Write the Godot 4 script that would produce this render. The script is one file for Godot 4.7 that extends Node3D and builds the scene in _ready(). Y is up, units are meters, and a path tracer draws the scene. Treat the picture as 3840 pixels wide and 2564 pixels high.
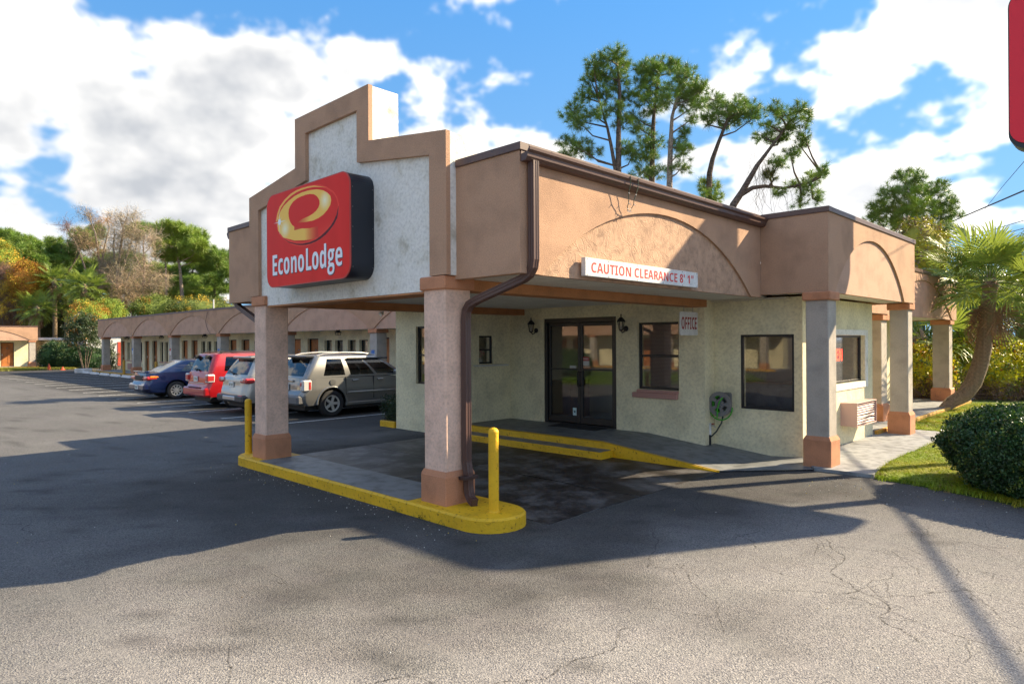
extends Node3D

# ------------------------------------------------------------------ mesh builder
class MB:
	var v := PackedVector3Array()
	var n := PackedVector3Array()
	var uv := PackedVector2Array()
	var col := PackedColorArray()
	var xf := Transform3D()
	var tint := Color(1, 1, 1)
	var use_col := false

	func vert(a: Vector3, nn: Vector3, t := Vector2.ZERO) -> void:
		v.append(xf * a)
		n.append((xf.basis * nn).normalized())
		uv.append(t)
		if use_col:
			col.append(tint)

	# counter-clockwise seen from outside
	func tri(a: Vector3, b: Vector3, c: Vector3) -> void:
		var nn := (b - a).cross(c - a)
		if nn.length_squared() < 1e-16:
			return
		nn = nn.normalized()
		vert(a, nn); vert(c, nn); vert(b, nn)

	func quad(a: Vector3, b: Vector3, c: Vector3, d: Vector3) -> void:
		tri(a, b, c); tri(a, c, d)

	func quad_uv(a: Vector3, b: Vector3, c: Vector3, d: Vector3, t0 := Vector2(0, 1), t1 := Vector2(1, 1), t2 := Vector2(1, 0), t3 := Vector2(0, 0)) -> void:
		var nn := (b - a).cross(c - a).normalized()
		vert(a, nn, t0); vert(c, nn, t2); vert(b, nn, t1)
		vert(a, nn, t0); vert(d, nn, t3); vert(c, nn, t2)

	func smooth_tri(a: Vector3, b: Vector3, c: Vector3, na: Vector3, nb: Vector3, nc: Vector3) -> void:
		vert(a, na); vert(c, nc); vert(b, nb)

	func outward(pts: Array, center: Vector3) -> void:
		var mid := Vector3.ZERO
		for p in pts:
			mid += p
		mid /= pts.size()
		var nn: Vector3 = (pts[1] - pts[0]).cross(pts[2] - pts[0])
		if nn.dot(mid - center) < 0:
			pts.reverse()
		for i in range(1, pts.size() - 1):
			tri(pts[0], pts[i], pts[i + 1])

	func box(lo: Vector3, hi: Vector3, bev := 0.0) -> void:
		var c := (lo + hi) / 2.0
		var h := (hi - lo).abs() / 2.0
		if bev <= 0.0:
			for ax in 3:
				for s in [-1.0, 1.0]:
					var o := Vector3.ZERO
					o[ax] = s * h[ax]
					var u := Vector3.ZERO
					var w := Vector3.ZERO
					u[(ax + 1) % 3] = h[(ax + 1) % 3]
					w[(ax + 2) % 3] = h[(ax + 2) % 3]
					if s > 0:
						quad(c + o - u - w, c + o + u - w, c + o + u + w, c + o - u + w)
					else:
						quad(c + o - u - w, c + o - u + w, c + o + u + w, c + o + u - w)
			return
		var b: float = min(bev, min(h.x, min(h.y, h.z)) * 0.95)
		var P := func(s: Vector3, ax: int) -> Vector3:
			var r := Vector3(s.x * (h.x - b), s.y * (h.y - b), s.z * (h.z - b))
			r[ax] = s[ax] * h[ax]
			return c + r
		for ax in 3:
			var u := (ax + 1) % 3
			var w := (ax + 2) % 3
			for s in [-1.0, 1.0]:
				var q := []
				for k in [[-1, -1], [1, -1], [1, 1], [-1, 1]]:
					var sv := Vector3.ZERO
					sv[ax] = s
					sv[u] = k[0]
					sv[w] = k[1]
					q.append(P.call(sv, ax))
				outward(q, c)
			for su in [-1.0, 1.0]:
				for sw in [-1.0, 1.0]:
					var a := Vector3.ZERO
					a[ax] = -1
					a[u] = su
					a[w] = sw
					var e := a
					e[ax] = 1
					outward([P.call(a, u), P.call(e, u), P.call(e, w), P.call(a, w)], c)
		for sx in [-1.0, 1.0]:
			for sy in [-1.0, 1.0]:
				for sz in [-1.0, 1.0]:
					var s := Vector3(sx, sy, sz)
					outward([P.call(s, 0), P.call(s, 1), P.call(s, 2)], c)

	# frustum-like box: lower rectangle lo..hi at y0, upper at y1
	func taper(x0: float, x1: float, z0: float, z1: float, y0: float, X0: float, X1: float, Z0: float, Z1: float, y1: float) -> void:
		var b := [Vector3(x0, y0, z0), Vector3(x1, y0, z0), Vector3(x1, y0, z1), Vector3(x0, y0, z1)]
		var t := [Vector3(X0, y1, Z0), Vector3(X1, y1, Z0), Vector3(X1, y1, Z1), Vector3(X0, y1, Z1)]
		var c := Vector3((x0 + x1) / 2, (y0 + y1) / 2, (z0 + z1) / 2)
		outward(b.duplicate(), c)
		outward(t.duplicate(), c)
		for i in 4:
			outward([b[i], b[(i + 1) % 4], t[(i + 1) % 4], t[i]], c)

	func tube(pts: Array, rad, sides := 8, caps := true, squash := Vector2(1, 1), up_hint := Vector3.UP) -> void:
		var cnt := pts.size()
		var t0: Vector3 = (pts[1] - pts[0]).normalized()
		var side := up_hint.cross(t0)
		if side.length() < 0.05:
			side = Vector3.RIGHT.cross(t0)
		side = side.normalized()
		var prev_ring := []
		var prev_n := []
		for i in cnt:
			var t: Vector3
			if i == 0:
				t = t0
			elif i == cnt - 1:
				t = (pts[i] - pts[i - 1]).normalized()
			else:
				t = ((pts[i] - pts[i - 1]).normalized() + (pts[i + 1] - pts[i]).normalized()).normalized()
			side = (side - t * side.dot(t)).normalized()
			var up := t.cross(side)
			var r: float = rad[i] if rad is Array else rad
			var ring := []
			var rn := []
			for k in sides:
				var a := TAU * k / sides
				var d: Vector3 = side * cos(a) * squash.x + up * sin(a) * squash.y
				ring.append(pts[i] + d * r)
				rn.append((side * cos(a) / squash.x + up * sin(a) / squash.y).normalized())
			if i > 0:
				for k in sides:
					var k2 := (k + 1) % sides
					smooth_tri(prev_ring[k], prev_ring[k2], ring[k2], prev_n[k], prev_n[k2], rn[k2])
					smooth_tri(prev_ring[k], ring[k2], ring[k], prev_n[k], rn[k2], rn[k])
			if caps and (i == 0 or i == cnt - 1):
				for k in sides:
					var k2 := (k + 1) % sides
					if i == 0:
						tri(pts[0], ring[k2], ring[k])
					else:
						tri(pts[i], ring[k], ring[k2])
			prev_ring = ring
			prev_n = rn

	# profile of (radius, height) about the y axis
	func lathe(prof: Array, sides := 16) -> void:
		for i in prof.size() - 1:
			var a: Vector2 = prof[i]
			var b: Vector2 = prof[i + 1]
			var d := b - a
			if d.length() < 1e-6:
				continue
			var nn := Vector2(d.y, -d.x).normalized()
			for k in sides:
				var a0 := TAU * k / sides
				var a1 := TAU * (k + 1) / sides
				var c0 := Vector3(cos(a0), 0, sin(a0))
				var c1 := Vector3(cos(a1), 0, sin(a1))
				var p00 := c0 * a.x + Vector3.UP * a.y
				var p01 := c1 * a.x + Vector3.UP * a.y
				var p10 := c0 * b.x + Vector3.UP * b.y
				var p11 := c1 * b.x + Vector3.UP * b.y
				var n0 := c0 * nn.x + Vector3.UP * nn.y
				var n1 := c1 * nn.x + Vector3.UP * nn.y
				if a.x > 1e-6:
					smooth_tri(p00, p11, p01, n0, n1, n1)
				if b.x > 1e-6:
					smooth_tri(p00, p10, p11, n0, n0, n1)

	# polygon in the local xy plane, extruded from z0 to z1
	func prism(poly: PackedVector2Array, z0: float, z1: float, sides := true, back := true) -> void:
		var pl := poly
		if Geometry2D.is_polygon_clockwise(pl):
			pl = pl.duplicate()
			pl.reverse()
		var idx := Geometry2D.triangulate_polygon(pl)
		for i in range(0, idx.size(), 3):
			var a := pl[idx[i]]
			var b := pl[idx[i + 1]]
			var c := pl[idx[i + 2]]
			if (b - a).cross(c - a) < 0:
				var t := b
				b = c
				c = t
			tri(Vector3(a.x, a.y, z1), Vector3(b.x, b.y, z1), Vector3(c.x, c.y, z1))
			if back:
				tri(Vector3(a.x, a.y, z0), Vector3(c.x, c.y, z0), Vector3(b.x, b.y, z0))
		if sides:
			for i in pl.size():
				var a := pl[i]
				var b := pl[(i + 1) % pl.size()]
				quad(Vector3(a.x, a.y, z0), Vector3(b.x, b.y, z0), Vector3(b.x, b.y, z1), Vector3(a.x, a.y, z1))

	# wall in local xy (z = 0 is the outer face, thickness goes to -t) with rectangular openings [x0, x1, y0, y1]
	func wall(x0: float, x1: float, y0: float, y1: float, t: float, holes: Array) -> void:
		var xs := [x0, x1]
		var ys := [y0, y1]
		for h in holes:
			xs.append(h[0]); xs.append(h[1]); ys.append(h[2]); ys.append(h[3])
		xs.sort()
		ys.sort()
		for i in xs.size() - 1:
			for j in ys.size() - 1:
				if xs[i + 1] - xs[i] < 1e-4 or ys[j + 1] - ys[j] < 1e-4:
					continue
				var cx: float = (xs[i] + xs[i + 1]) / 2
				var cy: float = (ys[j] + ys[j + 1]) / 2
				var open := false
				for h in holes:
					if cx > h[0] and cx < h[1] and cy > h[2] and cy < h[3]:
						open = true
				if open:
					continue
				var a := Vector3(xs[i], ys[j], 0)
				var b := Vector3(xs[i + 1], ys[j], 0)
				var c := Vector3(xs[i + 1], ys[j + 1], 0)
				var d := Vector3(xs[i], ys[j + 1], 0)
				var o := Vector3(0, 0, -t)
				quad(a, b, c, d)
				quad(b + o, a + o, d + o, c + o)
		var rects := [[x0, x1, y0, y1, 1]]
		for h in holes:
			rects.append([h[0], h[1], h[2], h[3], -1])
		for r in rects:
			var p := [Vector3(r[0], r[2], 0), Vector3(r[1], r[2], 0), Vector3(r[1], r[3], 0), Vector3(r[0], r[3], 0)]
			for i in 4:
				var a: Vector3 = p[i]
				var b: Vector3 = p[(i + 1) % 4]
				var o := Vector3(0, 0, -t)
				if r[4] > 0:
					quad(a + o, b + o, b, a)
				else:
					quad(b + o, a + o, a, b)

	func mesh(m: Material) -> ArrayMesh:
		var am := ArrayMesh.new()
		var arr := []
		arr.resize(Mesh.ARRAY_MAX)
		arr[Mesh.ARRAY_VERTEX] = v
		arr[Mesh.ARRAY_NORMAL] = n
		arr[Mesh.ARRAY_TEX_UV] = uv
		if use_col:
			arr[Mesh.ARRAY_COLOR] = col
		am.add_surface_from_arrays(Mesh.PRIMITIVE_TRIANGLES, arr)
		am.surface_set_material(0, m)
		return am

# ------------------------------------------------------------------ scene helpers
var M := {}
var rng := RandomNumberGenerator.new()
var used := {}
const CAM := Vector3(-4.829, 2.0, 5.761)
const FOCAL := 2497.0
const ROLL := 0.0055
const CX := 1920.0
const CY := 1281.0
var RIGHT := Vector3(0.698, 0, 0.716).normalized()
var FWD := Vector3(0.716, 0, -0.698).normalized()

func numbered(nm: String) -> String:
	var k: int = used.get(nm, 0)
	used[nm] = k + 1
	return nm if k == 0 else "%s_%03d" % [nm, k]

func tag(o: Node, label := "", category := "", group := "", kind := "") -> Node:
	if label:
		o.set_meta("label", label)
	if category:
		o.set_meta("category", category)
	if group:
		o.set_meta("group", group)
	if kind:
		o.set_meta("kind", kind)
	return o

func thing(nm: String, label: String, category: String, at := Vector3.ZERO, turn := 0.0, group := "") -> Node3D:
	var o := Node3D.new()
	o.name = numbered(nm)
	add_child(o)
	o.position = at
	o.rotation.y = turn
	tag(o, label, category, group)
	return o

func part(parent: Node, nm: String, mb: MB, mat: Material) -> MeshInstance3D:
	return part_mesh(parent, nm, mb.mesh(mat))

func part_mesh(parent: Node, nm: String, mesh: Mesh, xf := Transform3D()) -> MeshInstance3D:
	var o := MeshInstance3D.new()
	o.mesh = mesh
	o.name = nm
	if parent == self:
		o.name = numbered(nm)
	parent.add_child(o, true)
	o.transform = xf
	return o

func struct(nm: String, mb: MB, mat: Material) -> MeshInstance3D:
	var o := part(self, nm, mb, mat)
	o.set_meta("kind", "structure")
	return o

func boxpart(parent: Node, nm: String, lo: Vector3, hi: Vector3, mat: Material, bev := 0.0) -> MeshInstance3D:
	var b := MB.new()
	b.box(lo, hi, bev)
	return part(parent, nm, b, mat)

func stuff_copies(parent: Node, nm: String, mesh: Mesh, xfs: Array, cols := []) -> MultiMeshInstance3D:
	var mm := MultiMesh.new()
	mm.transform_format = MultiMesh.TRANSFORM_3D
	mm.use_colors = cols.size() > 0
	mm.mesh = mesh
	mm.instance_count = xfs.size()
	for i in xfs.size():
		mm.set_instance_transform(i, xfs[i])
		if cols.size() > 0:
			mm.set_instance_color(i, cols[i])
	var o := MultiMeshInstance3D.new()
	o.multimesh = mm
	o.name = nm
	if parent == self:
		o.name = numbered(nm)
	parent.add_child(o, true)
	o.set_meta("kind", "stuff")
	return o

# the direction in which the photograph shows a point (full-size pixels of the photograph)
func dir_of(px: float, py: float) -> Vector3:
	var dx := px - CX
	var dy := py - CY
	var x := cos(ROLL) * dx - sin(ROLL) * dy
	var y := sin(ROLL) * dx + cos(ROLL) * dy
	return RIGHT * (x / FOCAL) - Vector3.UP * (y / FOCAL) + FWD

# a place at a known distance ahead, read off the photograph
func spot(px: float, py: float, depth: float) -> Vector3:
	return CAM + dir_of(px, py) * depth

func lin(r: float, g: float, b: float) -> Color:
	return Color(r, g, b).linear_to_srgb()

func noise(seed_: int, freq: float, type := FastNoiseLite.TYPE_SIMPLEX_SMOOTH, octaves := 4, gain := 0.5) -> FastNoiseLite:
	var f := FastNoiseLite.new()
	f.seed = seed_
	f.frequency = freq
	f.noise_type = type
	f.fractal_octaves = octaves
	f.fractal_gain = gain
	f.fractal_type = FastNoiseLite.FRACTAL_FBM if octaves > 1 else FastNoiseLite.FRACTAL_NONE
	return f

func ntex(f: FastNoiseLite, size: int, stops := [], cols := []) -> NoiseTexture2D:
	var t := NoiseTexture2D.new()
	t.width = size
	t.height = size
	t.seamless = true
	t.seamless_blend_skirt = 0.15
	t.noise = f
	if stops.size() > 0:
		var g := Gradient.new()
		g.offsets = PackedFloat32Array(stops)
		var pc := PackedColorArray()
		for c in cols:
			pc.append(c if c is Color else Color(c, c, c))
		g.colors = pc
		t.color_ramp = g
	return t

func mat(color: Color, rough := 0.8, metal := 0.0, spec := 0.5) -> StandardMaterial3D:
	var m := StandardMaterial3D.new()
	m.albedo_color = color
	m.roughness = rough
	m.metallic = metal
	m.metallic_specular = spec
	return m

# procedural surface: fine colour grain + relief (triplanar), and a coarse multiply layer
func surf(color: Color, rough: float, grain: Texture2D, relief: Texture2D, relief_cm: float, tile: float, coarse: Texture2D = null, coarse_tile := 4.0) -> StandardMaterial3D:
	var m := mat(color, rough)
	m.uv1_triplanar = true
	m.uv1_world_triplanar = true
	m.uv1_scale = Vector3.ONE / tile
	if grain:
		m.albedo_texture = grain
	if relief:
		m.heightmap_enabled = true
		m.heightmap_texture = relief
		m.heightmap_scale = relief_cm
	if coarse:
		m.detail_enabled = true
		m.detail_albedo = coarse
		m.detail_blend_mode = BaseMaterial3D.BLEND_MODE_MUL
		m.detail_uv_layer = BaseMaterial3D.DETAIL_UV_2
		m.uv2_triplanar = true
		m.uv2_world_triplanar = true
		m.uv2_scale = Vector3.ONE / coarse_tile
	return m

func _ready() -> void:
	rng.seed = 20231
	setup_camera_and_light()
	make_materials()
	build_ground()
	build_canopy()
	build_office()
	build_wall_sign()
	build_small_signs()
	build_fittings()
	build_motel_wings()
	build_cars()
	build_lot_things()
	build_pole_sign()
	build_plants()

func setup_camera_and_light() -> void:
	var cam := Camera3D.new()
	cam.name = "camera"
	add_child(cam)
	var r := (RIGHT * cos(ROLL) - Vector3.UP * sin(ROLL)).normalized()
	var u := (Vector3.UP * cos(ROLL) + RIGHT * sin(ROLL)).normalized()
	cam.transform = Transform3D(Basis(r, u, -FWD), CAM)
	cam.fov = rad_to_deg(2.0 * atan(1282.0 / FOCAL))
	cam.near = 0.1
	cam.far = 1200.0
	cam.current = true

	var sun := DirectionalLight3D.new()
	sun.name = "sun"
	add_child(sun)
	var l := Vector3(-1.32, -1.0, -0.71).normalized()
	sun.look_at_from_position(-l * 50.0, Vector3.ZERO, Vector3.UP)
	sun.light_energy = 0.84
	sun.light_color = Color(1.0, 0.915, 0.77)
	sun.light_angular_distance = 0.5
	sun.shadow_enabled = true

	var we := WorldEnvironment.new()
	we.name = "world_environment"
	var env := Environment.new()
	env.background_mode = Environment.BG_SKY
	env.tonemap_mode = Environment.TONE_MAPPER_LINEAR
	env.tonemap_exposure = 4.8
	env.sdfgi_enabled = true
	env.ssao_enabled = true
	env.ssil_enabled = true
	var sky := Sky.new()
	var sm := PanoramaSkyMaterial.new()
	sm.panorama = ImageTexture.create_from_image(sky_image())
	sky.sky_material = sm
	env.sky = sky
	we.environment = env
	add_child(we)

# air and fair-weather clouds; the banks are laid where the photograph shows them, the same cloudiness goes on all round
func sky_image() -> Image:
	var w := 2048
	var h := 1024
	var im := Image.create(w, h, false, Image.FORMAT_RGBF)
	im.fill(Color(0.14, 0.135, 0.125))
	var f := noise(71, 1.0, FastNoiseLite.TYPE_SIMPLEX_SMOOTH, 7, 0.57)
	var banks := [
		# px, py (full-size photograph), radius in px, weight
		[250, 330, 620, 0.55], [700, 560, 420, 0.5], [1250, 260, 260, 0.42], [1650, 330, 300, 0.5], [2020, 400, 240, 0.4], [1920, 40, 210, 0.5],
		[3300, 250, 480, 0.55], [3650, 150, 380, 0.4], [3400, 620, 360, 0.45], [2900, 620, 330, 0.32], [2750, 260, 170, 0.3], [300, 760, 420, 0.3], [60, 60, 160, 0.15],
		[1150, 60, 330, -0.75], [1500, 130, 280, -0.6], [2350, 130, 340, -0.65], [2900, 60, 240, -0.45], [2950, 430, 210, -0.5], [2550, 330, 200, -0.4], [600, 60, 200, -0.3], [250, 600, 260, -0.75], [420, 90, 200, -0.45], [3560, 455, 150, -0.5], [3250, 440, 150, -0.4], [3300, 800, 160, 0.1], [2000, 230, 160, -0.35], [60, 860, 250, -0.1]]
	var bd := []
	for b in banks:
		bd.append([dir_of(b[0], b[1]).normalized(), pow(b[2] / FOCAL, 2), b[3]])
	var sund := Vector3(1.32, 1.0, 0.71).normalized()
	for y in h / 2:
		var el := (0.5 - (y + 0.5) / h) * PI
		var sy := sin(el)
		var cy := cos(el)
		for x in w:
			# direction of this texel of the panorama
			var az := ((x + 0.5) / w) * TAU
			var d := Vector3(sin(az) * cy, sy, -cos(az) * cy)
			var bias := 0.0
			for b in bd:
				var dd: float = 2.0 * (1.0 - d.dot(b[0])) / b[1]
				if dd < 4.0:
					bias += b[2] * exp(-dd * 1.1)
			var inv := 1.0 / (sy + 0.34)
			var p := Vector2(d.x, d.z) * inv * 2.3
			var q := Vector2(d.x * 2.6, d.z * 2.6)
			var n0 := f.get_noise_3d(q.x, sy * 3.6, q.y) * 0.6 + f.get_noise_2d(p.x * 1.6 + 9.0, p.y * 1.6) * 0.45
			var den := n0 * 1.7 + bias * 0.66 + 0.0
			var t := clampf((den + 0.02) / 0.32, 0.0, 1.0)
			t = t * t * (3.0 - 2.0 * t)
			var hz := pow(1.0 - sy, 2.2)
			var blue := Color(0.008, 0.061, 0.168).lerp(Color(0.08, 0.145, 0.21), hz)
			# thicker cloud away from the sun is greyer
			var s2 := f.get_noise_3d(q.x + sund.x * 0.22, (sy + sund.y * 0.07) * 3.6, q.y + sund.z * 0.22) * 0.6
			var thick := clampf((den - 0.30) * 0.85 + s2 * 1.5, 0.0, 1.0)
			var white := Color(0.272, 0.266, 0.256).lerp(Color(0.128, 0.134, 0.144), thick)
			# air and cloud are brighter on the sun's side
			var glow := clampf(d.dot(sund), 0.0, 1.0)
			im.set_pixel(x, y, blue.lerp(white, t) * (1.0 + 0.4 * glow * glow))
	return im

func swirl_image() -> Image:
	# trowel strokes: bundles of short arcs
	var im := Image.create(512, 512, false, Image.FORMAT_RGB8)
	im.fill(Color(0.62, 0.62, 0.62))
	var r := RandomNumberGenerator.new()
	r.seed = 5
	for k in 620:
		var c := Vector2(r.randf() * 512, r.randf() * 512)
		var rad := r.randf_range(22, 60)
		var a0 := r.randf() * TAU
		var span := r.randf_range(0.7, 1.9)
		var lines := r.randi_range(3, 7)
		for l in lines:
			var g := r.randf_range(0.25, 1.0)
			var rr := rad + l * r.randf_range(2.0, 3.4)
			var steps := int(rr * span)
			for i in steps:
				var a := a0 + span * i / steps
				var p := c + Vector2(cos(a), sin(a)) * rr
				var x := posmod(int(p.x), 512)
				var y := posmod(int(p.y), 512)
				im.set_pixel(x, y, Color(g, g, g))
				im.set_pixel((x + 1) % 512, y, Color(g, g, g))
	return im

func crack_image() -> Image:
	# 16 m tile: cracks in old asphalt, dark with alpha where they run
	var s := 2048
	var im := Image.create(s, s, false, Image.FORMAT_RGBA8)
	im.fill(Color(0.13, 0.125, 0.12, 0.0))
	var r := RandomNumberGenerator.new()
	r.seed = 11
	var ppm := s / 16.0
	# start points in metres inside the tile (x, z), heading, length
	var runs := []
	for k in 90:
		runs.append([Vector2(r.randf_range(0.2, 6.5), r.randf_range(1.6, 6.8)), r.randfn() * 0.35 + (-0.85 if r.randf() < 0.75 else 0.75), r.randf_range(0.25, 1.3), 1])
	for k in 60:
		runs.append([Vector2(r.randf_range(0.0, 16.0), r.randf_range(0.0, 16.0)), r.randfn() * 0.4 - 0.8, r.randf_range(0.2, 1.2), 0])
	# the long broken joint near the camera
	runs.append([Vector2(0.2, 4.6), -0.75, 2.6, 2])
	runs.append([Vector2(13.3, 2.4), 0.35, 2.2, 2])
	runs.append([Vector2(11.0, 10.0), 1.2, 4.0, 2])
	while runs.size() > 0:
		var a: Array = runs.pop_back()
		var p: Vector2 = a[0]
		var hd: float = a[1]
		var left: float = a[2]
		var kind: int = a[3]
		while left > 0.0:
			hd = lerpf(hd, a[1], 0.12) + r.randf_range(-0.22, 0.22) + (r.randf_range(-0.9, 0.9) if r.randf() < 0.12 else 0.0)
			var stepl := r.randf_range(0.012, 0.03)
			var q := p + Vector2(cos(hd), sin(hd)) * stepl
			var wide := 1
			if r.randf() < (0.4 if kind == 2 else 0.05):
				wide = 2
			var n := int(stepl * ppm) + 1
			var al := r.randf_range(0.35, 0.9)
			for i in n:
				var t: Vector2 = p.lerp(q, float(i) / n) * ppm
				for ox in wide:
					for oy in wide:
						im.set_pixel(posmod(int(t.x) + ox, s), posmod(int(t.y) + oy, s), Color(0.13, 0.125, 0.12, al))
			p = q
			left -= stepl
			if r.randf() < 0.012 and left > 0.3:
				runs.append([p, hd + r.randf_range(0.7, 1.4) * (1 if r.randf() < 0.5 else -1), left * 0.5, min(kind, 1)])
	return im

func make_materials() -> void:
	# shared textures
	var fine := ntex(noise(1, 0.09, FastNoiseLite.TYPE_SIMPLEX_SMOOTH, 4, 0.6), 512)
	var fine_grain := ntex(noise(2, 0.06, FastNoiseLite.TYPE_SIMPLEX_SMOOTH, 5, 0.65), 512, [0.0, 0.35, 0.65, 1.0], [0.86, 0.95, 1.0, 1.0])
	var kn := noise(3, 0.02, FastNoiseLite.TYPE_SIMPLEX_SMOOTH, 2, 0.35)
	kn.domain_warp_enabled = true
	kn.domain_warp_amplitude = 45.0
	kn.domain_warp_frequency = 0.012
	var knock := ntex(kn, 512, [0.0, 0.42, 0.5, 0.56, 0.64, 1.0], [0.1, 0.25, 0.75, 0.8, 0.95, 1.0])
	var mottle := ntex(noise(4, 0.008, FastNoiseLite.TYPE_SIMPLEX_SMOOTH, 5, 0.55), 512, [0.0, 0.35, 0.65, 1.0], [0.88, 0.95, 1.0, 1.0])
	var stain_f := noise(6, 0.01, FastNoiseLite.TYPE_SIMPLEX_SMOOTH, 5, 0.6)
	var stains := ntex(stain_f, 512, [0.0, 0.2, 0.34, 0.6, 1.0], [Color(0.80, 0.79, 0.75), Color(0.9, 0.89, 0.86), Color(0.97, 0.97, 0.96), Color(1, 1, 1), Color(1, 1, 1)])
	var swirl := ImageTexture.create_from_image(swirl_image())
	var swirl_grain := ntex(noise(8, 0.02, FastNoiseLite.TYPE_SIMPLEX_SMOOTH, 4, 0.6), 512, [0.0, 0.5, 1.0], [0.8, 0.95, 1.0])

	M.tan = surf(lin(0.52, 0.315, 0.20), 0.92, fine_grain, fine, 0.45, 0.7, mottle, 3.1)
	M.tan_front = M.tan
	M.swirl = surf(lin(0.57, 0.36, 0.235), 0.9, swirl_grain, swirl, 0.9, 1.6, mottle, 2.1)
	M.arch_pink = surf(lin(0.57, 0.36, 0.255), 0.92, fine_grain, fine, 0.4, 0.8, mottle, 3.0)
	M.column = surf(lin(0.80, 0.55, 0.42), 0.9, fine_grain, knock, 0.2, 1.6, mottle, 1.7)
	M.base = surf(lin(0.58, 0.26, 0.135), 0.85, fine_grain, fine, 0.4, 0.6, mottle, 1.6)
	M.beam = surf(lin(0.50, 0.21, 0.075), 0.7, fine_grain, fine, 0.15, 0.9, mottle, 2.0)
	M.cream = surf(lin(0.84, 0.77, 0.52), 0.9, fine_grain, knock, 0.35, 2.4, mottle, 3.3)
	M.white_stucco = surf(lin(0.82, 0.80, 0.74), 0.9, fine_grain, knock, 0.35, 2.0, stains, 2.6)
	M.grey_col = surf(lin(0.48, 0.43, 0.37), 0.9, fine_grain, fine, 0.4, 0.7, mottle, 1.9)
	M.sill_pink = surf(lin(0.50, 0.27, 0.225), 0.85, fine_grain, fine, 0.2, 0.7)
	M.brown = mat(lin(0.095, 0.05, 0.04), 0.42)
	M.brown_dark = mat(lin(0.055, 0.03, 0.026), 0.4)
	M.cap_brown = surf(lin(0.13, 0.075, 0.06), 0.45, fine_grain, null, 0, 1.3, mottle, 2.0)
	M.soffit = surf(lin(0.78, 0.76, 0.68), 0.6, fine_grain, null, 0, 1.0, mottle, 1.9)
	M.soffit_dark = mat(lin(0.16, 0.15, 0.12), 0.8)
	M.roof = surf(lin(0.18, 0.17, 0.16), 0.95, fine_grain, fine, 0.5, 1.0)

	var ylw := ntex(noise(21, 0.03, FastNoiseLite.TYPE_SIMPLEX_SMOOTH, 5, 0.65), 512, [0.0, 0.17, 0.215, 0.42, 1.0], [Color(0.32, 0.31, 0.3), Color(0.6, 0.55, 0.42), Color(0.94, 0.92, 0.86), Color(1, 1, 1), Color(1, 1, 1)])
	M.yellow = surf(lin(0.80, 0.46, 0.008), 0.6, ylw, fine, 0.5, 1.3, mottle, 2.6)
	M.yellow_old = surf(lin(0.55, 0.31, 0.05), 0.7, ylw, fine, 0.3, 0.9)
	var conc := ntex(noise(22, 0.015, FastNoiseLite.TYPE_SIMPLEX_SMOOTH, 6, 0.6), 512, [0.0, 0.4, 0.6, 1.0], [0.72, 0.9, 1.0, 1.0])
	M.grey_paint = surf(lin(0.20, 0.21, 0.215), 0.55, conc, fine, 0.15, 2.2, mottle, 4.2)
	M.walk = surf(lin(0.29, 0.30, 0.31), 0.75, conc, fine, 0.25, 2.0, mottle, 5.0)
	var oil := ntex(noise(23, 0.006, FastNoiseLite.TYPE_SIMPLEX_SMOOTH, 6, 0.62), 1024, [0.0, 0.3, 0.47, 0.6, 0.75, 1.0], [Color(0.3, 0.27, 0.27), Color(0.42, 0.39, 0.39), Color(0.6, 0.57, 0.57), Color(0.8, 0.8, 0.8), Color(0.95, 0.95, 0.95), Color(1, 1, 1)])
	M.drive = surf(lin(0.135, 0.13, 0.13), 0.5, conc, fine, 0.3, 1.7, oil, 5.3)

	# asphalt: aggregate speckle, relief, and cracks
	var ag := noise(31, 0.16, FastNoiseLite.TYPE_CELLULAR, 1)
	ag.cellular_return_type = FastNoiseLite.RETURN_CELL_VALUE
	var agg := ntex(ag, 1024, [0.0, 0.25, 0.55, 0.8, 0.93, 1.0], [Color(0.6, 0.6, 0.62), Color(0.77, 0.77, 0.77), Color(0.86, 0.855, 0.85), Color(0.93, 0.92, 0.90), Color(1, 0.99, 0.97), Color(1, 1, 1)])
	var ar := noise(32, 0.11, FastNoiseLite.TYPE_CELLULAR, 3, 0.5)
	var arel := ntex(ar, 1024)
	var a := mat(Color(1, 1, 1), 0.93, 0.0, 0.4)
	a.vertex_color_use_as_albedo = true
	a.uv1_triplanar = true
	a.uv1_world_triplanar = true
	a.uv1_scale = Vector3.ONE / 1.45
	a.albedo_texture = agg
	a.heightmap_enabled = true
	a.heightmap_texture = arel
	a.heightmap_scale = 0.8
	a.detail_enabled = true
	a.detail_albedo = ImageTexture.create_from_image(crack_image())
	a.detail_blend_mode = BaseMaterial3D.BLEND_MODE_MIX
	a.detail_uv_layer = BaseMaterial3D.DETAIL_UV_2
	a.uv2_triplanar = true
	a.uv2_world_triplanar = true
	a.uv2_scale = Vector3.ONE / 16.0
	M.asphalt = a
	var wl := ntex(noise(33, 0.05, FastNoiseLite.TYPE_SIMPLEX_SMOOTH, 5, 0.7), 512, [0.0, 0.36, 0.44, 1.0], [Color(0.2, 0.2, 0.2), Color(0.45, 0.45, 0.45), Color(0.95, 0.95, 0.95), Color(1, 1, 1)])
	M.line = surf(lin(0.62, 0.62, 0.60), 0.8, wl, fine, 0.3, 1.1)
	M.soil = surf(lin(0.10, 0.075, 0.045), 1.0, fine_grain, fine, 2.0, 1.0, mottle, 3.0)
	M.lawn = surf(lin(0.10, 0.15, 0.02), 1.0, fine_grain, fine, 2.0, 0.8, mottle, 2.4)

	# glass and metal
	var g := mat(Color(0.02, 0.025, 0.03, 0.06), 0.02)
	g.transparency = BaseMaterial3D.TRANSPARENCY_ALPHA
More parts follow.
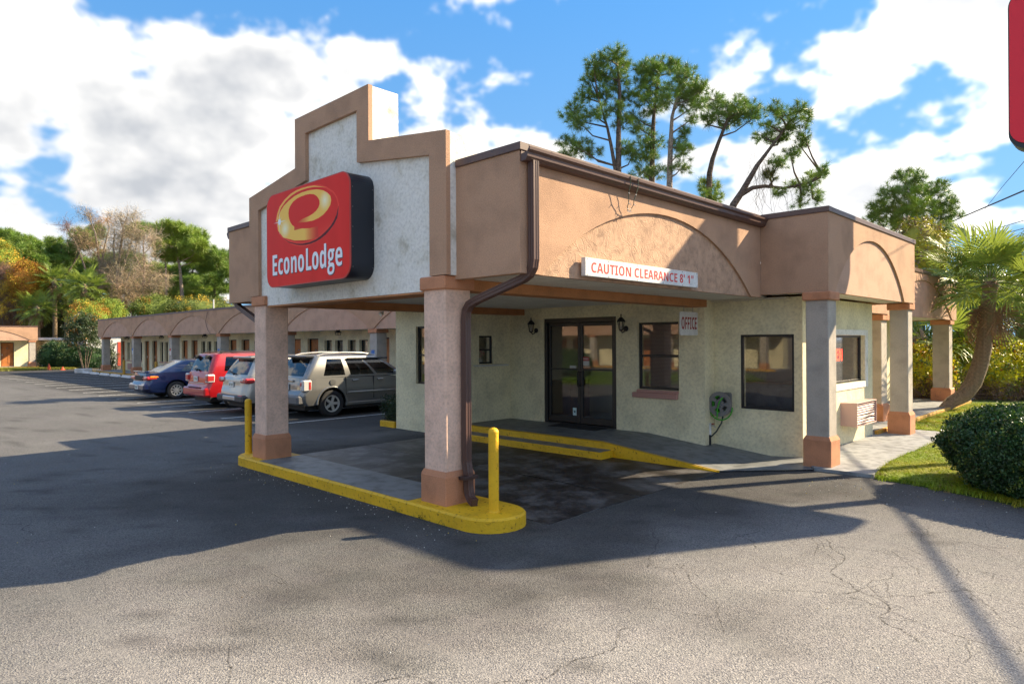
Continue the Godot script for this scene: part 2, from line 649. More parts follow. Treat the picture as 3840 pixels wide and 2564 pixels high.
	g.metallic_specular = 0.75
	M.glass = g
	var gt := mat(Color(0.012, 0.013, 0.016, 0.80), 0.02)
	gt.transparency = BaseMaterial3D.TRANSPARENCY_ALPHA
	gt.metallic_specular = 0.6
	M.glass_tint = gt
	var gc := mat(Color(0.5, 0.6, 0.6, 0.2), 0.02)
	gc.transparency = BaseMaterial3D.TRANSPARENCY_ALPHA
	M.glass_car = gc
	M.black_metal = mat(lin(0.012, 0.012, 0.014), 0.38)
	M.black = mat(lin(0.02, 0.02, 0.021), 0.6)
	M.rubber = mat(lin(0.022, 0.022, 0.023), 0.85)
	M.alu = mat(lin(0.55, 0.55, 0.56), 0.35, 0.9)
	M.alu_worn = mat(lin(0.52, 0.5, 0.46), 0.45, 0.7)
	M.white_paint = surf(lin(0.74, 0.74, 0.72), 0.6, fine_grain, null, 0, 1.0, mottle, 1.4)
	M.red_text = mat(lin(0.62, 0.04, 0.03), 0.5)
	M.red_dark = mat(lin(0.30, 0.02, 0.015), 0.5)
	M.screw = mat(lin(0.3, 0.3, 0.3), 0.4, 0.8)
	var wood := ntex(noise(41, 0.01, FastNoiseLite.TYPE_SIMPLEX_SMOOTH, 5, 0.6), 256, [0.0, 0.5, 1.0], [0.75, 0.92, 1.0])
	M.door_orange = surf(lin(0.52, 0.185, 0.045), 0.55, wood, null, 0, 1.5)
	M.door_edge = mat(lin(0.035, 0.02, 0.015), 0.6)
	M.interior = surf(lin(0.62, 0.57, 0.45), 0.9, fine_grain, null, 0, 1.0)
	M.interior_floor = mat(lin(0.3, 0.28, 0.25), 0.5)
	M.counter = surf(lin(0.16, 0.065, 0.03), 0.4, wood, null, 0, 0.8)
	M.counter_side = surf(lin(0.20, 0.16, 0.14), 0.6, wood, null, 0, 0.8)
	M.blind = mat(lin(0.34, 0.25, 0.22), 0.6)
	M.mat_rubber = mat(lin(0.015, 0.015, 0.016), 0.95)
	M.grille = mat(lin(0.55, 0.36, 0.31), 0.55)
	M.grille_far = mat(lin(0.34, 0.19, 0.165), 0.7)

# ---------------------------------------------------------------- ground
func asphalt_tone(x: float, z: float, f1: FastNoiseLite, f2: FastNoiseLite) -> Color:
	# old grey asphalt, toned darker in the lane along the canopy; outlines broken by noise
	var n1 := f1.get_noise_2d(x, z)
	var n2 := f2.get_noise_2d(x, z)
	# lighter, tan patch around the near lane, greyer and darker elsewhere
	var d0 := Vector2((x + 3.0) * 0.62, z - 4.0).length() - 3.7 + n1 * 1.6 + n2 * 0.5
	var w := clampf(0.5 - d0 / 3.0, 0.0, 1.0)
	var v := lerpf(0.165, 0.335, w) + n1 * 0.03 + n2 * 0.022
	# darker tone around the drive-through and along the stalls
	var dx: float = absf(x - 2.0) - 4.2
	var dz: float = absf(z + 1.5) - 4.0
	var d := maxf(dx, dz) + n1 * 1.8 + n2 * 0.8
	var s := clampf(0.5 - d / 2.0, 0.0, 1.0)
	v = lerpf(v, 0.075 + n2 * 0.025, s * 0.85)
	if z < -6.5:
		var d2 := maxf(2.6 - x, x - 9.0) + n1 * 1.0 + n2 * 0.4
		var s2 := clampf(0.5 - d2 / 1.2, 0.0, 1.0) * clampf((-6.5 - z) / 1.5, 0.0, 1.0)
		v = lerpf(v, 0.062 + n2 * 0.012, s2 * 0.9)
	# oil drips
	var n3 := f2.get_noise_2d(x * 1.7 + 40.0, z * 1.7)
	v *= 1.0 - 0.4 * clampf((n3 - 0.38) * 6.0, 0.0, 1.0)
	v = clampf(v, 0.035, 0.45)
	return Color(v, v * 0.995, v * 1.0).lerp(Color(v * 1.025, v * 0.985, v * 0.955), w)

func build_ground() -> void:
	var f1 := noise(51, 0.22, FastNoiseLite.TYPE_SIMPLEX_SMOOTH, 4, 0.55)
	var f2 := noise(52, 0.9, FastNoiseLite.TYPE_SIMPLEX_SMOOTH, 3, 0.6)
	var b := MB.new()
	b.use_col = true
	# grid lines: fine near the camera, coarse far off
	var xs := []
	var zs := []
	var x := -14.0
	while x < 14.01:
		xs.append(x)
		x += 0.2
	var z := -26.0
	while z < 9.01:
		zs.append(z)
		z += 0.2 if z > -8.0 else 0.6
	for k in [-400.0, -200.0, -100.0, -60.0, -40.0, -30.0, -24.0, -19.0, -16.0]:
		xs.append(k)
	for k in [16.0, 19.0, 24.0, 30.0, 40.0, 60.0, 100.0, 200.0, 400.0]:
		xs.append(k)
	for k in [-400.0, -250.0, -160.0, -110.0, -85.0, -70.0, -60.0, -52.0, -46.0, -42.0, -38.0, -34.0, -31.0, -28.5]:
		zs.append(k)
	for k in [11.0, 14.0, 20.0, 30.0, 60.0, 120.0, 300.0]:
		zs.append(k)
	xs.sort()
	zs.sort()
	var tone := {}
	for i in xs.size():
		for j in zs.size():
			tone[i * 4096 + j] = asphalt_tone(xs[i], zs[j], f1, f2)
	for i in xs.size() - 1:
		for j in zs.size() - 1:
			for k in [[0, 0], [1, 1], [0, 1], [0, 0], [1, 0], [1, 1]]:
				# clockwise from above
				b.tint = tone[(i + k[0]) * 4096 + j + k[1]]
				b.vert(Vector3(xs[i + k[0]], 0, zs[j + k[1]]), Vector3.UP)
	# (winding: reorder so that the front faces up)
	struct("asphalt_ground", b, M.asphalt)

	# concrete drive-through slab under the canopy, in four pieces with open joints
	var slab := Node3D.new()
	slab.name = numbered("driveway")
	add_child(slab)
	tag(slab, "", "", "", "structure")
	for r in [[0.66, 2.42, -5.3, -2.2], [2.44, 4.22, -5.3, -2.2], [0.66, 2.42, -2.18, 0.95], [2.44, 4.56, -2.18, 0.95]]:
		var p := MB.new()
		p.box(Vector3(r[0], -0.05, r[2]), Vector3(r[1], 0.006, r[3]))
		part(slab, "concrete_slab", p, M.drive)

	# parking lines
	var lines := Node3D.new()
	lines.name = numbered("parking_markings")
	add_child(lines)
	tag(lines, "", "", "", "structure")
	for k in 17:
		var lz := -9.87 - 2.31 * k
		boxpart(lines, "parking_line", Vector3(2.45, -0.02, lz - 0.05), Vector3(7.4, 0.005, lz + 0.05), M.line)

	# office walkway: platform, step and ramp as one concrete body, kerb faces yellow
	var wk := Node3D.new()
	wk.name = numbered("office_walkway")
	add_child(wk)
	tag(wk, "", "", "", "structure")
	var top := MB.new()
	# profile heights along z
	var P := [[-4.95, 0.25], [-1.25, 0.25], [-0.2, 0.14], [0.95, 0.02]]
	for i in P.size() - 1:
		var z0: float = P[i][0]
		var z1: float = P[i + 1][0]
		var y0: float = P[i][1]
		var y1: float = P[i + 1][1]
		var xf0 := 4.62
		var xb := 6.47
		top.quad(Vector3(xf0, y0, z0), Vector3(xf0, y1, z1), Vector3(xb, y1, z1), Vector3(xb, y0, z0))
	# landing by the corner, running out to the side walk
	top.quad(Vector3(4.62, 0.02, 0.95), Vector3(5.7, 0.02, 1.95), Vector3(6.47, 0.06, 1.6), Vector3(6.47, 0.02, 0.95))
	part(wk, "walkway_top", top, M.grey_paint)
	var kerb := MB.new()
	for i in P.size() - 1:
		var z0: float = P[i][0]
		var z1: float = P[i + 1][0]
		var y0: float = P[i][1]
		var y1: float = P[i + 1][1]
		var o := Vector3(4.60, 0, 0)
		kerb.quad(Vector3(4.598, -0.03, z0), Vector3(4.598, -0.03, z1), Vector3(4.598, y1 - 0.012, z1), Vector3(4.598, y0 - 0.012, z0))
		kerb.quad(Vector3(4.598, y0 - 0.012, z0), Vector3(4.598, y1 - 0.012, z1), Vector3(4.65, y1 + 0.003, z1), Vector3(4.65, y0 + 0.003, z0))
	part(wk, "yellow_kerb", kerb, M.yellow)
	var st := MB.new()
	st.box(Vector3(4.24, -0.02, -4.95), Vector3(4.6, 0.122, -1.0), 0.012)
	part(wk, "step", st, M.yellow)
	boxpart(wk, "step_tread", Vector3(4.275, 0.05, -4.94), Vector3(4.597, 0.126, -1.06), M.grey_paint)

	# concrete side walk round the corner of the office
	var sw := MB.new()
	sw.xf = Transform3D(Basis(Vector3.RIGHT, Vector3(0, 0, 1), Vector3(0, -1, 0)), Vector3.ZERO)
	var sp := Node3D.new()
	sp.name = numbered("side_walk")
	add_child(sp)
	tag(sp, "", "", "", "structure")
	var polys := [
		[[5.7, 1.95], [5.72, 2.78], [6.4, 2.68], [7.1, 2.62], [8.6, 2.64], [8.6, 1.45], [6.47, 1.45]],
		[[8.615, 2.64], [10.0, 2.66], [11.65, 2.7], [11.65, 1.1], [11.2, 0.0], [8.615, 0.0]],
		[[12.6, 1.35], [16.4, 1.3], [16.4, -0.4], [11.3, -0.4], [12.6, 0.4]],
		[[16.42, 1.3], [22.0, 1.3], [22.0, -0.4], [16.42, -0.4]]]
	for q in polys:
		var pv := PackedVector2Array()
		for a in q:
			pv.append(Vector2(a[0], -a[1]))
		var sb := MB.new()
		# local xy -> world x, -z
		sb.xf = Transform3D(Basis(Vector3(1, 0, 0), Vector3(0, 0, -1), Vector3(0, 1, 0)), Vector3.ZERO)
		sb.prism(pv, -0.05, 0.05)
		part(sp, "walk_slab", sb, M.walk)

	# lawns: soil sheets; the grass itself is set later
	var lw := [
		["lawn", [[5.66, 2.8], [6.4, 2.68], [7.1, 2.62], [11.68, 2.68], [11.68, 1.1], [12.6, 1.36], [24.0, 1.35], [24.0, 9.0], [3.2, 9.0], [4.6, 5.4], [5.2, 4.3], [5.55, 3.4]]],
		["far_lawn", [[-30.0, -56.5], [8.0, -56.5], [14.0, -52.5], [60.0, -52.5], [60.0, -300.0], [-300.0, -300.0], [-300.0, -56.5]]],
		["opposite_lawn", [[-9.0, -11.0], [-7.0, -13.6], [-7.4, -22.0], [-16.0, -30.0], [-21.0, -30.0], [-21.0, -12.0], [-14.0, -8.0]]]]
	for l in lw:
		var pv := PackedVector2Array()
		for a in l[1]:
			pv.append(Vector2(a[0], -a[1]))
		var sb := MB.new()
		sb.xf = Transform3D(Basis(Vector3(1, 0, 0), Vector3(0, 0, -1), Vector3(0, 1, 0)), Vector3.ZERO)
		sb.prism(pv, -0.05, 0.012)
		struct(l[0], sb, M.lawn if l[0] != "far_lawn" else M.soil)

func face_nx(x: float) -> Transform3D:
	return Transform3D(Basis(Vector3(0, 0, 1), Vector3.UP, Vector3(-1, 0, 0)), Vector3(x, 0, 0))

func face_px(x: float) -> Transform3D:
	return Transform3D(Basis(Vector3(0, 0, -1), Vector3.UP, Vector3(1, 0, 0)), Vector3(x, 0, 0))

func face_pz(z: float) -> Transform3D:
	return Transform3D(Basis(), Vector3(0, 0, z))

func face_nz(z: float) -> Transform3D:
	return Transform3D(Basis(Vector3(-1, 0, 0), Vector3.UP, Vector3(0, 0, -1)), Vector3(0, 0, z))

func poly(a: Array) -> PackedVector2Array:
	var p := PackedVector2Array()
	for q in a:
		p.append(Vector2(q[0], q[1]))
	return p

# flat-shaded sweep of a closed profile (counter-clockwise in (side, up)) along points
func sweep(b: MB, prof: Array, pts: Array, hint: Vector3, caps := true) -> void:
	var prev := []
	for i in pts.size():
		var t: Vector3
		if i == 0:
			t = (pts[1] - pts[0]).normalized()
		elif i == pts.size() - 1:
			t = (pts[i] - pts[i - 1]).normalized()
		else:
			t = ((pts[i] - pts[i - 1]).normalized() + (pts[i + 1] - pts[i]).normalized()).normalized()
		var side := hint
		side = (side - t * side.dot(t)).normalized()
		var up := t.cross(side)
		var ring := []
		for p in prof:
			ring.append(pts[i] + side * p[0] + up * p[1])
		var m := ring.size()
		if i > 0:
			for k in m:
				var k2 := (k + 1) % m
				b.quad(prev[k], prev[k2], ring[k2], ring[k])
		if caps and i == 0:
			for k in range(1, m - 1):
				b.tri(ring[0], ring[k + 1], ring[k])
		if caps and i == pts.size() - 1:
			for k in range(1, m - 1):
				b.tri(ring[0], ring[k], ring[k + 1])
		prev = ring

# fascia panel with a segmental arch sunk into it; local (u, y), proud by t
func arch_fascia(parent: Node, xf: Transform3D, u0: float, u1: float, y0: float, y1: float, arches: Array, mat_f: Material, mat_t: Material, relief := 0.035, back := 0.12) -> void:
	var b := MB.new()
	b.xf = xf
	var pl := PackedVector2Array()
	pl.append(Vector2(u0, y1))
	pl.append(Vector2(u0, y0))
	var spans := []
	for a in arches:
		var c: float = a[0]
		var hw: float = a[1]
		var rise: float = a[2]
		var r := (hw * hw + rise * rise) / (2.0 * rise)
		var cy := y0 + rise - r
		var a0 := asin(hw / r)
		if rise > hw:
			a0 = PI - a0
		var pts := []
		for i in 25:
			var t := lerpf(-a0, a0, i / 24.0)
			var p := Vector2(c + r * sin(t), cy + r * cos(t))
			p.y = maxf(p.y, y0)
			pts.append(p)
			pl.append(p)
		spans.append(pts)
	pl.append(Vector2(u1, y0))
	pl.append(Vector2(u1, y1))
	b.prism(pl, -relief, 0.0)
	# body behind
	b.box(Vector3(u0 + 0.002, y0 + 0.004, -back), Vector3(u1 - 0.002, y1 - 0.002, -relief - 0.02))
	part(parent, "fascia", b, mat_f)
	for s in spans:
		var tb := MB.new()
		tb.xf = xf
		tb.prism(PackedVector2Array(s), -relief - 0.018, -relief + 0.001, false)
		part(parent, "arch_panel", tb, mat_t)

func column(parent: Node, x: float, z: float, y0: float, y_cap0: float, y_cap1: float, w_base: float, w_shaft: float, h_base: float, m_shaft: Material, label := "") -> Node3D:
	# x, z: the corner towards -x, +z of the base
	var c := Node3D.new()
	c.name = "column"
	parent.add_child(c, true)
	if label:
		c.set_meta("label", label)
	var i := (w_base - w_shaft) / 2.0
	var b := MB.new()
	b.box(Vector3(x, y0 - 0.04, z - w_base), Vector3(x + w_base, y0 + h_base, z), 0.012)
	b.taper(x + 0.006, x + w_base - 0.006, z - w_base + 0.006, z - 0.006, y0 + h_base - 0.002, x + i - 0.004, x + w_base - i + 0.004, z - w_base + i - 0.004, z - i + 0.004, y0 + h_base + 0.05)
	part(c, "base", b, M.base)
	var s := MB.new()
	s.box(Vector3(x + i, y0 + h_base * 0.5, z - w_base + i), Vector3(x + w_base - i, y_cap0 + 0.02, z - i), 0.014)
	part(c, "shaft", s, m_shaft)
	var k := MB.new()
	k.box(Vector3(x - 0.004, y_cap0, z - w_base - 0.004), Vector3(x + w_base + 0.004, y_cap1, z + 0.004), 0.014)
	part(c, "cap", k, M.base)
	return c

func soffit(parent: Node, x0: float, x1: float, z0: float, z1: float, y: float, w := 0.3) -> void:
	# panels laid side by side along x, each with raised ribs running along z
	var x := x0
	while x < x1 - 0.02:
		var e := minf(x + w, x1)
		var b := MB.new()
		b.box(Vector3(x + 0.004, y + 0.012, z0), Vector3(e - 0.004, y + 0.03, z1))
		var k := x + 0.012
		while k + 0.06 < e:
			b.box(Vector3(k, y, z0 + 0.003), Vector3(k + 0.07, y + 0.0125, z1 - 0.003))
			k += 0.098
		part(parent, "soffit_panel", b, M.soffit)
		x = e

func downspout_profile(w: float, d: float) -> Array:
	# rectangular pipe with shallow flutes on the faces
	var p := []
	var h := d / 2.0
	var k := 0.006
	for f in [[-w, -h, w, -h, 0, 1], [w, -h, w, h, -1, 0], [w, h, -w, h, 0, -1], [-w, h, -w, -h, 1, 0]]:
		var a := Vector2(f[0], f[1])
		var e := Vector2(f[2], f[3])
		var n := Vector2(f[4], f[5])
		for t in [0.0, 0.12, 0.2, 0.4, 0.48, 0.52, 0.6, 0.8, 0.88]:
			var q := a.lerp(e, t)
			if t == 0.2 or t == 0.48 or t == 0.8:
				pass
			if (t > 0.15 and t < 0.45) or (t > 0.5 and t < 0.85):
				q += n * k
			p.append([q.x, q.y])
	return p

func build_canopy() -> void:
	var c := thing("entrance_canopy", "tan stucco drive-through canopy with stepped parapet over the yellow kerb", "canopy")
	# --- parapet: white body, tan raised border
	var body := MB.new()
	body.xf = face_nx(0.055)
	body.prism(poly([[0.03, 2.762], [0.03, 4.375], [-1.5, 4.58], [-1.5, 5.305], [-3.42, 5.305], [-3.42, 4.58], [-4.97, 4.375], [-4.97, 2.762], [-4.47, 2.762], [-4.47, 2.60], [-0.47, 2.60], [-0.47, 2.762]]), -0.415, 0.0)
	part(c, "parapet_wall", body, M.white_stucco)
	var border := MB.new()
	border.xf = face_nx(0.0)
	border.prism(poly([[0.034, 2.764], [0.034, 4.385], [-1.496, 4.59], [-1.496, 5.315], [-3.424, 5.315], [-3.424, 4.59], [-4.974, 4.385], [-4.974, 2.764], [-4.65, 2.764], [-4.65, 4.14], [-3.115, 4.36], [-3.115, 5.045], [-1.77, 5.045], [-1.77, 4.36], [-0.267, 4.16], [-0.267, 2.764]]), -0.062, 0.0)
	part(c, "parapet_border", border, M.tan_front)
	# underside of the white wall
	boxpart(c, "front_beam", Vector3(0.058, 2.575, -4.44), Vector3(0.44, 2.598, -0.44), M.beam)
	# --- flank fascias facing the lane
	for s in [[-0.001, 1.03], [-6.13, -4.97]]:
		var f := MB.new()
		f.xf = face_nx(0.15)
		f.prism(poly([[s[0], 2.715], [s[1], 2.715], [s[1], 4.0], [s[0], 4.0]]), -0.12, 0.0)
		part(c, "fascia", f, M.tan_front)
	# --- side fascias: the right one with the trowelled arch
	arch_fascia(c, face_pz(1.03), 0.272, 5.92, 2.715, 4.0, [[3.02, 2.54, 0.965]], M.tan, M.swirl)
	arch_fascia(c, face_nz(-6.13), -4.4, -0.272, 2.715, 4.0, [[-2.9, 1.4, 0.9]], M.tan, M.arch_pink)
	# corner piece between front and right fascia
	boxpart(c, "corner_post", Vector3(0.1505, 2.7155, 0.93), Vector3(0.271, 3.999, 1.0295), M.tan)
	# --- roof deck and metal edge
	boxpart(c, "roof_deck", Vector3(0.3, 3.93, -6.0), Vector3(6.2, 3.97, 0.9), M.roof)
	var e := MB.new()
	e.box(Vector3(0.13, 3.98, 0.036), Vector3(0.27, 4.065, 1.055), 0.006)
	part(c, "metal_edge", e, M.cap_brown)
	e = MB.new()
	e.box(Vector3(0.13, 3.98, -6.155), Vector3(0.27, 4.065, -4.976), 0.006)
	part(c, "metal_edge", e, M.cap_brown)
	e = MB.new()
	e.box(Vector3(0.2705, 3.982, 0.90), Vector3(5.9, 4.067, 1.052), 0.006)
	part(c, "metal_edge", e, M.cap_brown)
	e = MB.new()
	e.box(Vector3(0.2705, 3.982, -6.152), Vector3(4.0, 4.067, -6.0), 0.006)
	part(c, "metal_edge", e, M.cap_brown)
	# --- gutter on the right fascia
	var g := MB.new()
	g.xf = face_nx(0.0)
	for q in [[[1.032, 3.995], [1.032, 3.865], [1.105, 3.868], [1.132, 3.905], [1.137, 3.945], [1.165, 3.968], [1.168, 3.995], [1.152, 3.999], [1.15, 3.985], [1.128, 3.955], [1.045, 3.94], [1.045, 3.995]]]:
		g.prism(poly(q), -5.96, -0.16)
	var gut := part(c, "gutter", g, M.brown)
	var gl := MB.new()
	gl.xf = face_nx(0.0)
	gl.prism(poly([[-6.132, 3.995], [-6.25, 3.985], [-6.25, 3.95], [-6.2, 3.87], [-6.132, 3.87]]), -4.4, -0.16)
	part(c, "gutter", gl, M.brown)
	for k in 7:
		boxpart(gut, "gutter_strap", Vector3(0.5 + k * 0.83, 3.996, 1.035), Vector3(0.525 + k * 0.83, 4.004, 1.166), M.brown_dark)
	# --- downspout: drops by the corner, doubles back under the soffit, runs down the column
	var prof := downspout_profile(0.042, 0.082)
	var d := MB.new()
	var dx := 0.29
	var path := [Vector3(dx, 3.88, 1.095), Vector3(dx, 2.86, 1.095), Vector3(dx, 2.78, 1.08), Vector3(dx, 2.71, 1.03), Vector3(dx, 2.67, 0.95)]
	path += [Vector3(dx, 2.48, 0.23), Vector3(dx, 2.43, 0.10), Vector3(dx, 2.36, 0.045), Vector3(dx, 2.26, 0.03), Vector3(dx, 0.62, 0.03), Vector3(dx, 0.50, 0.055), Vector3(dx, 0.34, 0.06), Vector3(dx, 0.26, 0.075), Vector3(dx - 0.02, 0.21, 0.13), Vector3(dx - 0.05, 0.19, 0.22)]
	sweep(d, prof, path, Vector3.RIGHT)
	var ds := part(c, "downspout", d, M.brown)
	boxpart(ds, "pipe_strap", Vector3(dx - 0.11, 0.43, 0.008), Vector3(dx + 0.11, 0.47, 0.112), M.brown_dark, 0.006)
	d = MB.new()
	sweep(d, prof, [Vector3(dx, 3.88, -6.195), Vector3(dx, 2.84, -6.195), Vector3(dx, 2.74, -6.16), Vector3(dx, 2.66, -6.06), Vector3(dx, 2.33, -5.15), Vector3(dx, 2.27, -5.02), Vector3(dx, 2.16, -4.975), Vector3(dx, 0.5, -4.97), Vector3(dx, 0.16, -4.97)], Vector3.RIGHT)
	part(c, "downspout", d, M.brown)
	# --- soffit and beams
	soffit(c, 0.472, 6.09, -6.005, 0.905, 2.732)
	soffit(c, 6.092, 6.455, -0.075, 0.905, 2.733)
	soffit(c, 0.285, 0.4715, 0.07, 0.905, 2.7325)
	soffit(c, 0.285, 0.4715, -6.005, -4.98, 2.7325)
	boxpart(c, "beam", Vector3(0.463, 2.602, -0.33), Vector3(6.098, 2.731, -0.03), M.beam, 0.004)
	boxpart(c, "beam", Vector3(0.463, 2.602, -4.80), Vector3(6.098, 2.731, -4.49), M.beam, 0.004)
	# --- the two columns on the kerb
	column(c, 0.0, 0.0, 0.15, 2.603, 2.757, 0.455, 0.392, 0.33, M.column, "pink stucco column with the brown downspout on it")
	column(c, 0.0, -4.45, 0.15, 2.603, 2.757, 0.455, 0.392, 0.33, M.column, "pink stucco column at the far end of the kerb")

	# --- kerb island
	var k := thing("kerb_island", "long yellow painted kerb island with rounded ends under the canopy columns", "kerb")
	var outline := PackedVector2Array()
	var x0 := -0.15
	var x1 := 0.64
	var r := 0.395
	for i in 13:
		var a := -PI * i / 12.0
		outline.append(Vector2(lerpf(x0, x1, 0.5) - r * cos(a), -(0.86 - r) + r * sin(a)))
	for i in 13:
		var a := PI - PI * i / 12.0
		outline.append(Vector2(lerpf(x0, x1, 0.5) - r * cos(a), 5.42 - r + r * sin(a)))
	var kb := MB.new()
	kb.xf = Transform3D(Basis(Vector3(1, 0, 0), Vector3(0, 0, -1), Vector3(0, 1, 0)), Vector3.ZERO)
	kb.prism(outline, -0.04, 0.128)
	# rounded shoulder
	var inner := PackedVector2Array()
	var mid := Vector2(0.245, 2.28)
	for p in outline:
		var q := p
		q.x = mid.x + (p.x - mid.x) * 0.945
		q.y = mid.y + (p.y - mid.y) * 0.9935
		inner.append(q)
	for i in outline.size():
		var j := (i + 1) % outline.size()
		var a := outline[i]
		var b := outline[j]
		var pa := inner[i]
		var pb := inner[j]
		kb.outward([Vector3(a.x, a.y, 0.127), Vector3(b.x, b.y, 0.127), Vector3(pb.x, pb.y, 0.15), Vector3(pa.x, pa.y, 0.15)], Vector3(mid.x, mid.y, -1.0))
	kb.prism(inner, 0.12, 0.15)
	part(k, "kerb", kb, M.yellow)
	boxpart(k, "grey_top", Vector3(-0.11, 0.14, -4.42), Vector3(0.62, 0.1535, -0.56), M.grey_paint)
	for b in [[1852.0, 1918.0, "yellow steel bollard on the near end of the kerb beside the downspout"], [931.0, 1698.0, "yellow steel bollard behind the far canopy column"]]:
		var dd := dir_of(b[0], b[1])
		var p: Vector3 = CAM + dd * ((0.15 - CAM.y) / dd.y)
		bollard(p, 0.057, 0.88, b[2], "bollards on the kerb island", M.yellow)

func bollard(p: Vector3, r: float, h: float, label: String, group: String, m: Material) -> void:
	var t := thing("bollard", label, "bollard", p, 0.0, group)
	var b := MB.new()
	b.lathe([Vector2(r * 1.12, -0.02), Vector2(r * 1.12, 0.006), Vector2(r, 0.018), Vector2(r, h - 0.02), Vector2(r * 1.03, h - 0.018), Vector2(r * 0.99, h + 0.002), Vector2(r * 0.8, h + 0.022), Vector2(r * 0.4, h + 0.036), Vector2(0.0, h + 0.04)], 20)
	part(t, "post", b, m)

# glazed unit in local wall coordinates: frame bars and panes
func window_unit(parent: Node, xf: Transform3D, x0: float, x1: float, y0: float, y1: float, mframe: Material, mpane: Material, bar := 0.045, depth := 0.05, set_back := 0.06, rail := true) -> Node3D:
	var w := Node3D.new()
	w.name = "window"
	parent.add_child(w, true)
	var f := MB.new()
	f.xf = xf
	var z1 := -set_back
	var z0 := -set_back - depth
	f.box(Vector3(x0, y0, z0), Vector3(x1, y0 + bar, z1), 0.004)
	f.box(Vector3(x0, y1 - bar, z0), Vector3(x1, y1, z1), 0.004)
	f.box(Vector3(x0, y0 + bar, z0), Vector3(x0 + bar, y1 - bar, z1), 0.004)
	f.box(Vector3(x1 - bar, y0 + bar, z0), Vector3(x1, y1 - bar, z1), 0.004)
	var ym := (y0 + y1) / 2.0
	if rail:
		f.box(Vector3(x0 + bar, ym - bar * 0.5, z0), Vector3(x1 - bar, ym + bar * 0.5, z1 - 0.008), 0.004)
	part(w, "frame", f, mframe)
	var rows := [[y0 + bar, ym - bar * 0.5], [ym + bar * 0.5, y1 - bar]] if rail else [[y0 + bar, y1 - bar]]
	for r in rows:
		var p := MB.new()
		p.xf = xf
		var zz := z0 + depth * 0.45
		p.quad(Vector3(x0 + bar, r[0], zz), Vector3(x1 - bar, r[0], zz), Vector3(x1 - bar, r[1], zz), Vector3(x0 + bar, r[1], zz))
		part(w, "pane", p, mpane)
		if mpane == M.glass:
			p = MB.new()
			p.xf = xf
			zz -= 0.014
			p.quad(Vector3(x0 + bar, r[0], zz), Vector3(x1 - bar, r[0], zz), Vector3(x1 - bar, r[1], zz), Vector3(x0 + bar, r[1], zz))
			part(w, "inner_pane", p, mpane)
	return w

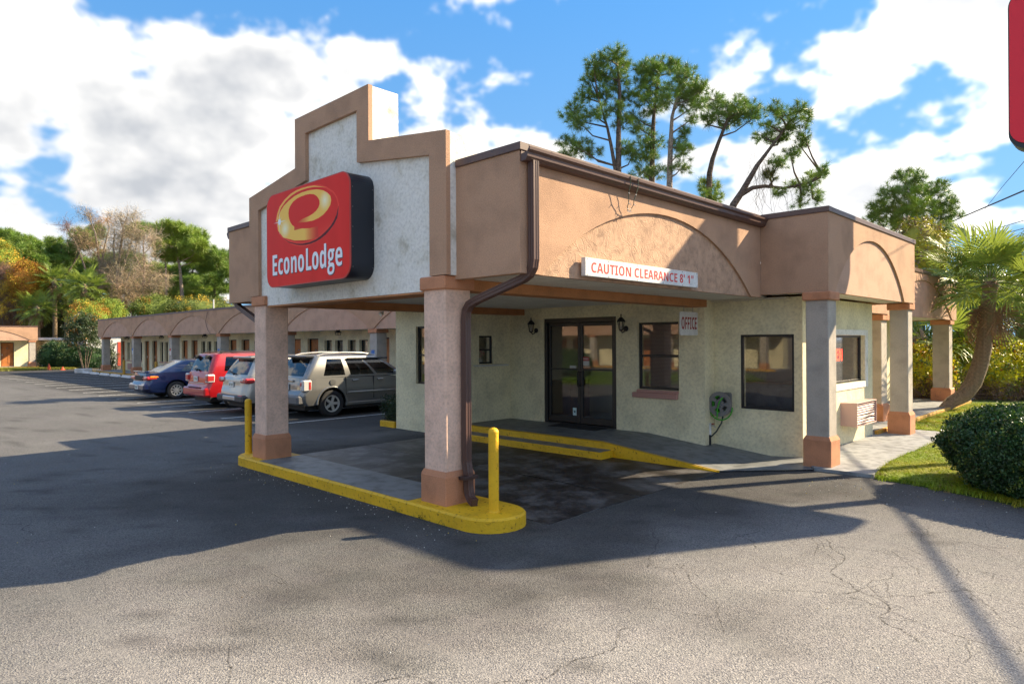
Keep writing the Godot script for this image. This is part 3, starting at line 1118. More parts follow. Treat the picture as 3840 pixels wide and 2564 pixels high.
func build_office() -> void:
	var o := thing("motel_office", "cream stucco motel office with glass double doors under the canopy", "building")
	var H := 2.735
	# --- walls (outer faces)
	var w := MB.new()
	w.xf = face_nx(6.1)
	w.wall(-4.95, -0.08, 0.0, H, 0.2, [[-3.92, -2.0, 0.25, 2.5], [-1.5, -0.6, 1.08, 2.36]])
	part(o, "wall", w, M.cream)
	w = MB.new()
	w.xf = face_pz(-0.08)
	w.wall(6.301, 6.655, 0.0, H, 0.19, [])
	part(o, "wall", w, M.cream)
	w = MB.new()
	w.xf = face_nx(6.46)
	w.wall(-0.078, 1.5, 0.0, H, 0.2, [[0.42, 1.36, 0.80, 2.105]])
	part(o, "wall", w, M.cream)
	w = MB.new()
	w.xf = face_pz(1.5)
	w.wall(6.661, 10.2, 0.0, H, 0.2, [[7.7, 9.7, 1.18, 2.09]])
	part(o, "wall", w, M.cream)
	w = MB.new()
	w.xf = face_px(10.2)
	w.wall(-1.299, 8.0, 0.0, H, 0.2, [])
	part(o, "wall", w, M.cream)
	w = MB.new()
	w.xf = face_pz(-4.95)
	w.wall(4.42, 6.3, 0.0, H, 0.2, [[5.12, 5.54, 1.52, 2.14]])
	part(o, "wall", w, M.cream)
	w = MB.new()
	w.xf = face_nx(4.418)
	w.wall(-7.05, -4.952, 0.0, H, 0.2, [[-6.29, -5.35, 1.07, 2.36]])
	part(o, "wall", w, M.cream)
	w = MB.new()
	w.xf = face_nz(-7.05)
	w.wall(-10.2, -4.619, 0.0, H, 0.2, [])
	part(o, "wall", w, M.cream)

	# --- eaves round the corner block and along the left end
	arch_fascia(o, face_pz(2.10), 5.922, 10.95, 2.755, 4.0, [[8.2, 1.98, 1.0]], M.tan, M.arch_pink)
	var f := MB.new()
	f.xf = face_nx(5.92)
	f.prism(poly([[1.032, 2.755], [2.0995, 2.755], [2.0995, 3.998], [1.032, 3.998]]), -0.12, 0.0)
	part(o, "fascia", f, M.tan_front)
	f = MB.new()
	f.xf = face_px(10.95)
	f.prism(poly([[-2.0995, 2.755], [-1.0, 2.755], [-1.0, 3.998], [-2.0995, 3.998]]), -0.12, 0.0)
	part(o, "fascia", f, M.tan)
	f = MB.new()
	f.xf = face_nx(3.8)
	f.prism(poly([[-7.57, 2.755], [-6.25, 2.755], [-6.25, 3.998], [-7.57, 3.998]]), -0.12, 0.0)
	part(o, "fascia", f, M.tan_front)
	f = MB.new()
	f.xf = face_nz(-7.57)
	f.prism(poly([[-10.9, 2.755], [-3.802, 2.755], [-3.802, 3.998], [-10.9, 3.998]]), -0.12, 0.0)
	part(o, "fascia", f, M.tan)
	for q in [[5.90, 6.06, 1.04, 2.122], [10.81, 10.97, 1.0, 2.122], [3.78, 3.92, -7.59, -6.26]]:
		boxpart(o, "metal_edge", Vector3(q[0], 3.985, q[2]), Vector3(q[1], 4.072, q[3]), M.cap_brown, 0.006)
	boxpart(o, "metal_edge", Vector3(6.0605, 3.987, 1.98), Vector3(10.8095, 4.07, 2.12), M.cap_brown, 0.006)
	boxpart(o, "metal_edge", Vector3(3.9205, 3.987, -7.588), Vector3(10.9, 4.07, -7.45), M.cap_brown, 0.006)
	boxpart(o, "roof_deck", Vector3(6.05, 3.9, -7.45), Vector3(10.85, 3.94, 1.98), M.roof)
	boxpart(o, "roof_deck", Vector3(3.92, 3.9, -7.45), Vector3(6.04, 3.94, -6.13), M.roof)
	soffit(o, 6.042, 6.44, 1.03, 1.975, 2.77)
	soffit(o, 6.47, 10.82, 1.515, 1.975, 2.77, 0.6)
	soffit(o, 3.925, 4.41, -7.445, -6.13, 2.77)
	boxpart(o, "ceiling", Vector3(6.32, 2.70, -6.9), Vector3(10.0, 2.73, 1.3), M.interior)
	boxpart(o, "ceiling", Vector3(4.62, 2.70, -6.9), Vector3(6.318, 2.73, -5.15), M.interior)

	column(o, 5.84, 2.15, 0.0, 2.62, 2.754, 0.42, 0.345, 0.46, M.grey_col, "grey stucco column at the asphalt edge by the office corner")
	column(o, 10.62, 2.08, 0.04, 2.62, 2.754, 0.42, 0.345, 0.42, M.grey_col, "sunlit beige column past the air conditioner")

	# --- glass double door
	var xf := face_nx(6.1)
	var dd := Node3D.new()
	dd.name = "double_door"
	o.add_child(dd, true)
	var fr := MB.new()
	fr.xf = xf
	fr.box(Vector3(-3.92, 0.25, -0.14), Vector3(-3.84, 2.5, -0.02), 0.005)
	fr.box(Vector3(-2.08, 0.25, -0.14), Vector3(-2.0, 2.5, -0.02), 0.005)
	fr.box(Vector3(-3.84, 2.40, -0.14), Vector3(-2.08, 2.5, -0.02), 0.005)
	fr.box(Vector3(-3.84, 0.25, -0.14), Vector3(-2.08, 0.275, -0.01), 0.004)
	part(dd, "frame", fr, M.black_metal)
	for s in [[-3.835, -2.965], [-2.955, -2.085]]:
		var lf := MB.new()
		lf.xf = xf
		var a: float = s[0]
		var b: float = s[1]
		lf.box(Vector3(a, 0.285, -0.11), Vector3(a + 0.06, 2.395, -0.06), 0.005)
		lf.box(Vector3(b - 0.06, 0.285, -0.11), Vector3(b, 2.395, -0.06), 0.005)
		lf.box(Vector3(a + 0.06, 2.325, -0.11), Vector3(b - 0.06, 2.395, -0.06), 0.005)
		lf.box(Vector3(a + 0.06, 0.285, -0.11), Vector3(b - 0.06, 0.42, -0.06), 0.005)
		lf.box(Vector3(a + 0.06, 1.40, -0.10), Vector3(b - 0.06, 1.43, -0.07), 0.004)
		var leaf := part(dd, "door_leaf", lf, M.black_metal)
		for r in [[0.42, 1.40], [1.43, 2.325]]:
			var p := MB.new()
			p.xf = xf
			p.quad(Vector3(a + 0.06, r[0], -0.085), Vector3(b - 0.06, r[0], -0.085), Vector3(b - 0.06, r[1], -0.085), Vector3(a + 0.06, r[1], -0.085))
			part(leaf, "pane", p, M.glass)
			p = MB.new()
			p.xf = xf
			p.quad(Vector3(a + 0.06, r[0], -0.097), Vector3(b - 0.06, r[0], -0.097), Vector3(b - 0.06, r[1], -0.097), Vector3(a + 0.06, r[1], -0.097))
			part(leaf, "inner_pane", p, M.glass)
		var hd := MB.new()
		hd.xf = xf
		var hx: float = b - 0.03 if a < -3.0 else a + 0.03
		hd.tube([Vector3(hx, 1.08, -0.055), Vector3(hx, 1.08, -0.015), Vector3(hx, 1.36, -0.015), Vector3(hx, 1.36, -0.055)], 0.014, 8)
		part(leaf, "handle", hd, M.black_metal)
	# stickers on the door glass
	var sk := [[-2.9, 1.60, -2.74, 1.68, lin(0.55, 0.05, 0.04)], [-2.9, 1.50, -2.74, 1.595, lin(0.6, 0.6, 0.58)], [-2.93, 1.44, -2.70, 1.49, lin(0.5, 0.16, 0.06)], [-3.26, 1.44, -3.08, 1.49, lin(0.5, 0.52, 0.5)], [-3.18, 0.44, -3.08, 0.60, lin(0.55, 0.72, 0.72)]]
	for s in sk:
		var p := MB.new()
		p.xf = xf
		p.box(Vector3(s[0], s[1], -0.0835), Vector3(s[2], s[3], -0.0825))
		part(dd, "sticker", p, mat(s[4], 0.6))
	text_part(dd, "lettering", "NO SMOKING", 0.032, 0.21, Transform3D(xf.basis, xf * Vector3(-2.92, 1.453, -0.0815)), mat(lin(0.75, 0.7, 0.5), 0.6), true)
	text_part(dd, "lettering", "WARNING", 0.04, 0.14, Transform3D(xf.basis, xf * Vector3(-2.89, 1.62, -0.0815)), mat(lin(0.7, 0.68, 0.66), 0.6), true)
	var star := MB.new()
	star.xf = xf * Transform3D(Basis(), Vector3(-3.13, 0.52, 0))
	var sp := PackedVector2Array()
	for i in 10:
		var rr := 0.04 if i % 2 == 0 else 0.016
		sp.append(Vector2(sin(i * PI / 5) * rr, cos(i * PI / 5) * rr))
	star.prism(sp, -0.082, -0.0812)
	part(dd, "star_mark", star, mat(lin(0.02, 0.09, 0.11), 0.6))

	# --- windows
	var w1 := window_unit(o, xf, -1.5, -0.6, 1.08, 2.36, M.black_metal, M.glass)
	var bl := MB.new()
	bl.xf = xf
	var y := 1.14
	while y < 2.31:
		bl.quad(Vector3(-1.45, y, -0.17), Vector3(-0.65, y, -0.17), Vector3(-0.65, y + 0.018, -0.15), Vector3(-1.45, y + 0.018, -0.15))
		y += 0.026
	var blind := part(w1, "blind_slats", bl, M.blind)
	blind.set_meta("kind", "stuff")
	boxpart(w1, "sill", Vector3(6.03, 0.92, -1.585), Vector3(6.26, 1.02, -0.615), M.sill_pink, 0.008)
	boxpart(w1, "sill_slope", Vector3(6.06, 1.021, -1.5), Vector3(6.2, 1.075, -0.6), M.sill_pink, 0.004)
	window_unit(o, face_nx(6.46), 0.42, 1.36, 0.80, 2.105, M.black_metal, M.glass, 0.04, 0.05, 0.015, false)
	window_unit(o, face_pz(1.5), 7.7, 9.7, 1.18, 2.09, M.black_metal, M.glass, 0.045, 0.05, 0.07, false)
	# raised plaster band round the side window
	var bd := MB.new()
	bd.xf = face_pz(1.5)
	for q in [[7.58, 9.86, 2.092, 2.2], [9.702, 9.86, 1.06, 2.09], [7.58, 9.70, 1.06, 1.178]]:
		bd.box(Vector3(q[0], q[2], -0.01), Vector3(q[1], q[3], 0.018), 0.006)
	part(o, "window_surround", bd, M.white_stucco)
	var wt := window_unit(o, face_pz(-4.95), 5.12, 5.54, 1.52, 2.14, M.black_metal, M.glass, 0.035, 0.05, 0.03, true)
	boxpart(wt, "sill", Vector3(4.95, 1.47, -5.0), Vector3(5.9, 1.5, -4.80), M.white_paint, 0.006)
	window_unit(o, face_nx(4.418), -6.29, -5.35, 1.07, 2.36, M.black_metal, M.glass)

	# --- interior that shows through the glass
	var room := Node3D.new()
	room.name = "interior"
	o.add_child(room, true)
	boxpart(room, "floor", Vector3(6.31, 0.2, -6.85), Vector3(9.99, 0.24, -0.3), M.interior_floor)
	boxpart(room, "floor", Vector3(6.67, 0.2, -0.299), Vector3(9.99, 0.24, 1.29), M.interior_floor)
	boxpart(room, "inner_wall", Vector3(8.6, 0.24, -6.85), Vector3(8.7, 2.699, -1.2), M.interior)
	boxpart(room, "inner_wall", Vector3(6.31, 0.24, -5.1), Vector3(8.59, 2.699, -4.96), M.interior)
	boxpart(room, "counter_front", Vector3(7.3, 0.24, -1.1), Vector3(7.36, 1.2, 1.2), M.counter_side)
	boxpart(room, "counter_top", Vector3(7.22, 1.201, -1.15), Vector3(7.9, 1.25, 1.25), M.counter, 0.01)
	boxpart(room, "bench", Vector3(7.0, 0.24, -4.6), Vector3(7.7, 1.1, -3.9), M.counter)
	boxpart(room, "window_shade", Vector3(9.9, 0.9, -0.6), Vector3(9.95, 2.1, 0.4), M.blind)

func text_part(parent: Node, nm: String, txt: String, h: float, width: float, xf: Transform3D, m: Material, flat := false, bold := true) -> MeshInstance3D:
	var f := SystemFont.new()
	f.font_names = PackedStringArray(["Droid Sans"])
	f.font_weight = 700 if bold else 400
	var t := TextMesh.new()
	t.font = f
	t.text = txt
	t.font_size = 64
	t.pixel_size = 0.01
	t.depth = 0.02
	t.curve_step = 1.0
	t.horizontal_alignment = HORIZONTAL_ALIGNMENT_LEFT
	t.vertical_alignment = VERTICAL_ALIGNMENT_BOTTOM
	t.material = m
	var bb := t.get_aabb()
	var sx := width / bb.size.x
	var sy := h / bb.size.y
	var sz := (0.001 if flat else 0.006) / 0.02
	var o := MeshInstance3D.new()
	o.mesh = t
	o.name = nm
	parent.add_child(o, true)
	o.transform = xf * Transform3D(Basis.from_scale(Vector3(sx, sy, sz)), Vector3(-bb.position.x * sx, -bb.position.y * sy, 0))
	return o

func rounded_rect(x0: float, x1: float, y0: float, y1: float, r: float, n := 6) -> PackedVector2Array:
	var p := PackedVector2Array()
	for c in [[x1 - r, y1 - r, 0.0], [x0 + r, y1 - r, PI / 2], [x0 + r, y0 + r, PI], [x1 - r, y0 + r, PI * 1.5]]:
		for i in n + 1:
			var a: float = c[2] + PI / 2 * i / n
			p.append(Vector2(c[0] + cos(a) * r, c[1] + sin(a) * r))
	return p

# printed sign face: the ring emblem on red (flat print)
func sign_print() -> Image:
	var w := 720
	var h := 430
	var im := Image.create(w, h, false, Image.FORMAT_RGB8)
	var gold := [[0.662, 0.565], [0.58, 0.572], [0.494, 0.564], [0.373, 0.545], [0.228, 0.487], [0.158, 0.401], [0.149, 0.327], [0.16, 0.26], [0.19, 0.201], [0.238, 0.152], [0.3, 0.117], [0.38, 0.086], [0.47, 0.073], [0.56, 0.076], [0.647, 0.091], [0.715, 0.119], [0.765, 0.156], [0.797, 0.195], [0.806, 0.238], [0.795, 0.283], [0.764, 0.321], [0.72, 0.355], [0.663, 0.378], [0.6, 0.388], [0.531, 0.386], [0.403, 0.37], [0.468, 0.345], [0.558, 0.332], [0.6, 0.319], [0.637, 0.299], [0.663, 0.273], [0.676, 0.242], [0.675, 0.213], [0.664, 0.186], [0.643, 0.157], [0.612, 0.131], [0.566, 0.115], [0.515, 0.11], [0.458, 0.112], [0.405, 0.12], [0.355, 0.142], [0.319, 0.176], [0.302, 0.208], [0.297, 0.241], [0.299, 0.278], [0.308, 0.314], [0.322, 0.347], [0.341, 0.376], [0.37, 0.4], [0.403, 0.416], [0.447, 0.434], [0.495, 0.445], [0.555, 0.455], [0.619, 0.456], [0.654, 0.457]]
	var ring := [[0.123, 0.282], [0.14, 0.215], [0.17, 0.156], [0.24, 0.09], [0.329, 0.046], [0.4, 0.028], [0.47, 0.023], [0.55, 0.026], [0.622, 0.036], [0.69, 0.058], [0.749, 0.09], [0.83, 0.159], [0.868, 0.222], [0.889, 0.295], [0.885, 0.37], [0.861, 0.444], [0.805, 0.513], [0.729, 0.567], [0.67, 0.597], [0.601, 0.617], [0.535, 0.625], [0.466, 0.623], [0.395, 0.605], [0.326, 0.575], [0.25, 0.525], [0.188, 0.463], [0.142, 0.375]]
	var inner := [[0.139, 0.301], [0.155, 0.23], [0.19, 0.169], [0.25, 0.11], [0.329, 0.07], [0.4, 0.05], [0.47, 0.046], [0.55, 0.05], [0.622, 0.06], [0.69, 0.082], [0.749, 0.112], [0.822, 0.171], [0.86, 0.23], [0.877, 0.3], [0.87, 0.36], [0.845, 0.419], [0.79, 0.483], [0.721, 0.529], [0.66, 0.56], [0.592, 0.578], [0.53, 0.585], [0.466, 0.578], [0.395, 0.563], [0.326, 0.536], [0.245, 0.49], [0.189, 0.431], [0.15, 0.37]]
	var arc := [[0.129, 0.299], [0.148, 0.22], [0.181, 0.15], [0.25, 0.09], [0.329, 0.05], [0.4, 0.034], [0.47, 0.03], [0.545, 0.034], [0.613, 0.045], [0.749, 0.099], [0.613, 0.058], [0.545, 0.05], [0.47, 0.048], [0.4, 0.055], [0.329, 0.075], [0.26, 0.112], [0.201, 0.163], [0.17, 0.22], [0.149, 0.29]]
	var dark := [[0.208, 0.483], [0.3, 0.545], [0.401, 0.583], [0.48, 0.596], [0.557, 0.595], [0.63, 0.582], [0.687, 0.558], [0.745, 0.523], [0.796, 0.484], [0.835, 0.435], [0.861, 0.39], [0.884, 0.307], [0.879, 0.38], [0.868, 0.425], [0.835, 0.475], [0.796, 0.515], [0.745, 0.555], [0.687, 0.585], [0.63, 0.604], [0.557, 0.615], [0.48, 0.612], [0.401, 0.594], [0.3, 0.553]]
	var P := [poly(gold), poly(ring), poly(inner), poly(arc), poly(dark)]
	var f := noise(77, 0.02, FastNoiseLite.TYPE_SIMPLEX_SMOOTH, 3, 0.5)
	for y in h:
		for x in w:
			var p := Vector2((x + 0.5) / w, (y + 0.5) / h)
			var fade := f.get_noise_2d(x * 0.35, y * 0.08) * 0.03
			var c := Color(0.90 + fade, 0.17 + fade * 0.6, 0.13 + fade * 0.6)
			if p.y < 0.66:
				if Geometry2D.is_point_in_polygon(p, P[1]):
					c = Color(0.96, 0.28, 0.2)
					if Geometry2D.is_point_in_polygon(p, P[2]):
						c = Color(0.90, 0.17, 0.13)
						if p.y > 0.40:
							c = c.lerp(Color(0.98, 0.33, 0.25), clampf((p.y - 0.40) * 6.0, 0, 1) * clampf((p.x - 0.55) * 4.0, 0, 1) * 0.8)
				if Geometry2D.is_point_in_polygon(p, P[3]):
					c = Color(1.0, 0.76, 0.36)
				if Geometry2D.is_point_in_polygon(p, P[4]):
					c = Color(0.36, 0.10, 0.13)
				if Geometry2D.is_point_in_polygon(p, P[0]):
					var gcol := Color(1.0, 0.80, 0.38)
					var q1 := Vector2((p.x - 0.735) * 1.6, p.y - 0.22).length()
					var q2 := Vector2((p.x - 0.25) * 1.5, p.y - 0.40).length()
					gcol = gcol.lerp(Color(1.0, 0.98, 0.86), clampf(1.0 - minf(q1, q2) / 0.11, 0, 1))
					# the print fades to red towards the two ends of the stroke
					if p.y > 0.44:
						gcol = gcol.lerp(Color(0.86, 0.25, 0.17), clampf((p.x - 0.50) / 0.14, 0, 1))
					elif p.y > 0.325 and p.x > 0.37:
						gcol = gcol.lerp(Color(0.86, 0.30, 0.17), clampf((0.56 - p.x) / 0.14, 0, 1))
					c = gcol
				var sd := p - Vector2(0.177, 0.312)
				sd.x *= 1.67
				var L := sd.length()
				if L < 0.17:
					var a := atan2(sd.y, sd.x)
					var ray := 0.0
					for k in 8:
						var da: float = absf(wrapf(a - k * PI / 4.0, -PI, PI)) * L
						var len := 0.135 if k % 2 == 0 else 0.07
						if L < len:
							ray = maxf(ray, 1.0 - da / (0.012 * (1.0 - L / len) + 0.001))
					if L < 0.03:
						ray = 1.0
					c = c.lerp(Color(0.93, 0.97, 1.0), clampf(ray, 0, 1))
			im.set_pixel(x, y, c)
	return im

func build_wall_sign() -> void:
	var s := thing("wall_sign", "big red motel sign with gold ring emblem on the canopy parapet", "sign", Vector3(-0.12, 2.815, -2.59))
	s.position = Vector3.ZERO
	var b := MB.new()
	b.xf = face_nx(-0.285)
	b.prism(rounded_rect(-3.715, -1.46, 2.815, 4.163, 0.19, 8), -0.345, 0.0)
	part(s, "cabinet", b, mat(lin(0.012, 0.016, 0.026), 0.35))
	var rim := MB.new()
	rim.xf = face_nx(-0.30)
	rim.prism(rounded_rect(-3.718, -1.457, 2.812, 4.166, 0.192, 8), -0.0145, 0.0, true, true)
	part(s, "rim", rim, mat(lin(0.5, 0.045, 0.03), 0.4))
	var f := MB.new()
	f.xf = face_nx(-0.3015)
	var pr := rounded_rect(-3.706, -1.469, 2.824, 4.154, 0.182, 8)
	var idx := Geometry2D.triangulate_polygon(pr)
	for i in range(0, idx.size(), 3):
		var t := [pr[idx[i]], pr[idx[i + 1]], pr[idx[i + 2]]]
		if (t[1] - t[0]).cross(t[2] - t[0]) < 0:
			t.reverse()
		for k in [0, 2, 1]:
			f.vert(Vector3(t[k].x, t[k].y, 0), Vector3(0, 0, 1), Vector2((t[k].x + 3.715) / 2.255, (4.163 - t[k].y) / 1.348))
	var m := mat(Color(1, 1, 1), 0.5, 0.0, 0.3)
	m.albedo_texture = ImageTexture.create_from_image(sign_print())
	part(s, "face", f, m)
	# lettering: capital height 0.244 of the face, descender below
	var xf := face_nx(-0.3025)
	var z0 := -3.715 + 0.083 * 2.255
	var wid := (0.922 - 0.083) * 2.255
	var ybot := 4.163 - 0.950 * 1.348
	var hh := (0.950 - 0.640) * 1.348
	text_part(s, "lettering_shadow", "EconoLodge", hh, wid, Transform3D(xf.basis, xf * Vector3(z0 + 0.014, ybot - 0.012, 0.0)), mat(lin(0.07, 0.02, 0.03), 0.5), true, true)
	text_part(s, "lettering", "EconoLodge", hh, wid, Transform3D(xf.basis, xf * Vector3(z0, ybot, 0.0015)), mat(lin(0.86, 0.88, 0.92), 0.5), true, true)
	# screws along the cabinet's side
	for y in [2.95, 3.2, 3.45, 3.7, 3.95]:
		for x in [-0.265, 0.03]:
			boxpart(s, "screw", Vector3(x, y, -1.461), Vector3(x + 0.008, y + 0.008, -1.457), M.screw)

func build_small_signs() -> void:
	# clearance bar on the fascia
	var s := thing("clearance_sign", "long white sign with red CAUTION CLEARANCE lettering on the canopy fascia", "sign")
	boxpart(s, "panel", Vector3(1.16, 2.748, 1.0305), Vector3(3.722, 2.958, 1.092), M.white_paint, 0.004)
	text_part(s, "lettering", "CAUTION CLEARANCE 8' 1\"", 0.118, 2.33, Transform3D(Basis(), Vector3(1.27, 2.792, 1.0925)), M.red_text, true)
	for x in [1.19, 1.6, 2.2, 2.8, 3.3, 3.69]:
		for y in [2.762, 2.944]:
			boxpart(s, "screw", Vector3(x, y - 0.005, 1.0915), Vector3(x + 0.01, y + 0.005, 1.0945), M.black)
	# hanging OFFICE board
	s = thing("office_sign", "small white hanging board with red OFFICE lettering below the beam", "sign")
	var b := MB.new()
	b.xf = face_pz(-0.15)
	b.prism(rounded_rect(5.38, 5.99, 2.10, 2.51, 0.035, 4), -0.02, 0.0)
	part(s, "board", b, M.white_paint)
	text_part(s, "lettering", "OFFICE", 0.215, 0.52, Transform3D(Basis(), Vector3(5.425, 2.205, -0.1495)), M.red_dark, true)
	for x in [5.52, 5.83]:
		var wv := MB.new()
		wv.tube([Vector3(x, 2.50, -0.16), Vector3(x, 2.603, -0.16)], 0.004, 5)
		part(s, "hanger", wv, M.screw)

func build_pole_sign() -> void:
	# the roadside sign whose shadow crosses the lot; only its lower left corner is in the picture
	var s := thing("pole_sign", "tall red roadside pole sign cut off by the right edge", "sign")
	var b := MB.new()
	b.xf = face_nx(9.9)
	b.prism(rounded_rect(3.83, 7.4, 5.36, 8.2, 0.3, 8), -0.42, 0.0)
	part(s, "cabinet", b, mat(lin(0.02, 0.02, 0.022), 0.4))
	for k in 2:
		var f := MB.new()
		f.xf = face_nx(9.88) if k == 0 else face_px(10.34)
		if k == 0:
			f.prism(rounded_rect(3.85, 7.38, 5.45, 8.18, 0.28, 8), -0.0195, 0.0)
		else:
			f.prism(rounded_rect(-7.38, -3.85, 5.45, 8.18, 0.28, 8), -0.0195, 0.0)
		part(s, "face", f, mat(lin(0.78, 0.012, 0.03), 0.4))
	for z in [4.9, 6.4]:
		var p := MB.new()
		p.tube([Vector3(10.11, -0.05, z), Vector3(10.11, 5.5, z)], 0.11, 14)
		part(s, "pole", p, M.grey_paint)

func build_fittings() -> void:
	# --- wall lanterns
	var lamps := [[-4.14, "black coach lantern on the wall left of the double doors"], [-1.76, "black coach lantern between the double doors and the window"]]
	for l in lamps:
		var t := thing("wall_lantern", l[1], "lantern", Vector3(6.1, 2.17, l[0]), 0.0, "coach lanterns by the office doors")
		var p := MB.new()
		p.xf = Transform3D(Basis(Vector3(0, 0, 1), PI / 2), Vector3(-0.001, 0.08, 0))
		p.lathe([Vector2(0, -0.004), Vector2(0.055, -0.004), Vector2(0.055, 0.012), Vector2(0.03, 0.026), Vector2(0.0, 0.028)], 14)
		part(t, "back_plate", p, M.black_metal)
		p = MB.new()
		p.tube([Vector3(-0.01, 0.08, 0), Vector3(-0.06, 0.02, 0), Vector3(-0.13, 0.0, 0), Vector3(-0.17, 0.04, 0)], 0.012, 8)
		part(t, "arm", p, M.black_metal)
		var c := Vector3(-0.17, 0.0, 0)
		p = MB.new()
		p.xf = Transform3D(Basis(), c)
		for k in 6:
			var a := TAU * k / 6
			p.tube([Vector3(cos(a) * 0.038, 0.05, sin(a) * 0.038), Vector3(cos(a) * 0.066, 0.215, sin(a) * 0.066)], 0.006, 4)
		p.lathe([Vector2(0, 0.025), Vector2(0.02, 0.03), Vector2(0.044, 0.05), Vector2(0.044, 0.06), Vector2(0.0, 0.06)], 12)
		part(t, "cage", p, M.black_metal)
		p = MB.new()
		p.xf = Transform3D(Basis(), c)
		p.lathe([Vector2(0.0, 0.34), Vector2(0.004, 0.37)], 6)
		p.lathe([Vector2(0.082, 0.212), Vector2(0.086, 0.222), Vector2(0.06, 0.262), Vector2(0.034, 0.292), Vector2(0.014, 0.302), Vector2(0.01, 0.33), Vector2(0.016, 0.342), Vector2(0.008, 0.352), Vector2(0.0, 0.375)], 12)
		p.lathe([Vector2(0.0, 0.214), Vector2(0.082, 0.212)], 12)
		part(t, "hood", p, M.black_metal)
		p = MB.new()
		p.xf = Transform3D(Basis(), c)
		p.lathe([Vector2(0.036, 0.06), Vector2(0.062, 0.21)], 6)
		part(t, "glass", p, M.glass)
		p = MB.new()
		p.xf = Transform3D(Basis(), c)
		p.lathe([Vector2(0.0, 0.058), Vector2(0.012, 0.062), Vector2(0.012, 0.13), Vector2(0.0, 0.15)], 8)
		part(t, "bulb_socket", p, M.white_paint)

	# --- hose reel on the window wall
	var h := thing("hose_reel", "grey wall-mounted hose reel with bright green hose left of the window", "hose reel", Vector3(6.46, 0.87, 0.115))
	var r := MB.new()
	r.box(Vector3(-0.045, -0.15, -0.15), Vector3(0.0, 0.2, 0.15), 0.03)
	part(h, "bracket", r, mat(lin(0.16, 0.155, 0.155), 0.6))
	var disc := MB.new()
	disc.xf = face_nx(-0.2)
	for k in 5:
		# five-slot side plate: sectors between rim and hub
		var a0 := TAU * k / 5 + 0.25
		var a1 := TAU * (k + 1) / 5 - 0.25
		var pl := PackedVector2Array()
		for i in 7:
			var a := lerpf(a1 - TAU / 5 + 0.0, a0, i / 6.0)
			pl.append(Vector2(cos(a), sin(a)) * 0.155)
		for i in 7:
			var a := lerpf(a0, a1 - TAU / 5, i / 6.0)
			pl.append(Vector2(cos(a), sin(a)) * 0.085)
		disc.prism(pl, -0.02, 0.0)
	for rr in [[0.0, 0.0855], [0.1545, 0.222]]:
		for i in 28:
			var a := TAU * i / 28
			var e := TAU * (i + 1) / 28
			var q := [Vector3(cos(a) * rr[0], sin(a) * rr[0], 0), Vector3(cos(a) * rr[1], sin(a) * rr[1], 0), Vector3(cos(e) * rr[1], sin(e) * rr[1], 0), Vector3(cos(e) * rr[0], sin(e) * rr[0], 0)]
			disc.quad(q[0], q[1], q[2], q[3])
			var o := Vector3(0, 0, -0.03)
			disc.quad(q[1] + o, q[2] + o, q[2], q[1])
	part(h, "side_plate", disc, mat(lin(0.19, 0.185, 0.18), 0.5))
	var hub := MB.new()
	hub.xf = face_nx(-0.19)
	hub.xf.basis = hub.xf.basis * Basis(Vector3.RIGHT, PI / 2)
	hub.lathe([Vector2(0.06, -0.01), Vector2(0.045, 0.03), Vector2(0.0, 0.032)], 14)
	part(h, "hub", hub, mat(lin(0.15, 0.15, 0.15), 0.5))
	var green := mat(lin(0.05, 0.38, 0.02), 0.4)
	var coil := MB.new()
	for k in 4:
		var pts := []
		for i in 25:
			var a := TAU * i / 24
			pts.append(Vector3(-0.06 - k * 0.032, sin(a) * 0.15, cos(a) * 0.15))
		coil.tube(pts, 0.013, 6, false)
	part(h, "hose_coil", coil, green)
	var loop := MB.new()
	var lp := []
	for i in 19:
		var a := PI + PI * i / 18.0
		lp.append(Vector3(-0.16, -0.05 + sin(a) * 0.235, cos(a) * 0.225))
	loop.tube(lp, 0.012, 7)
	loop.tube([Vector3(-0.215, 0.12, 0.07), Vector3(-0.235, 0.05, 0.02), Vector3(-0.235, -0.08, -0.02), Vector3(-0.225, -0.24, -0.03)], 0.012, 7)
	part(h, "hose_loop", loop, green)
	var lead := MB.new()
	lead.tube([Vector3(-0.1, -0.2, 0.02), Vector3(-0.12, -0.34, 0.0), Vector3(-0.14, -0.5, -0.09), Vector3(-0.16, -0.6, -0.18), Vector3(-0.18, -0.62, -0.25), Vector3(-0.2, -0.55, -0.3), Vector3(-0.2, -0.47, -0.29)], 0.013, 7)
	part(h, "supply_hose", lead, mat(lin(0.02, 0.035, 0.04), 0.5))

	# --- standpipe with tap in the corner of the wall
	var s := thing("standpipe", "white water pipe with red tap handle at the foot of the office wall", "tap", Vector3(6.25, 0.12, -0.06))
	var p := MB.new()
	p.tube([Vector3(0, -0.02, 0), Vector3(0, 0.2, 0)], 0.02, 8)
	part(s, "lower_pipe", p, M.black)
	p = MB.new()
	p.tube([Vector3(0, 0.19, 0), Vector3(0, 0.40, 0)], 0.024, 8)
	part(s, "pipe", p, M.white_paint)
	p = MB.new()
	p.tube([Vector3(0, 0.36, 0), Vector3(-0.01, 0.36, 0.08), Vector3(-0.01, 0.33, 0.10)], 0.012, 7)
	part(s, "spout", p, M.alu_worn)
	p = MB.new()
	p.tube([Vector3(-0.045, 0.39, 0.06), Vector3(0.03, 0.39, 0.06)], 0.012, 6)
	p.tube([Vector3(-0.008, 0.355, 0.06), Vector3(-0.008, 0.395, 0.06)], 0.007, 6)
	part(s, "tap_handle", p, mat(lin(0.3, 0.07, 0.04), 0.5))

	# --- wall air conditioner sleeve with bent louvres
	var ac := thing("air_conditioner", "pale pink wall air conditioner with bent louvres on the side wall", "air conditioner", Vector3(8.85, 0.41, 1.5))
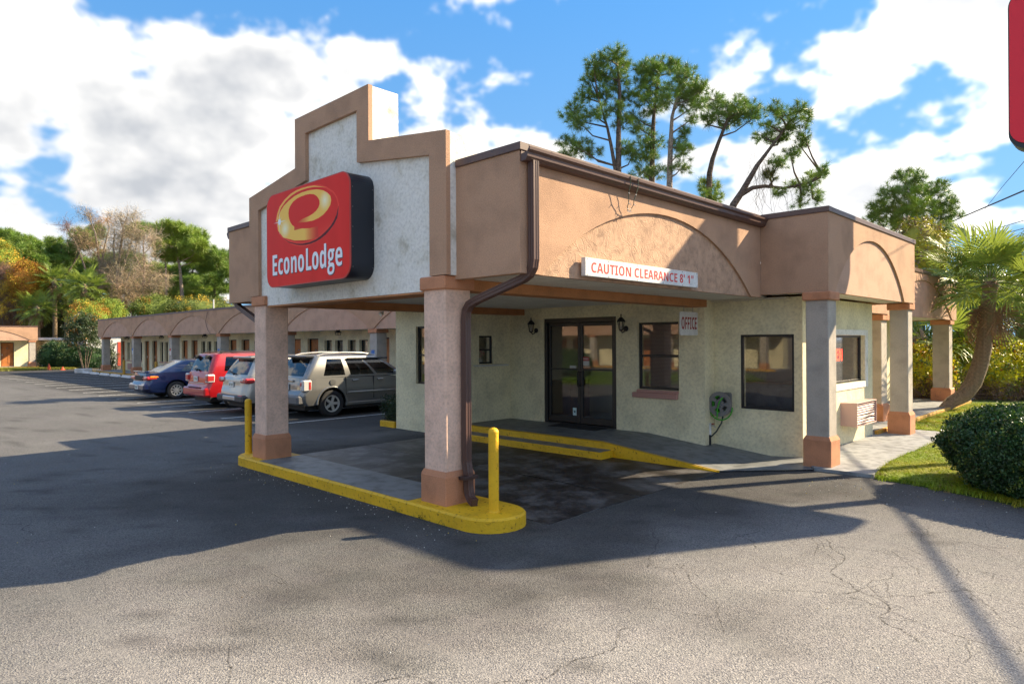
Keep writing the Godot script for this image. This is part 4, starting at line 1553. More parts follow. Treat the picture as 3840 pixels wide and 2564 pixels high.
	var cab := MB.new()
	cab.box(Vector3(-0.58, 0.0, -0.02), Vector3(0.58, 0.43, 0.235), 0.008)
	part(ac, "cabinet", cab, M.grille)
	var fr := MB.new()
	for q in [[-0.585, -0.565, 0.0, 0.43], [0.565, 0.585, 0.0, 0.43]]:
		fr.box(Vector3(q[0], q[2] - 0.004, 0.19), Vector3(q[1], q[3] + 0.004, 0.29), 0.003)
	fr.box(Vector3(-0.565, 0.418, 0.19), Vector3(0.565, 0.434, 0.29), 0.003)
	fr.box(Vector3(-0.565, -0.004, 0.19), Vector3(0.565, 0.012, 0.29), 0.003)
	part(ac, "grille_frame", fr, M.grille)
	boxpart(ac, "dark_core", Vector3(-0.56, 0.013, 0.2355), Vector3(0.56, 0.417, 0.24), M.black)
	for i in 9:
		var y := 0.035 + i * 0.0435
		var sl := MB.new()
		var bend: float = [0.0, 0.002, 0.03, -0.022, -0.004, 0.004, 0.0, 0.0, 0.0][i]
		var mid: float = [0.0, 0.0, 0.2, 0.15, 0.0, 0.0, 0.0, 0.0, 0.0][i]
		var pp := [Vector3(-0.562, y, 0.27), Vector3(mid - 0.15, y + bend * 0.7, 0.27), Vector3(mid + 0.1, y + bend, 0.27), Vector3(0.562, y, 0.27)]
		for k in 3:
			var a: Vector3 = pp[k]
			var b: Vector3 = pp[k + 1]
			var o := Vector3(0, 0.026, -0.028)
			var th := Vector3(0, 0.004, 0.003)
			sl.quad(a, b, b + o, a + o)
			sl.quad(b - th, a - th, a + o - th, b + o - th)
			sl.quad(a - th, b - th, b, a)
		part(ac, "louvre", sl, M.grille)

	# --- door mat
	var dm := thing("door_mat", "black rubber mat in front of the glass double doors", "mat")
	boxpart(dm, "mat", Vector3(5.62, 0.245, -3.4), Vector3(6.06, 0.262, -2.18), M.mat_rubber, 0.005)

	# --- neon OPEN sign behind the side window, with the room's flower vase at the ticket window
	var ns := thing("open_sign", "glowing red OPEN sign inside the side window", "sign", Vector3(8.2, 1.55, 1.30))
	boxpart(ns, "back_board", Vector3(0, 0, -0.01), Vector3(0.86, 0.34, 0.0), M.black)
	var nm := mat(lin(0.5, 0.06, 0.02), 0.4)
	nm.emission_enabled = true
	nm.emission = Color(1.0, 0.22, 0.05)
	nm.emission_energy_multiplier = 1.6
	text_part(ns, "neon_lettering", "OPEN", 0.24, 0.72, Transform3D(Basis(), Vector3(0.07, 0.05, 0.004)), nm, true)
	boxpart(ns, "window_stand", Vector3(0.4, -1.31, -0.03), Vector3(0.44, 0.0, -0.0105), M.black)

	var v := thing("flower_vase", "vase of pink and cream flowers behind the ticket window", "vase", Vector3(5.33, 1.50, -5.12))
	var vs := MB.new()
	vs.lathe([Vector2(0, 0), Vector2(0.035, 0), Vector2(0.05, 0.06), Vector2(0.03, 0.12), Vector2(0.036, 0.14), Vector2(0.0, 0.13)], 12)
	part(v, "vase", vs, M.alu_worn)
	var cols := [lin(0.6, 0.2, 0.2), lin(0.7, 0.5, 0.3), lin(0.65, 0.3, 0.3), lin(0.7, 0.62, 0.5)]
	for i in 14:
		var fl := MB.new()
		var a := rng.randf() * TAU
		var c := Vector3(cos(a) * rng.randf_range(0.02, 0.13), 0.16 + rng.randf() * 0.17, sin(a) * rng.randf_range(0.0, 0.06))
		for k in 5:
			var e := TAU * k / 5
			var d := Vector3(cos(e), sin(e), 0.35)
			var q := Vector3(cos(e + 0.5), sin(e + 0.5), 0.35)
			var q2 := Vector3(cos(e - 0.5), sin(e - 0.5), 0.35)
			fl.tri(c, c + q2 * 0.018, c + d * 0.034)
			fl.tri(c, c + d * 0.034, c + q * 0.018)
		part(v, "flower", fl, mat(cols[i % 4], 0.7))
	boxpart(v, "shelf", Vector3(-0.2, -0.02, -0.1), Vector3(0.2, 0.0, 0.1), M.white_paint)

	# --- flood light under the eave at the left end
	var fl2 := thing("flood_light", "small round flood light under the eave at the office end wall", "lamp", Vector3(4.0, 2.77, -6.95))
	var fm := MB.new()
	fm.tube([Vector3(0, 0, 0), Vector3(0, -0.06, 0.0), Vector3(-0.04, -0.09, 0.02)], 0.014, 6)
	part(fl2, "bracket", fm, M.alu_worn)
	fm = MB.new()
	fm.xf = Transform3D(Basis(Vector3(0, 0, 1), 1.9), Vector3(-0.03, -0.1, 0.02))
	fm.lathe([Vector2(0, -0.03), Vector2(0.025, -0.02), Vector2(0.05, 0.05), Vector2(0.05, 0.07), Vector2(0.0, 0.06)], 12)
	part(fl2, "lamp_head", fm, M.alu_worn)

	# --- string of unlit lights hanging from the gutter
	var sl := thing("string_lights", "loose loop of unlit string lights hanging from the gutter", "string lights")
	var cord := MB.new()
	var pts := []
	for i in 21:
		var t := i / 20.0
		pts.append(Vector3(lerpf(1.95, 2.13, t) + sin(i * 2.1) * 0.012, 4.0 - 0.40 * (1.0 - pow(absf(2.0 * t - 1.0), 3.0)), 1.176 - 0.1 * (1.0 - pow(absf(2.0 * t - 1.0), 2.0))))
	cord.tube(pts, 0.005, 5)
	part(sl, "cord", cord, mat(lin(0.06, 0.09, 0.06), 0.6))
	for i in range(2, 20, 2):
		var bl := MB.new()
		var d := Vector3(sin(i * 1.7), -0.4, 0.5).normalized()
		bl.tube([pts[i], pts[i] + d * 0.035], [0.006, 0.003], 5)
		part(sl, "bulb", bl, M.white_paint)

func panel_door(parent: Node, xf: Transform3D, x0: float, x1: float, y0: float, y1: float, recess: float, number := "") -> void:
	var d := Node3D.new()
	d.name = "door"
	parent.add_child(d, true)
	var f := MB.new()
	f.xf = xf
	f.box(Vector3(x0, y0, -recess - 0.03), Vector3(x0 + 0.05, y1, -recess + 0.05))
	f.box(Vector3(x1 - 0.05, y0, -recess - 0.03), Vector3(x1, y1, -recess + 0.05))
	f.box(Vector3(x0 + 0.05, y1 - 0.05, -recess - 0.03), Vector3(x1 - 0.05, y1, -recess + 0.05))
	part(d, "frame", f, M.door_edge)
	var l := MB.new()
	l.xf = xf
	l.box(Vector3(x0 + 0.052, y0 + 0.01, -recess - 0.05), Vector3(x1 - 0.052, y1 - 0.052, -recess))
	var w := x1 - x0 - 0.104
	for r in [[0.12, 0.42], [0.48, 0.74], [0.78, 0.95]]:
		for c in [[0.10, 0.45], [0.55, 0.90]]:
			var a := Vector3(x0 + 0.052 + w * c[0], lerpf(y0, y1, r[0]), -recess)
			var b := Vector3(x0 + 0.052 + w * c[1], lerpf(y0, y1, r[1]), -recess + 0.012)
			l.box(a, b, 0.01)
	part(d, "leaf", l, M.door_orange)
	var k := MB.new()
	k.xf = xf
	k.box(Vector3(x0 + 0.09, y0 + 0.92, -recess), Vector3(x0 + 0.15, y0 + 1.08, -recess + 0.05), 0.01)
	part(d, "handle", k, M.alu_worn)
	if number:
		var pb := MB.new()
		pb.xf = xf
		var cx := (x0 + x1) / 2
		pb.box(Vector3(cx - 0.07, y0 + 1.52, -recess), Vector3(cx + 0.07, y0 + 1.6, -recess + 0.016))
		part(d, "number_plate", pb, M.black)
		text_part(d, "room_number", number, 0.05, 0.08, Transform3D(xf.basis, xf * Vector3(cx - 0.04, y0 + 1.535, -recess + 0.017)), mat(lin(0.7, 0.68, 0.6), 0.5), true)

# a row of motel rooms: local u along the front, +z out of it; columns at the given places
func motel_row(label: String, xf: Transform3D, u0: float, u1: float, cols: Array, doors: Array, wins: Array, grilles: Array, rise: float, ytop: float, ybot: float, wall_back: float, depth: float, m_shaft: Material) -> Node3D:
	var t := thing("motel_wing", label, "building")
	# fascia with one arch per bay
	var arches := []
	for i in cols.size() - 1:
		var a: float = cols[i]
		var b: float = cols[i + 1]
		arches.append([(a + b) / 2, absf(b - a) / 2 - 0.12, rise])
	arches.sort_custom(func(p, q): return p[0] < q[0])
	var fasc := Node3D.new()
	fasc.name = "front"
	t.add_child(fasc, true)
	arch_fascia(fasc, xf, u0, u1, ybot, ytop, arches, M.tan, M.arch_pink)
	var e := MB.new()
	e.xf = xf
	e.box(Vector3(u0 - 0.02, ytop - 0.02, -0.14), Vector3(u1 + 0.02, ytop + 0.07, 0.025))
	part(t, "metal_edge", e, M.cap_brown)
	for u in [u0, u1]:
		var s := 0.0 if u == u0 else -0.12
		e = MB.new()
		e.xf = xf
		e.box(Vector3(u + s, ybot + 0.003, -depth), Vector3(u + s + 0.12, ytop - 0.021, -0.121))
		part(t, "end_fascia", e, M.tan)
	e = MB.new()
	e.xf = xf
	e.box(Vector3(u0 + 0.12, ytop - 0.12, -depth), Vector3(u1 - 0.12, ytop - 0.07, -0.12))
	part(t, "roof_deck", e, M.roof)
	e = MB.new()
	e.xf = xf
	e.box(Vector3(u0 + 0.12, ybot + 0.02, -wall_back), Vector3(u1 - 0.12, ybot + 0.04, -0.12))
	part(t, "soffit", e, M.soffit)
	# walkway and kerb
	e = MB.new()
	e.xf = xf
	e.box(Vector3(u0, -0.05, -wall_back - 0.1), Vector3(u1, 0.12, 0.30))
	part(t, "walkway", e, M.walk)
	e = MB.new()
	e.xf = xf
	e.box(Vector3(u0, -0.05, 0.302), Vector3(u1, 0.123, 0.38), 0.01)
	part(t, "yellow_kerb", e, M.yellow_old)
	# wall with openings
	var holes := []
	for d in doors:
		holes.append([d - 0.47, d + 0.47, 0.12, 2.2])
	for wv in wins:
		holes.append([wv - 0.31, wv + 0.31, 0.85, 2.12])
	e = MB.new()
	e.xf = xf * Transform3D(Basis(), Vector3(0, 0, -wall_back))
	e.wall(u0 + 0.25, u1 - 0.25, 0.0, ybot + 0.02, 0.2, holes)
	part(t, "wall", e, M.cream)
	e = MB.new()
	e.xf = xf
	e.box(Vector3(u0 + 0.25, 0.0, -depth), Vector3(u1 - 0.25, ybot + 0.02, -wall_back - 0.75))
	part(t, "rooms", e, M.interior_floor)
	for s in [u0 + 0.25, u1 - 0.35]:
		e = MB.new()
		e.xf = xf
		e.box(Vector3(s, 0.0, -wall_back - 0.749), Vector3(s + 0.1, ybot + 0.02, -wall_back - 0.2))
		part(t, "end_wall", e, M.cream)
	var wxf := xf * Transform3D(Basis(), Vector3(0, 0, -wall_back))
	var num := 29
	for d in doors:
		num -= 1
		panel_door(t, wxf, d - 0.468, d + 0.468, 0.121, 2.199, 0.16, str(num))
	for wv in wins:
		var wu := window_unit(t, wxf, wv - 0.309, wv + 0.309, 0.851, 2.119, M.black_metal, M.glass, 0.04, 0.05, 0.12, true)
		var cu := MB.new()
		cu.xf = wxf
		for k in 6:
			cu.box(Vector3(wv - 0.26 + k * 0.088, 0.9, -0.24 - 0.02 * (k % 2)), Vector3(wv - 0.26 + k * 0.088 + 0.08, 2.08, -0.225 - 0.02 * (k % 2)))
		part(wu, "curtain", cu, M.grey_col)
		var sb := MB.new()
		sb.xf = wxf
		sb.box(Vector3(wv - 0.34, 0.76, -0.12), Vector3(wv + 0.34, 0.848, 0.03), 0.006)
		part(wu, "sill", sb, M.sill_pink)
	for g in grilles:
		var gu := Node3D.new()
		gu.name = "wall_grille"
		t.add_child(gu, true)
		var gb := MB.new()
		gb.xf = wxf
		gb.box(Vector3(g - 0.42, 0.2, -0.01), Vector3(g + 0.42, 0.62, 0.06), 0.01)
		part(gu, "grille_box", gb, M.grille_far)
		for k in 7:
			var gs := MB.new()
			gs.xf = wxf
			gs.box(Vector3(g - 0.39, 0.235 + k * 0.053, 0.06), Vector3(g + 0.39, 0.265 + k * 0.053, 0.075))
			part(gu, "slat", gs, M.grille)
	for c in cols:
		var cb := Node3D.new()
		cb.name = "column"
		t.add_child(cb, true)
		var w1 := 0.27
		var w2 := 0.22
		var z1 := -0.02
		e = MB.new()
		e.xf = xf
		e.box(Vector3(c - w1, 0.1, z1 - 2 * w1), Vector3(c + w1, 0.47, z1), 0.012)
		e.taper(c - w1 + 0.006, c + w1 - 0.006, z1 - 2 * w1 + 0.006, z1 - 0.006, 0.468, c - w2 - 0.003, c + w2 + 0.003, z1 - w1 - w2 - 0.003, z1 - w1 + w2 + 0.003, 0.515)
		part(cb, "base", e, M.base)
		e = MB.new()
		e.xf = xf
		e.box(Vector3(c - w2, 0.3, z1 - w1 - w2), Vector3(c + w2, ybot - 0.13, z1 - w1 + w2), 0.012)
		part(cb, "shaft", e, m_shaft)
		e = MB.new()
		e.xf = xf
		e.box(Vector3(c - w1, ybot - 0.145, z1 - 2 * w1), Vector3(c + w1, ybot - 0.002, z1), 0.012)
		part(cb, "cap", e, M.base)
	return t

func porch_light(p: Vector3, label: String) -> void:
	var t := thing("porch_light", label, "lantern", p, 0.0, "ceiling lanterns along the motel walkway")
	var b := MB.new()
	b.lathe([Vector2(0.0, 0.02), Vector2(0.1, 0.02), Vector2(0.1, -0.02), Vector2(0.06, -0.03), Vector2(0.17, -0.06), Vector2(0.14, -0.09)], 6)
	b.lathe([Vector2(0.10, -0.19), Vector2(0.11, -0.18), Vector2(0.0, -0.18)], 6)
	for k in 6:
		var a := TAU * k / 6
		b.tube([Vector3(cos(a) * 0.14, -0.09, sin(a) * 0.14), Vector3(cos(a) * 0.105, -0.185, sin(a) * 0.105)], 0.009, 4)
	part(t, "frame", b, M.black_metal)
	b = MB.new()
	b.lathe([Vector2(0.1, -0.18), Vector2(0.132, -0.09)], 6)
	part(t, "glass", b, M.glass)

func build_motel_wings() -> void:
	# the long row behind the parked cars
	var cols := []
	var doors := []
	var wins := []
	var grilles := []
	for i in 6:
		var z := -14.6 - 6.83 * i
		cols.append(z)
	for i in 6:
		var z := -15.2 - 6.9 * i
		doors.append(z - 0.78)
		doors.append(z + 0.78)
		for k in [-2.08, -2.95, 2.08, 2.95]:
			var wz: float = z + k
			if wz > -49.0:
				wins.append(wz)
		for k in [-2.5, 2.5]:
			var wz: float = z + k
			if wz > -49.0:
				grilles.append(wz)
	doors = doors.filter(func(d): return d > -49.0 and d < -8.5)
	wins = wins.filter(func(d): return d < -8.5)
	cols.push_front(-8.0)
	motel_row("long single-storey motel row with pink arches behind the parked cars", face_nx(8.8), -49.6, -7.7, cols, doors, wins, grilles, 1.0, 3.72, 2.5, 1.42, 8.0, M.grey_col)
	for i in 5:
		porch_light(Vector3(9.5, 2.5, -14.6 - 6.83 * (i + 0.5) + 3.4 * 0.0), ["black porch lantern in the arch nearest the office end wall", "black porch lantern seen above the pale grey suv", "black porch lantern left of the red suv roof", "black porch lantern in the third arch from the far end", "black porch lantern in the second arch from the far end"][i])
	# the row across the end of the lot
	motel_row("far sunlit motel room with orange door at the left edge", face_pz(-64.0), -30.0, 7.78, [7.4, 0.4, -6.6, -13.6, -20.6], [5.95, 0.3, -5.2, -10.0], [4.35, 2.2, -2.0, -7.5], [4.5, 2.2], 0.98, 3.55, 2.36, 2.0, 8.0, M.grey_col)
	# the row running back past the office corner
	motel_row("motel row behind the leaning palm past the office corner", face_pz(1.2), 10.3, 19.75, [12.4, 19.3], [15.8], [], [], 1.0, 3.8, 2.6, 1.5, 7.0, M.grey_col)
	# the row across the lot, seen only as a mirror image in the office glass
	motel_row("motel row across the lot mirrored in the office glass", face_px(-25.0), 12.0, 54.0, [13.0, 19.8, 26.6, 33.4, 40.2, 47.0, 53.6], [15.5, 17.2, 22.4, 24.0, 29.2, 30.8, 36.0, 37.6], [20.5, 27.4, 34.0, 18.6], [20.5, 27.4], 1.0, 3.7, 2.5, 1.5, 7.0, M.grey_col)
	# notices on the columns
	var nt := [[-14.6, "blue and white notice on the column behind the pale grey suv", lin(0.05, 0.16, 0.45)], [-28.26, "blue and white notice on the column left of the red suv", lin(0.05, 0.16, 0.45)], [-35.09, "red and white notice on a motel column", lin(0.5, 0.06, 0.05)], [-41.92, "blue notice on the second column from the far end", lin(0.05, 0.16, 0.45)]]
	for n in nt:
		var t := thing("column_notice", n[1], "notice", Vector3(8.86, 1.35, n[0]), 0.0, "notices on the motel columns")
		var b := MB.new()
		b.xf = face_nx(0.01)
		b.prism(rounded_rect(-0.13, 0.13, 0.0, 0.34, 0.06, 4), 0.0, 0.012)
		part(t, "plate", b, M.white_paint)
		b = MB.new()
		b.xf = face_nx(0.01)
		b.prism(poly([[-0.13, 0.24], [0.13, 0.24], [0.08, 0.39], [-0.08, 0.39]]), 0.0, 0.014)
		part(t, "heading", b, mat(n[2], 0.5))
		for k in 3:
			boxpart(t, "text_line", Vector3(-0.006, 0.06 + 0.05 * k, -0.07), Vector3(-0.0015, 0.075 + 0.05 * k, 0.05), mat(n[2], 0.5))
	# aerial pole and its wire on the roof
	var an := thing("roof_aerial", "thin white aerial pole on the motel row roof with a loose wire", "aerial", Vector3(9.0, 3.66, -29.2))
	var ab := MB.new()
	ab.tube([Vector3(0, -0.06, 0), Vector3(0, 0.62, 0)], 0.03, 6)
	part(an, "pole", ab, M.white_paint)
	ab = MB.new()
	ab.tube([Vector3(0, 0.1, 0), Vector3(-0.24, -0.05, -0.2), Vector3(-0.24, -0.5, -0.45), Vector3(-0.23, -0.95, -0.2), Vector3(-0.22, -1.15, 0.1)], 0.009, 5)
	part(an, "wire", ab, M.black)
	# fire cabinet on the wall
	var fc := thing("fire_cabinet", "red fire extinguisher cabinet on the motel wall above the red suv", "cabinet", Vector3(10.22, 1.3, -24.6))
	var fb := MB.new()
	fb.box(Vector3(-0.22, 0.0, -0.2), Vector3(0.0, 0.5, 0.2), 0.02)
	fb.box(Vector3(-0.24, 0.49, -0.22), Vector3(0.0, 0.53, 0.22), 0.01)
	part(fc, "box", fb, mat(lin(0.5, 0.03, 0.03), 0.4))
	# utility shed with an orange door
	var sh := thing("utility_shed", "cream flat-roofed shed with an orange door beyond the dark shrubs", "shed", Vector3(9.6, 0, -67.0))
	var w := MB.new()
	w.xf = face_pz(0.0)
	w.wall(-0.75, 1.3, 0.0, 2.4, 0.2, [[-0.6, 0.48, 0.04, 2.12]])
	part(sh, "wall", w, M.cream)
	boxpart(sh, "side_wall", Vector3(-0.75, 0, -4.0), Vector3(-0.55, 2.4, -0.201), M.cream)
	boxpart(sh, "side_wall", Vector3(1.1, 0, -4.0), Vector3(1.3, 2.4, -0.201), M.cream)
	boxpart(sh, "roof", Vector3(-1.3, 2.4, -4.2), Vector3(1.5, 2.62, 0.4), M.white_paint, 0.01)
	panel_door(sh, Transform3D(), -0.598, 0.478, 0.041, 2.119, 0.06)
	# white clapboard building behind the shrubs
	var wb := thing("clapboard_house", "white clapboard wall with a red door glimpsed beyond the far column", "building", Vector3(13.5, 0, -62.0))
	boxpart(wb, "core", Vector3(-2.6, 0, -3.0), Vector3(6.0, 2.9, -0.02), M.white_paint)
	for k in 18:
		boxpart(wb, "clapboard", Vector3(-2.62, 0.05 + k * 0.16, -0.02), Vector3(6.02, 0.05 + k * 0.16 + 0.15, 0.012), M.white_paint)
	boxpart(wb, "red_door", Vector3(-0.1, 0.05, 0.0125), Vector3(0.75, 2.2, 0.05), mat(lin(0.45, 0.06, 0.03), 0.6))
	var rf := MB.new()
	rf.xf = face_pz(0.0)
	rf.prism(poly([[-3.0, 2.9], [6.4, 2.9], [1.7, 4.6]]), -3.2, 0.3)
	part(wb, "roof", rf, M.roof)

# smooth grid of points G[row][col]; cells listed in skip ("r,c") are left open
func grid(b: MB, G: Array, cells: Callable, mirror := true) -> void:
	var R := G.size()
	var C: int = G[0].size()
	var N := []
	for r in R:
		var row := []
		for c in C:
			var du: Vector3 = G[r][mini(c + 1, C - 1)] - G[r][maxi(c - 1, 0)]
			var dv: Vector3 = G[mini(r + 1, R - 1)][c] - G[maxi(r - 1, 0)][c]
			var nn := du.cross(dv)
			row.append(nn.normalized() if nn.length() > 1e-9 else Vector3.UP)
		N.append(row)
	for r in R - 1:
		for c in C - 1:
			if not cells.call(r, c):
				continue
			var p := [G[r][c], G[r][c + 1], G[r + 1][c + 1], G[r + 1][c]]
			var q := [N[r][c], N[r][c + 1], N[r + 1][c + 1], N[r + 1][c]]
			b.smooth_tri(p[0], p[1], p[2], q[0], q[1], q[2])
			b.smooth_tri(p[0], p[2], p[3], q[0], q[2], q[3])
			if mirror:
				var mp := []
				var mq := []
				for k in 4:
					mp.append(Vector3(p[k].x, p[k].y, -p[k].z))
					mq.append(Vector3(q[k].x, q[k].y, -q[k].z))
				b.smooth_tri(mp[0], mp[2], mp[1], mq[0], mq[2], mq[1])
				b.smooth_tri(mp[0], mp[3], mp[2], mq[0], mq[3], mq[2])

func lerp_table(t: Array, y: float) -> float:
	if y <= t[0][0]:
		return t[0][1]
	for i in t.size() - 1:
		if y <= t[i + 1][0]:
			return lerpf(t[i][1], t[i + 1][1], (y - t[i][0]) / (t[i + 1][0] - t[i][0]))
	return t[t.size() - 1][1]

# half outline (rear centre -> right side -> front centre) of a rounded rectangle; side points at the given x
func half_outline(xr: float, xf: float, hw: float, rc: float, rf: float, sides: Array, y: float, bow := 0.03) -> Array:
	var p := []
	for f in [0.0, 0.35, 0.7, 1.0]:
		var z: float = f * (hw - rc)
		p.append(Vector3(xr + bow * pow(z / hw, 2), y, z))
	for i in range(1, 6):
		var a := PI / 2 * i / 6.0
		p.append(Vector3(xr + bow + rc - rc * cos(a), y, hw - rc + rc * sin(a)))
	for s in sides:
		p.append(Vector3(clampf(s, xr + bow + rc, xf - rf), y, hw))
	for i in range(1, 6):
		var a := PI / 2 * (1.0 - i / 6.0)
		p.append(Vector3(xf - rf + rf * cos(a), y, hw - rf + rf * sin(a)))
	for f in [1.0, 0.6, 0.0]:
		p.append(Vector3(xf, y, f * (hw - rf)))
	return p

func wheel(parent: Node, at: Vector3, r: float, rim_r: float, width: float, spokes: int, side: float, m_rim: Material) -> void:
	var w := Node3D.new()
	w.name = "wheel"
	parent.add_child(w, true)
	w.position = at
	var base := Transform3D(Basis(Vector3.RIGHT, PI / 2 * side), Vector3.ZERO)   # lathe axis y -> outward z
	var t := MB.new()
	t.xf = base
	var h := width / 2
	t.lathe([Vector2(rim_r, -h), Vector2(r * 0.93, -h), Vector2(r, -h * 0.7), Vector2(r, h * 0.7), Vector2(r * 0.985, h * 0.86), Vector2(r * 0.94, h), Vector2(r * 0.82, h * 1.06), Vector2(rim_r * 1.04, h), Vector2(rim_r, h * 0.9)], 28)
	part(w, "tyre", t, M.rubber)
	var rim := MB.new()
	rim.xf = base
	rim.lathe([Vector2(rim_r, h * 0.5), Vector2(rim_r * 1.02, h * 0.95), Vector2(rim_r * 0.9, h * 0.92), Vector2(rim_r * 0.86, h * 0.6)], 28)
	rim.lathe([Vector2(rim_r * 0.3, h * 0.5), Vector2(rim_r * 0.26, h * 0.86), Vector2(0.0, h * 0.9)], 18)
	for k in spokes:
		var a := TAU * k / spokes
		rim.xf = base * Transform3D(Basis(Vector3.UP, a), Vector3.ZERO)
		var sw := rim_r * (0.17 if spokes < 6 else 0.11)
		rim.taper(rim_r * 0.15, rim_r * 0.92, -sw, sw, h * 0.55, rim_r * 0.15, rim_r * 0.92, -sw * 0.8, sw * 0.8, h * 0.84)
	part(w, "rim", rim, m_rim)
	var dk := MB.new()
	dk.xf = base
	dk.lathe([Vector2(rim_r * 0.99, h * 0.3), Vector2(0.0, h * 0.3)], 20)
	part(w, "brake_disc", dk, M.black)

func build_car(nm: String, label: String, at: Vector3, P: Dictionary) -> Node3D:
	var car := thing(nm, label, "car", at, 0.0, "cars parked nose-in at the motel row")
	var hw: float = P.hw
	var wr: float = P.wheel_r
	var wb: float = P.wheelbase
	var ra := wr * 1.2
	var paint: Material = P.paint
	# --- lower body
	var sides := []
	var x0: float = -P.rear
	var x1: float = wb + P.front
	var xs := [x0 + 0.45, x0 + 0.55]
	for w in [0.0, wb]:
		xs.append(w - ra - 0.02)
		for i in 15:
			var a := PI * (1.0 - i / 14.0)
			xs.append(w + cos(a) * ra)
		xs.append(w + ra + 0.02)
	for k in [0.25, 0.4, 0.55, 0.7, 0.85]:
		xs.append(lerpf(ra, wb - ra, k))
	xs.append(x1 - 0.5)
	xs.sort()
	var rows := 12
	var G := []
	for r in rows + 1:
		var t := r / float(rows)
		var line := half_outline(0.0, 1.0, hw, P.rc, P.rf, xs.map(func(x): return 0.5), 0.0)
		var cc := line.size()
		var row := []
		# heights per column: sill raised to follow the wheel arches
		var ref := half_outline(x0, x1, hw, P.rc, P.rf, xs, 0.0)
		for c in cc:
			var px: float = ref[c].x
			var sill: float = P.sill
			for w in [0.0, wb]:
				var d: float = absf(px - w)
				if d < ra and c >= 9 and c < cc - 8:
					sill = maxf(sill, wr + sqrt(ra * ra - d * d))
			var top: float = lerp_table(P.deck, px)
			var y := lerpf(sill, top, t)
			var xr := x0 + lerp_table(P.rear_profile, y)
			var xf := x1 - lerp_table(P.front_profile, y)
			var h2 := hw * lerp_table(P.side_profile, y)
			var o := half_outline(xr, xf, h2, P.rc, P.rf, xs, y)
			row.append(o[c])
		G.append(row)
	var b := MB.new()
	grid(b, G, func(_r, _c): return true)
	# deck closing the top of the lower body (boot lid, bonnet, sill of the glass)
	var top_row: Array = G[rows]
	var D := [top_row]
	for k in [0.985, 0.9, 0.6, 0.0]:
		var row := []
		for p in top_row:
			row.append(Vector3(lerpf(p.x, clampf(p.x, x0 + 0.3, x1 - 0.3), 1.0 - k), p.y + (1.0 - k * k) * 0.028, p.z * k))
		D.append(row)
	grid(b, D, func(_r, _c): return true)
	# --- greenhouse
	var g: Dictionary = P.glass
	var fr := [0.0, 0.03, 0.06]
	for q in g.pillars:
		fr.append(q[0]); fr.append(q[1])
	fr.append(1.0)
	fr.sort()
	var ts := [0.0, 0.09, 0.3, 0.5, 0.7, 0.88, 1.0]
	var GH := []
	for t in ts:
		var y := lerpf(g.y0, g.y1, t)
		var bulge := sin(t * PI) * 0.03
		var xr: float = lerpf(g.xr0, g.xr1, t) - bulge * g.get("rear_bulge", 0.6)
		var xf := lerpf(g.xf0, g.xf1, t) + bulge
		var h2 := lerpf(g.hw0, g.hw1, t * t * 0.5 + t * 0.5) + bulge * 0.5
		var rc := 0.14
		var sx := []
		for f in fr:
			sx.append(lerpf(xr + rc + 0.03, xf - rc, f))
		GH.append(half_outline(xr, xf, h2, rc, rc, sx, y))
	var ncol: int = GH[0].size()
	# column ranges of the panes
	var panes := [[0, 3, "rear_window"], [ncol - 4, ncol - 1, "windscreen"]]
	for i in g.windows.size():
		var wn: Array = g.windows[i]
		var a := -1
		var e := -1
		for k in fr.size():
			if absf(fr[k] - wn[0]) < 1e-4:
				a = 9 + k
			if absf(fr[k] - wn[1]) < 1e-4:
				e = 9 + k
		panes.append([a, e, "side_window"])
	var open := func(r, c):
		if r < 1 or r > 4:
			return true
		for p in panes:
			if c >= p[0] and c < p[1]:
				return false
		return true
	grid(b, GH, open)
	# roof
	var RF := [GH[GH.size() - 1]]
	for k in [0.97, 0.88, 0.55, 0.0]:
		var row := []
		var cx: float = (g.xr1 + g.xf1) / 2
		for p in RF[0]:
			var kk := lerpf(k, 1.0, 0.0)
			row.append(Vector3(cx + (p.x - cx) * lerpf(1.0, kk, 0.25 if k > 0.5 else 0.5), p.y + (1.0 - k) * 0.05 + (0.012 if k < 0.99 else 0.0), p.z * kk))
		RF.append(row)
	grid(b, RF, func(_r, _c): return true)
	part(car, "body", b, paint)
	for p in panes:
		for s in 2:
			if s == 1 and p[2] != "side_window":
				continue
			var pb := MB.new()
			var pick := func(r, c): return r >= 1 and r <= 4 and c >= p[0] and c < p[1]
			if p[2] == "side_window":
				var G2 := GH
				if s == 1:
					G2 = []
					for row in GH:
						var rr := []
						for q in row:
							rr.append(Vector3(q.x, q.y, -q.z))
						G2.append(rr)
				grid(pb, G2, pick, false)
			else:
				grid(pb, GH, pick, true)
			part(car, p[2], pb, P.glass_rear if (p[2] == "rear_window" or p[0] < P.get("dark_until", 0)) else P.glass_mat)
	# --- floor pan, cabin floor and seats
	var u := MB.new()
	u.box(Vector3(x0 + 0.25, 0.2, -hw + 0.28), Vector3(x1 - 0.25, 0.62, hw - 0.28))
	u.box(Vector3(ra + 0.02, 0.2, -hw + 0.06), Vector3(wb - ra - 0.02, 0.5, hw - 0.06))
	part(car, "underbody", u, M.black)
	for s in [-1, 1]:
		for sx in g.seats:
			var st := MB.new()
			st.box(Vector3(sx - 0.12, g.y0 - 0.3, s * 0.4 - 0.24), Vector3(sx + 0.1, g.y0 + 0.24, s * 0.4 + 0.24), 0.06)
			st.box(Vector3(sx - 0.1, g.y0 + 0.26, s * 0.4 - 0.12), Vector3(sx + 0.04, g.y0 + 0.42, s * 0.4 + 0.12), 0.04)
			part(car, "seat", st, M.counter_side)
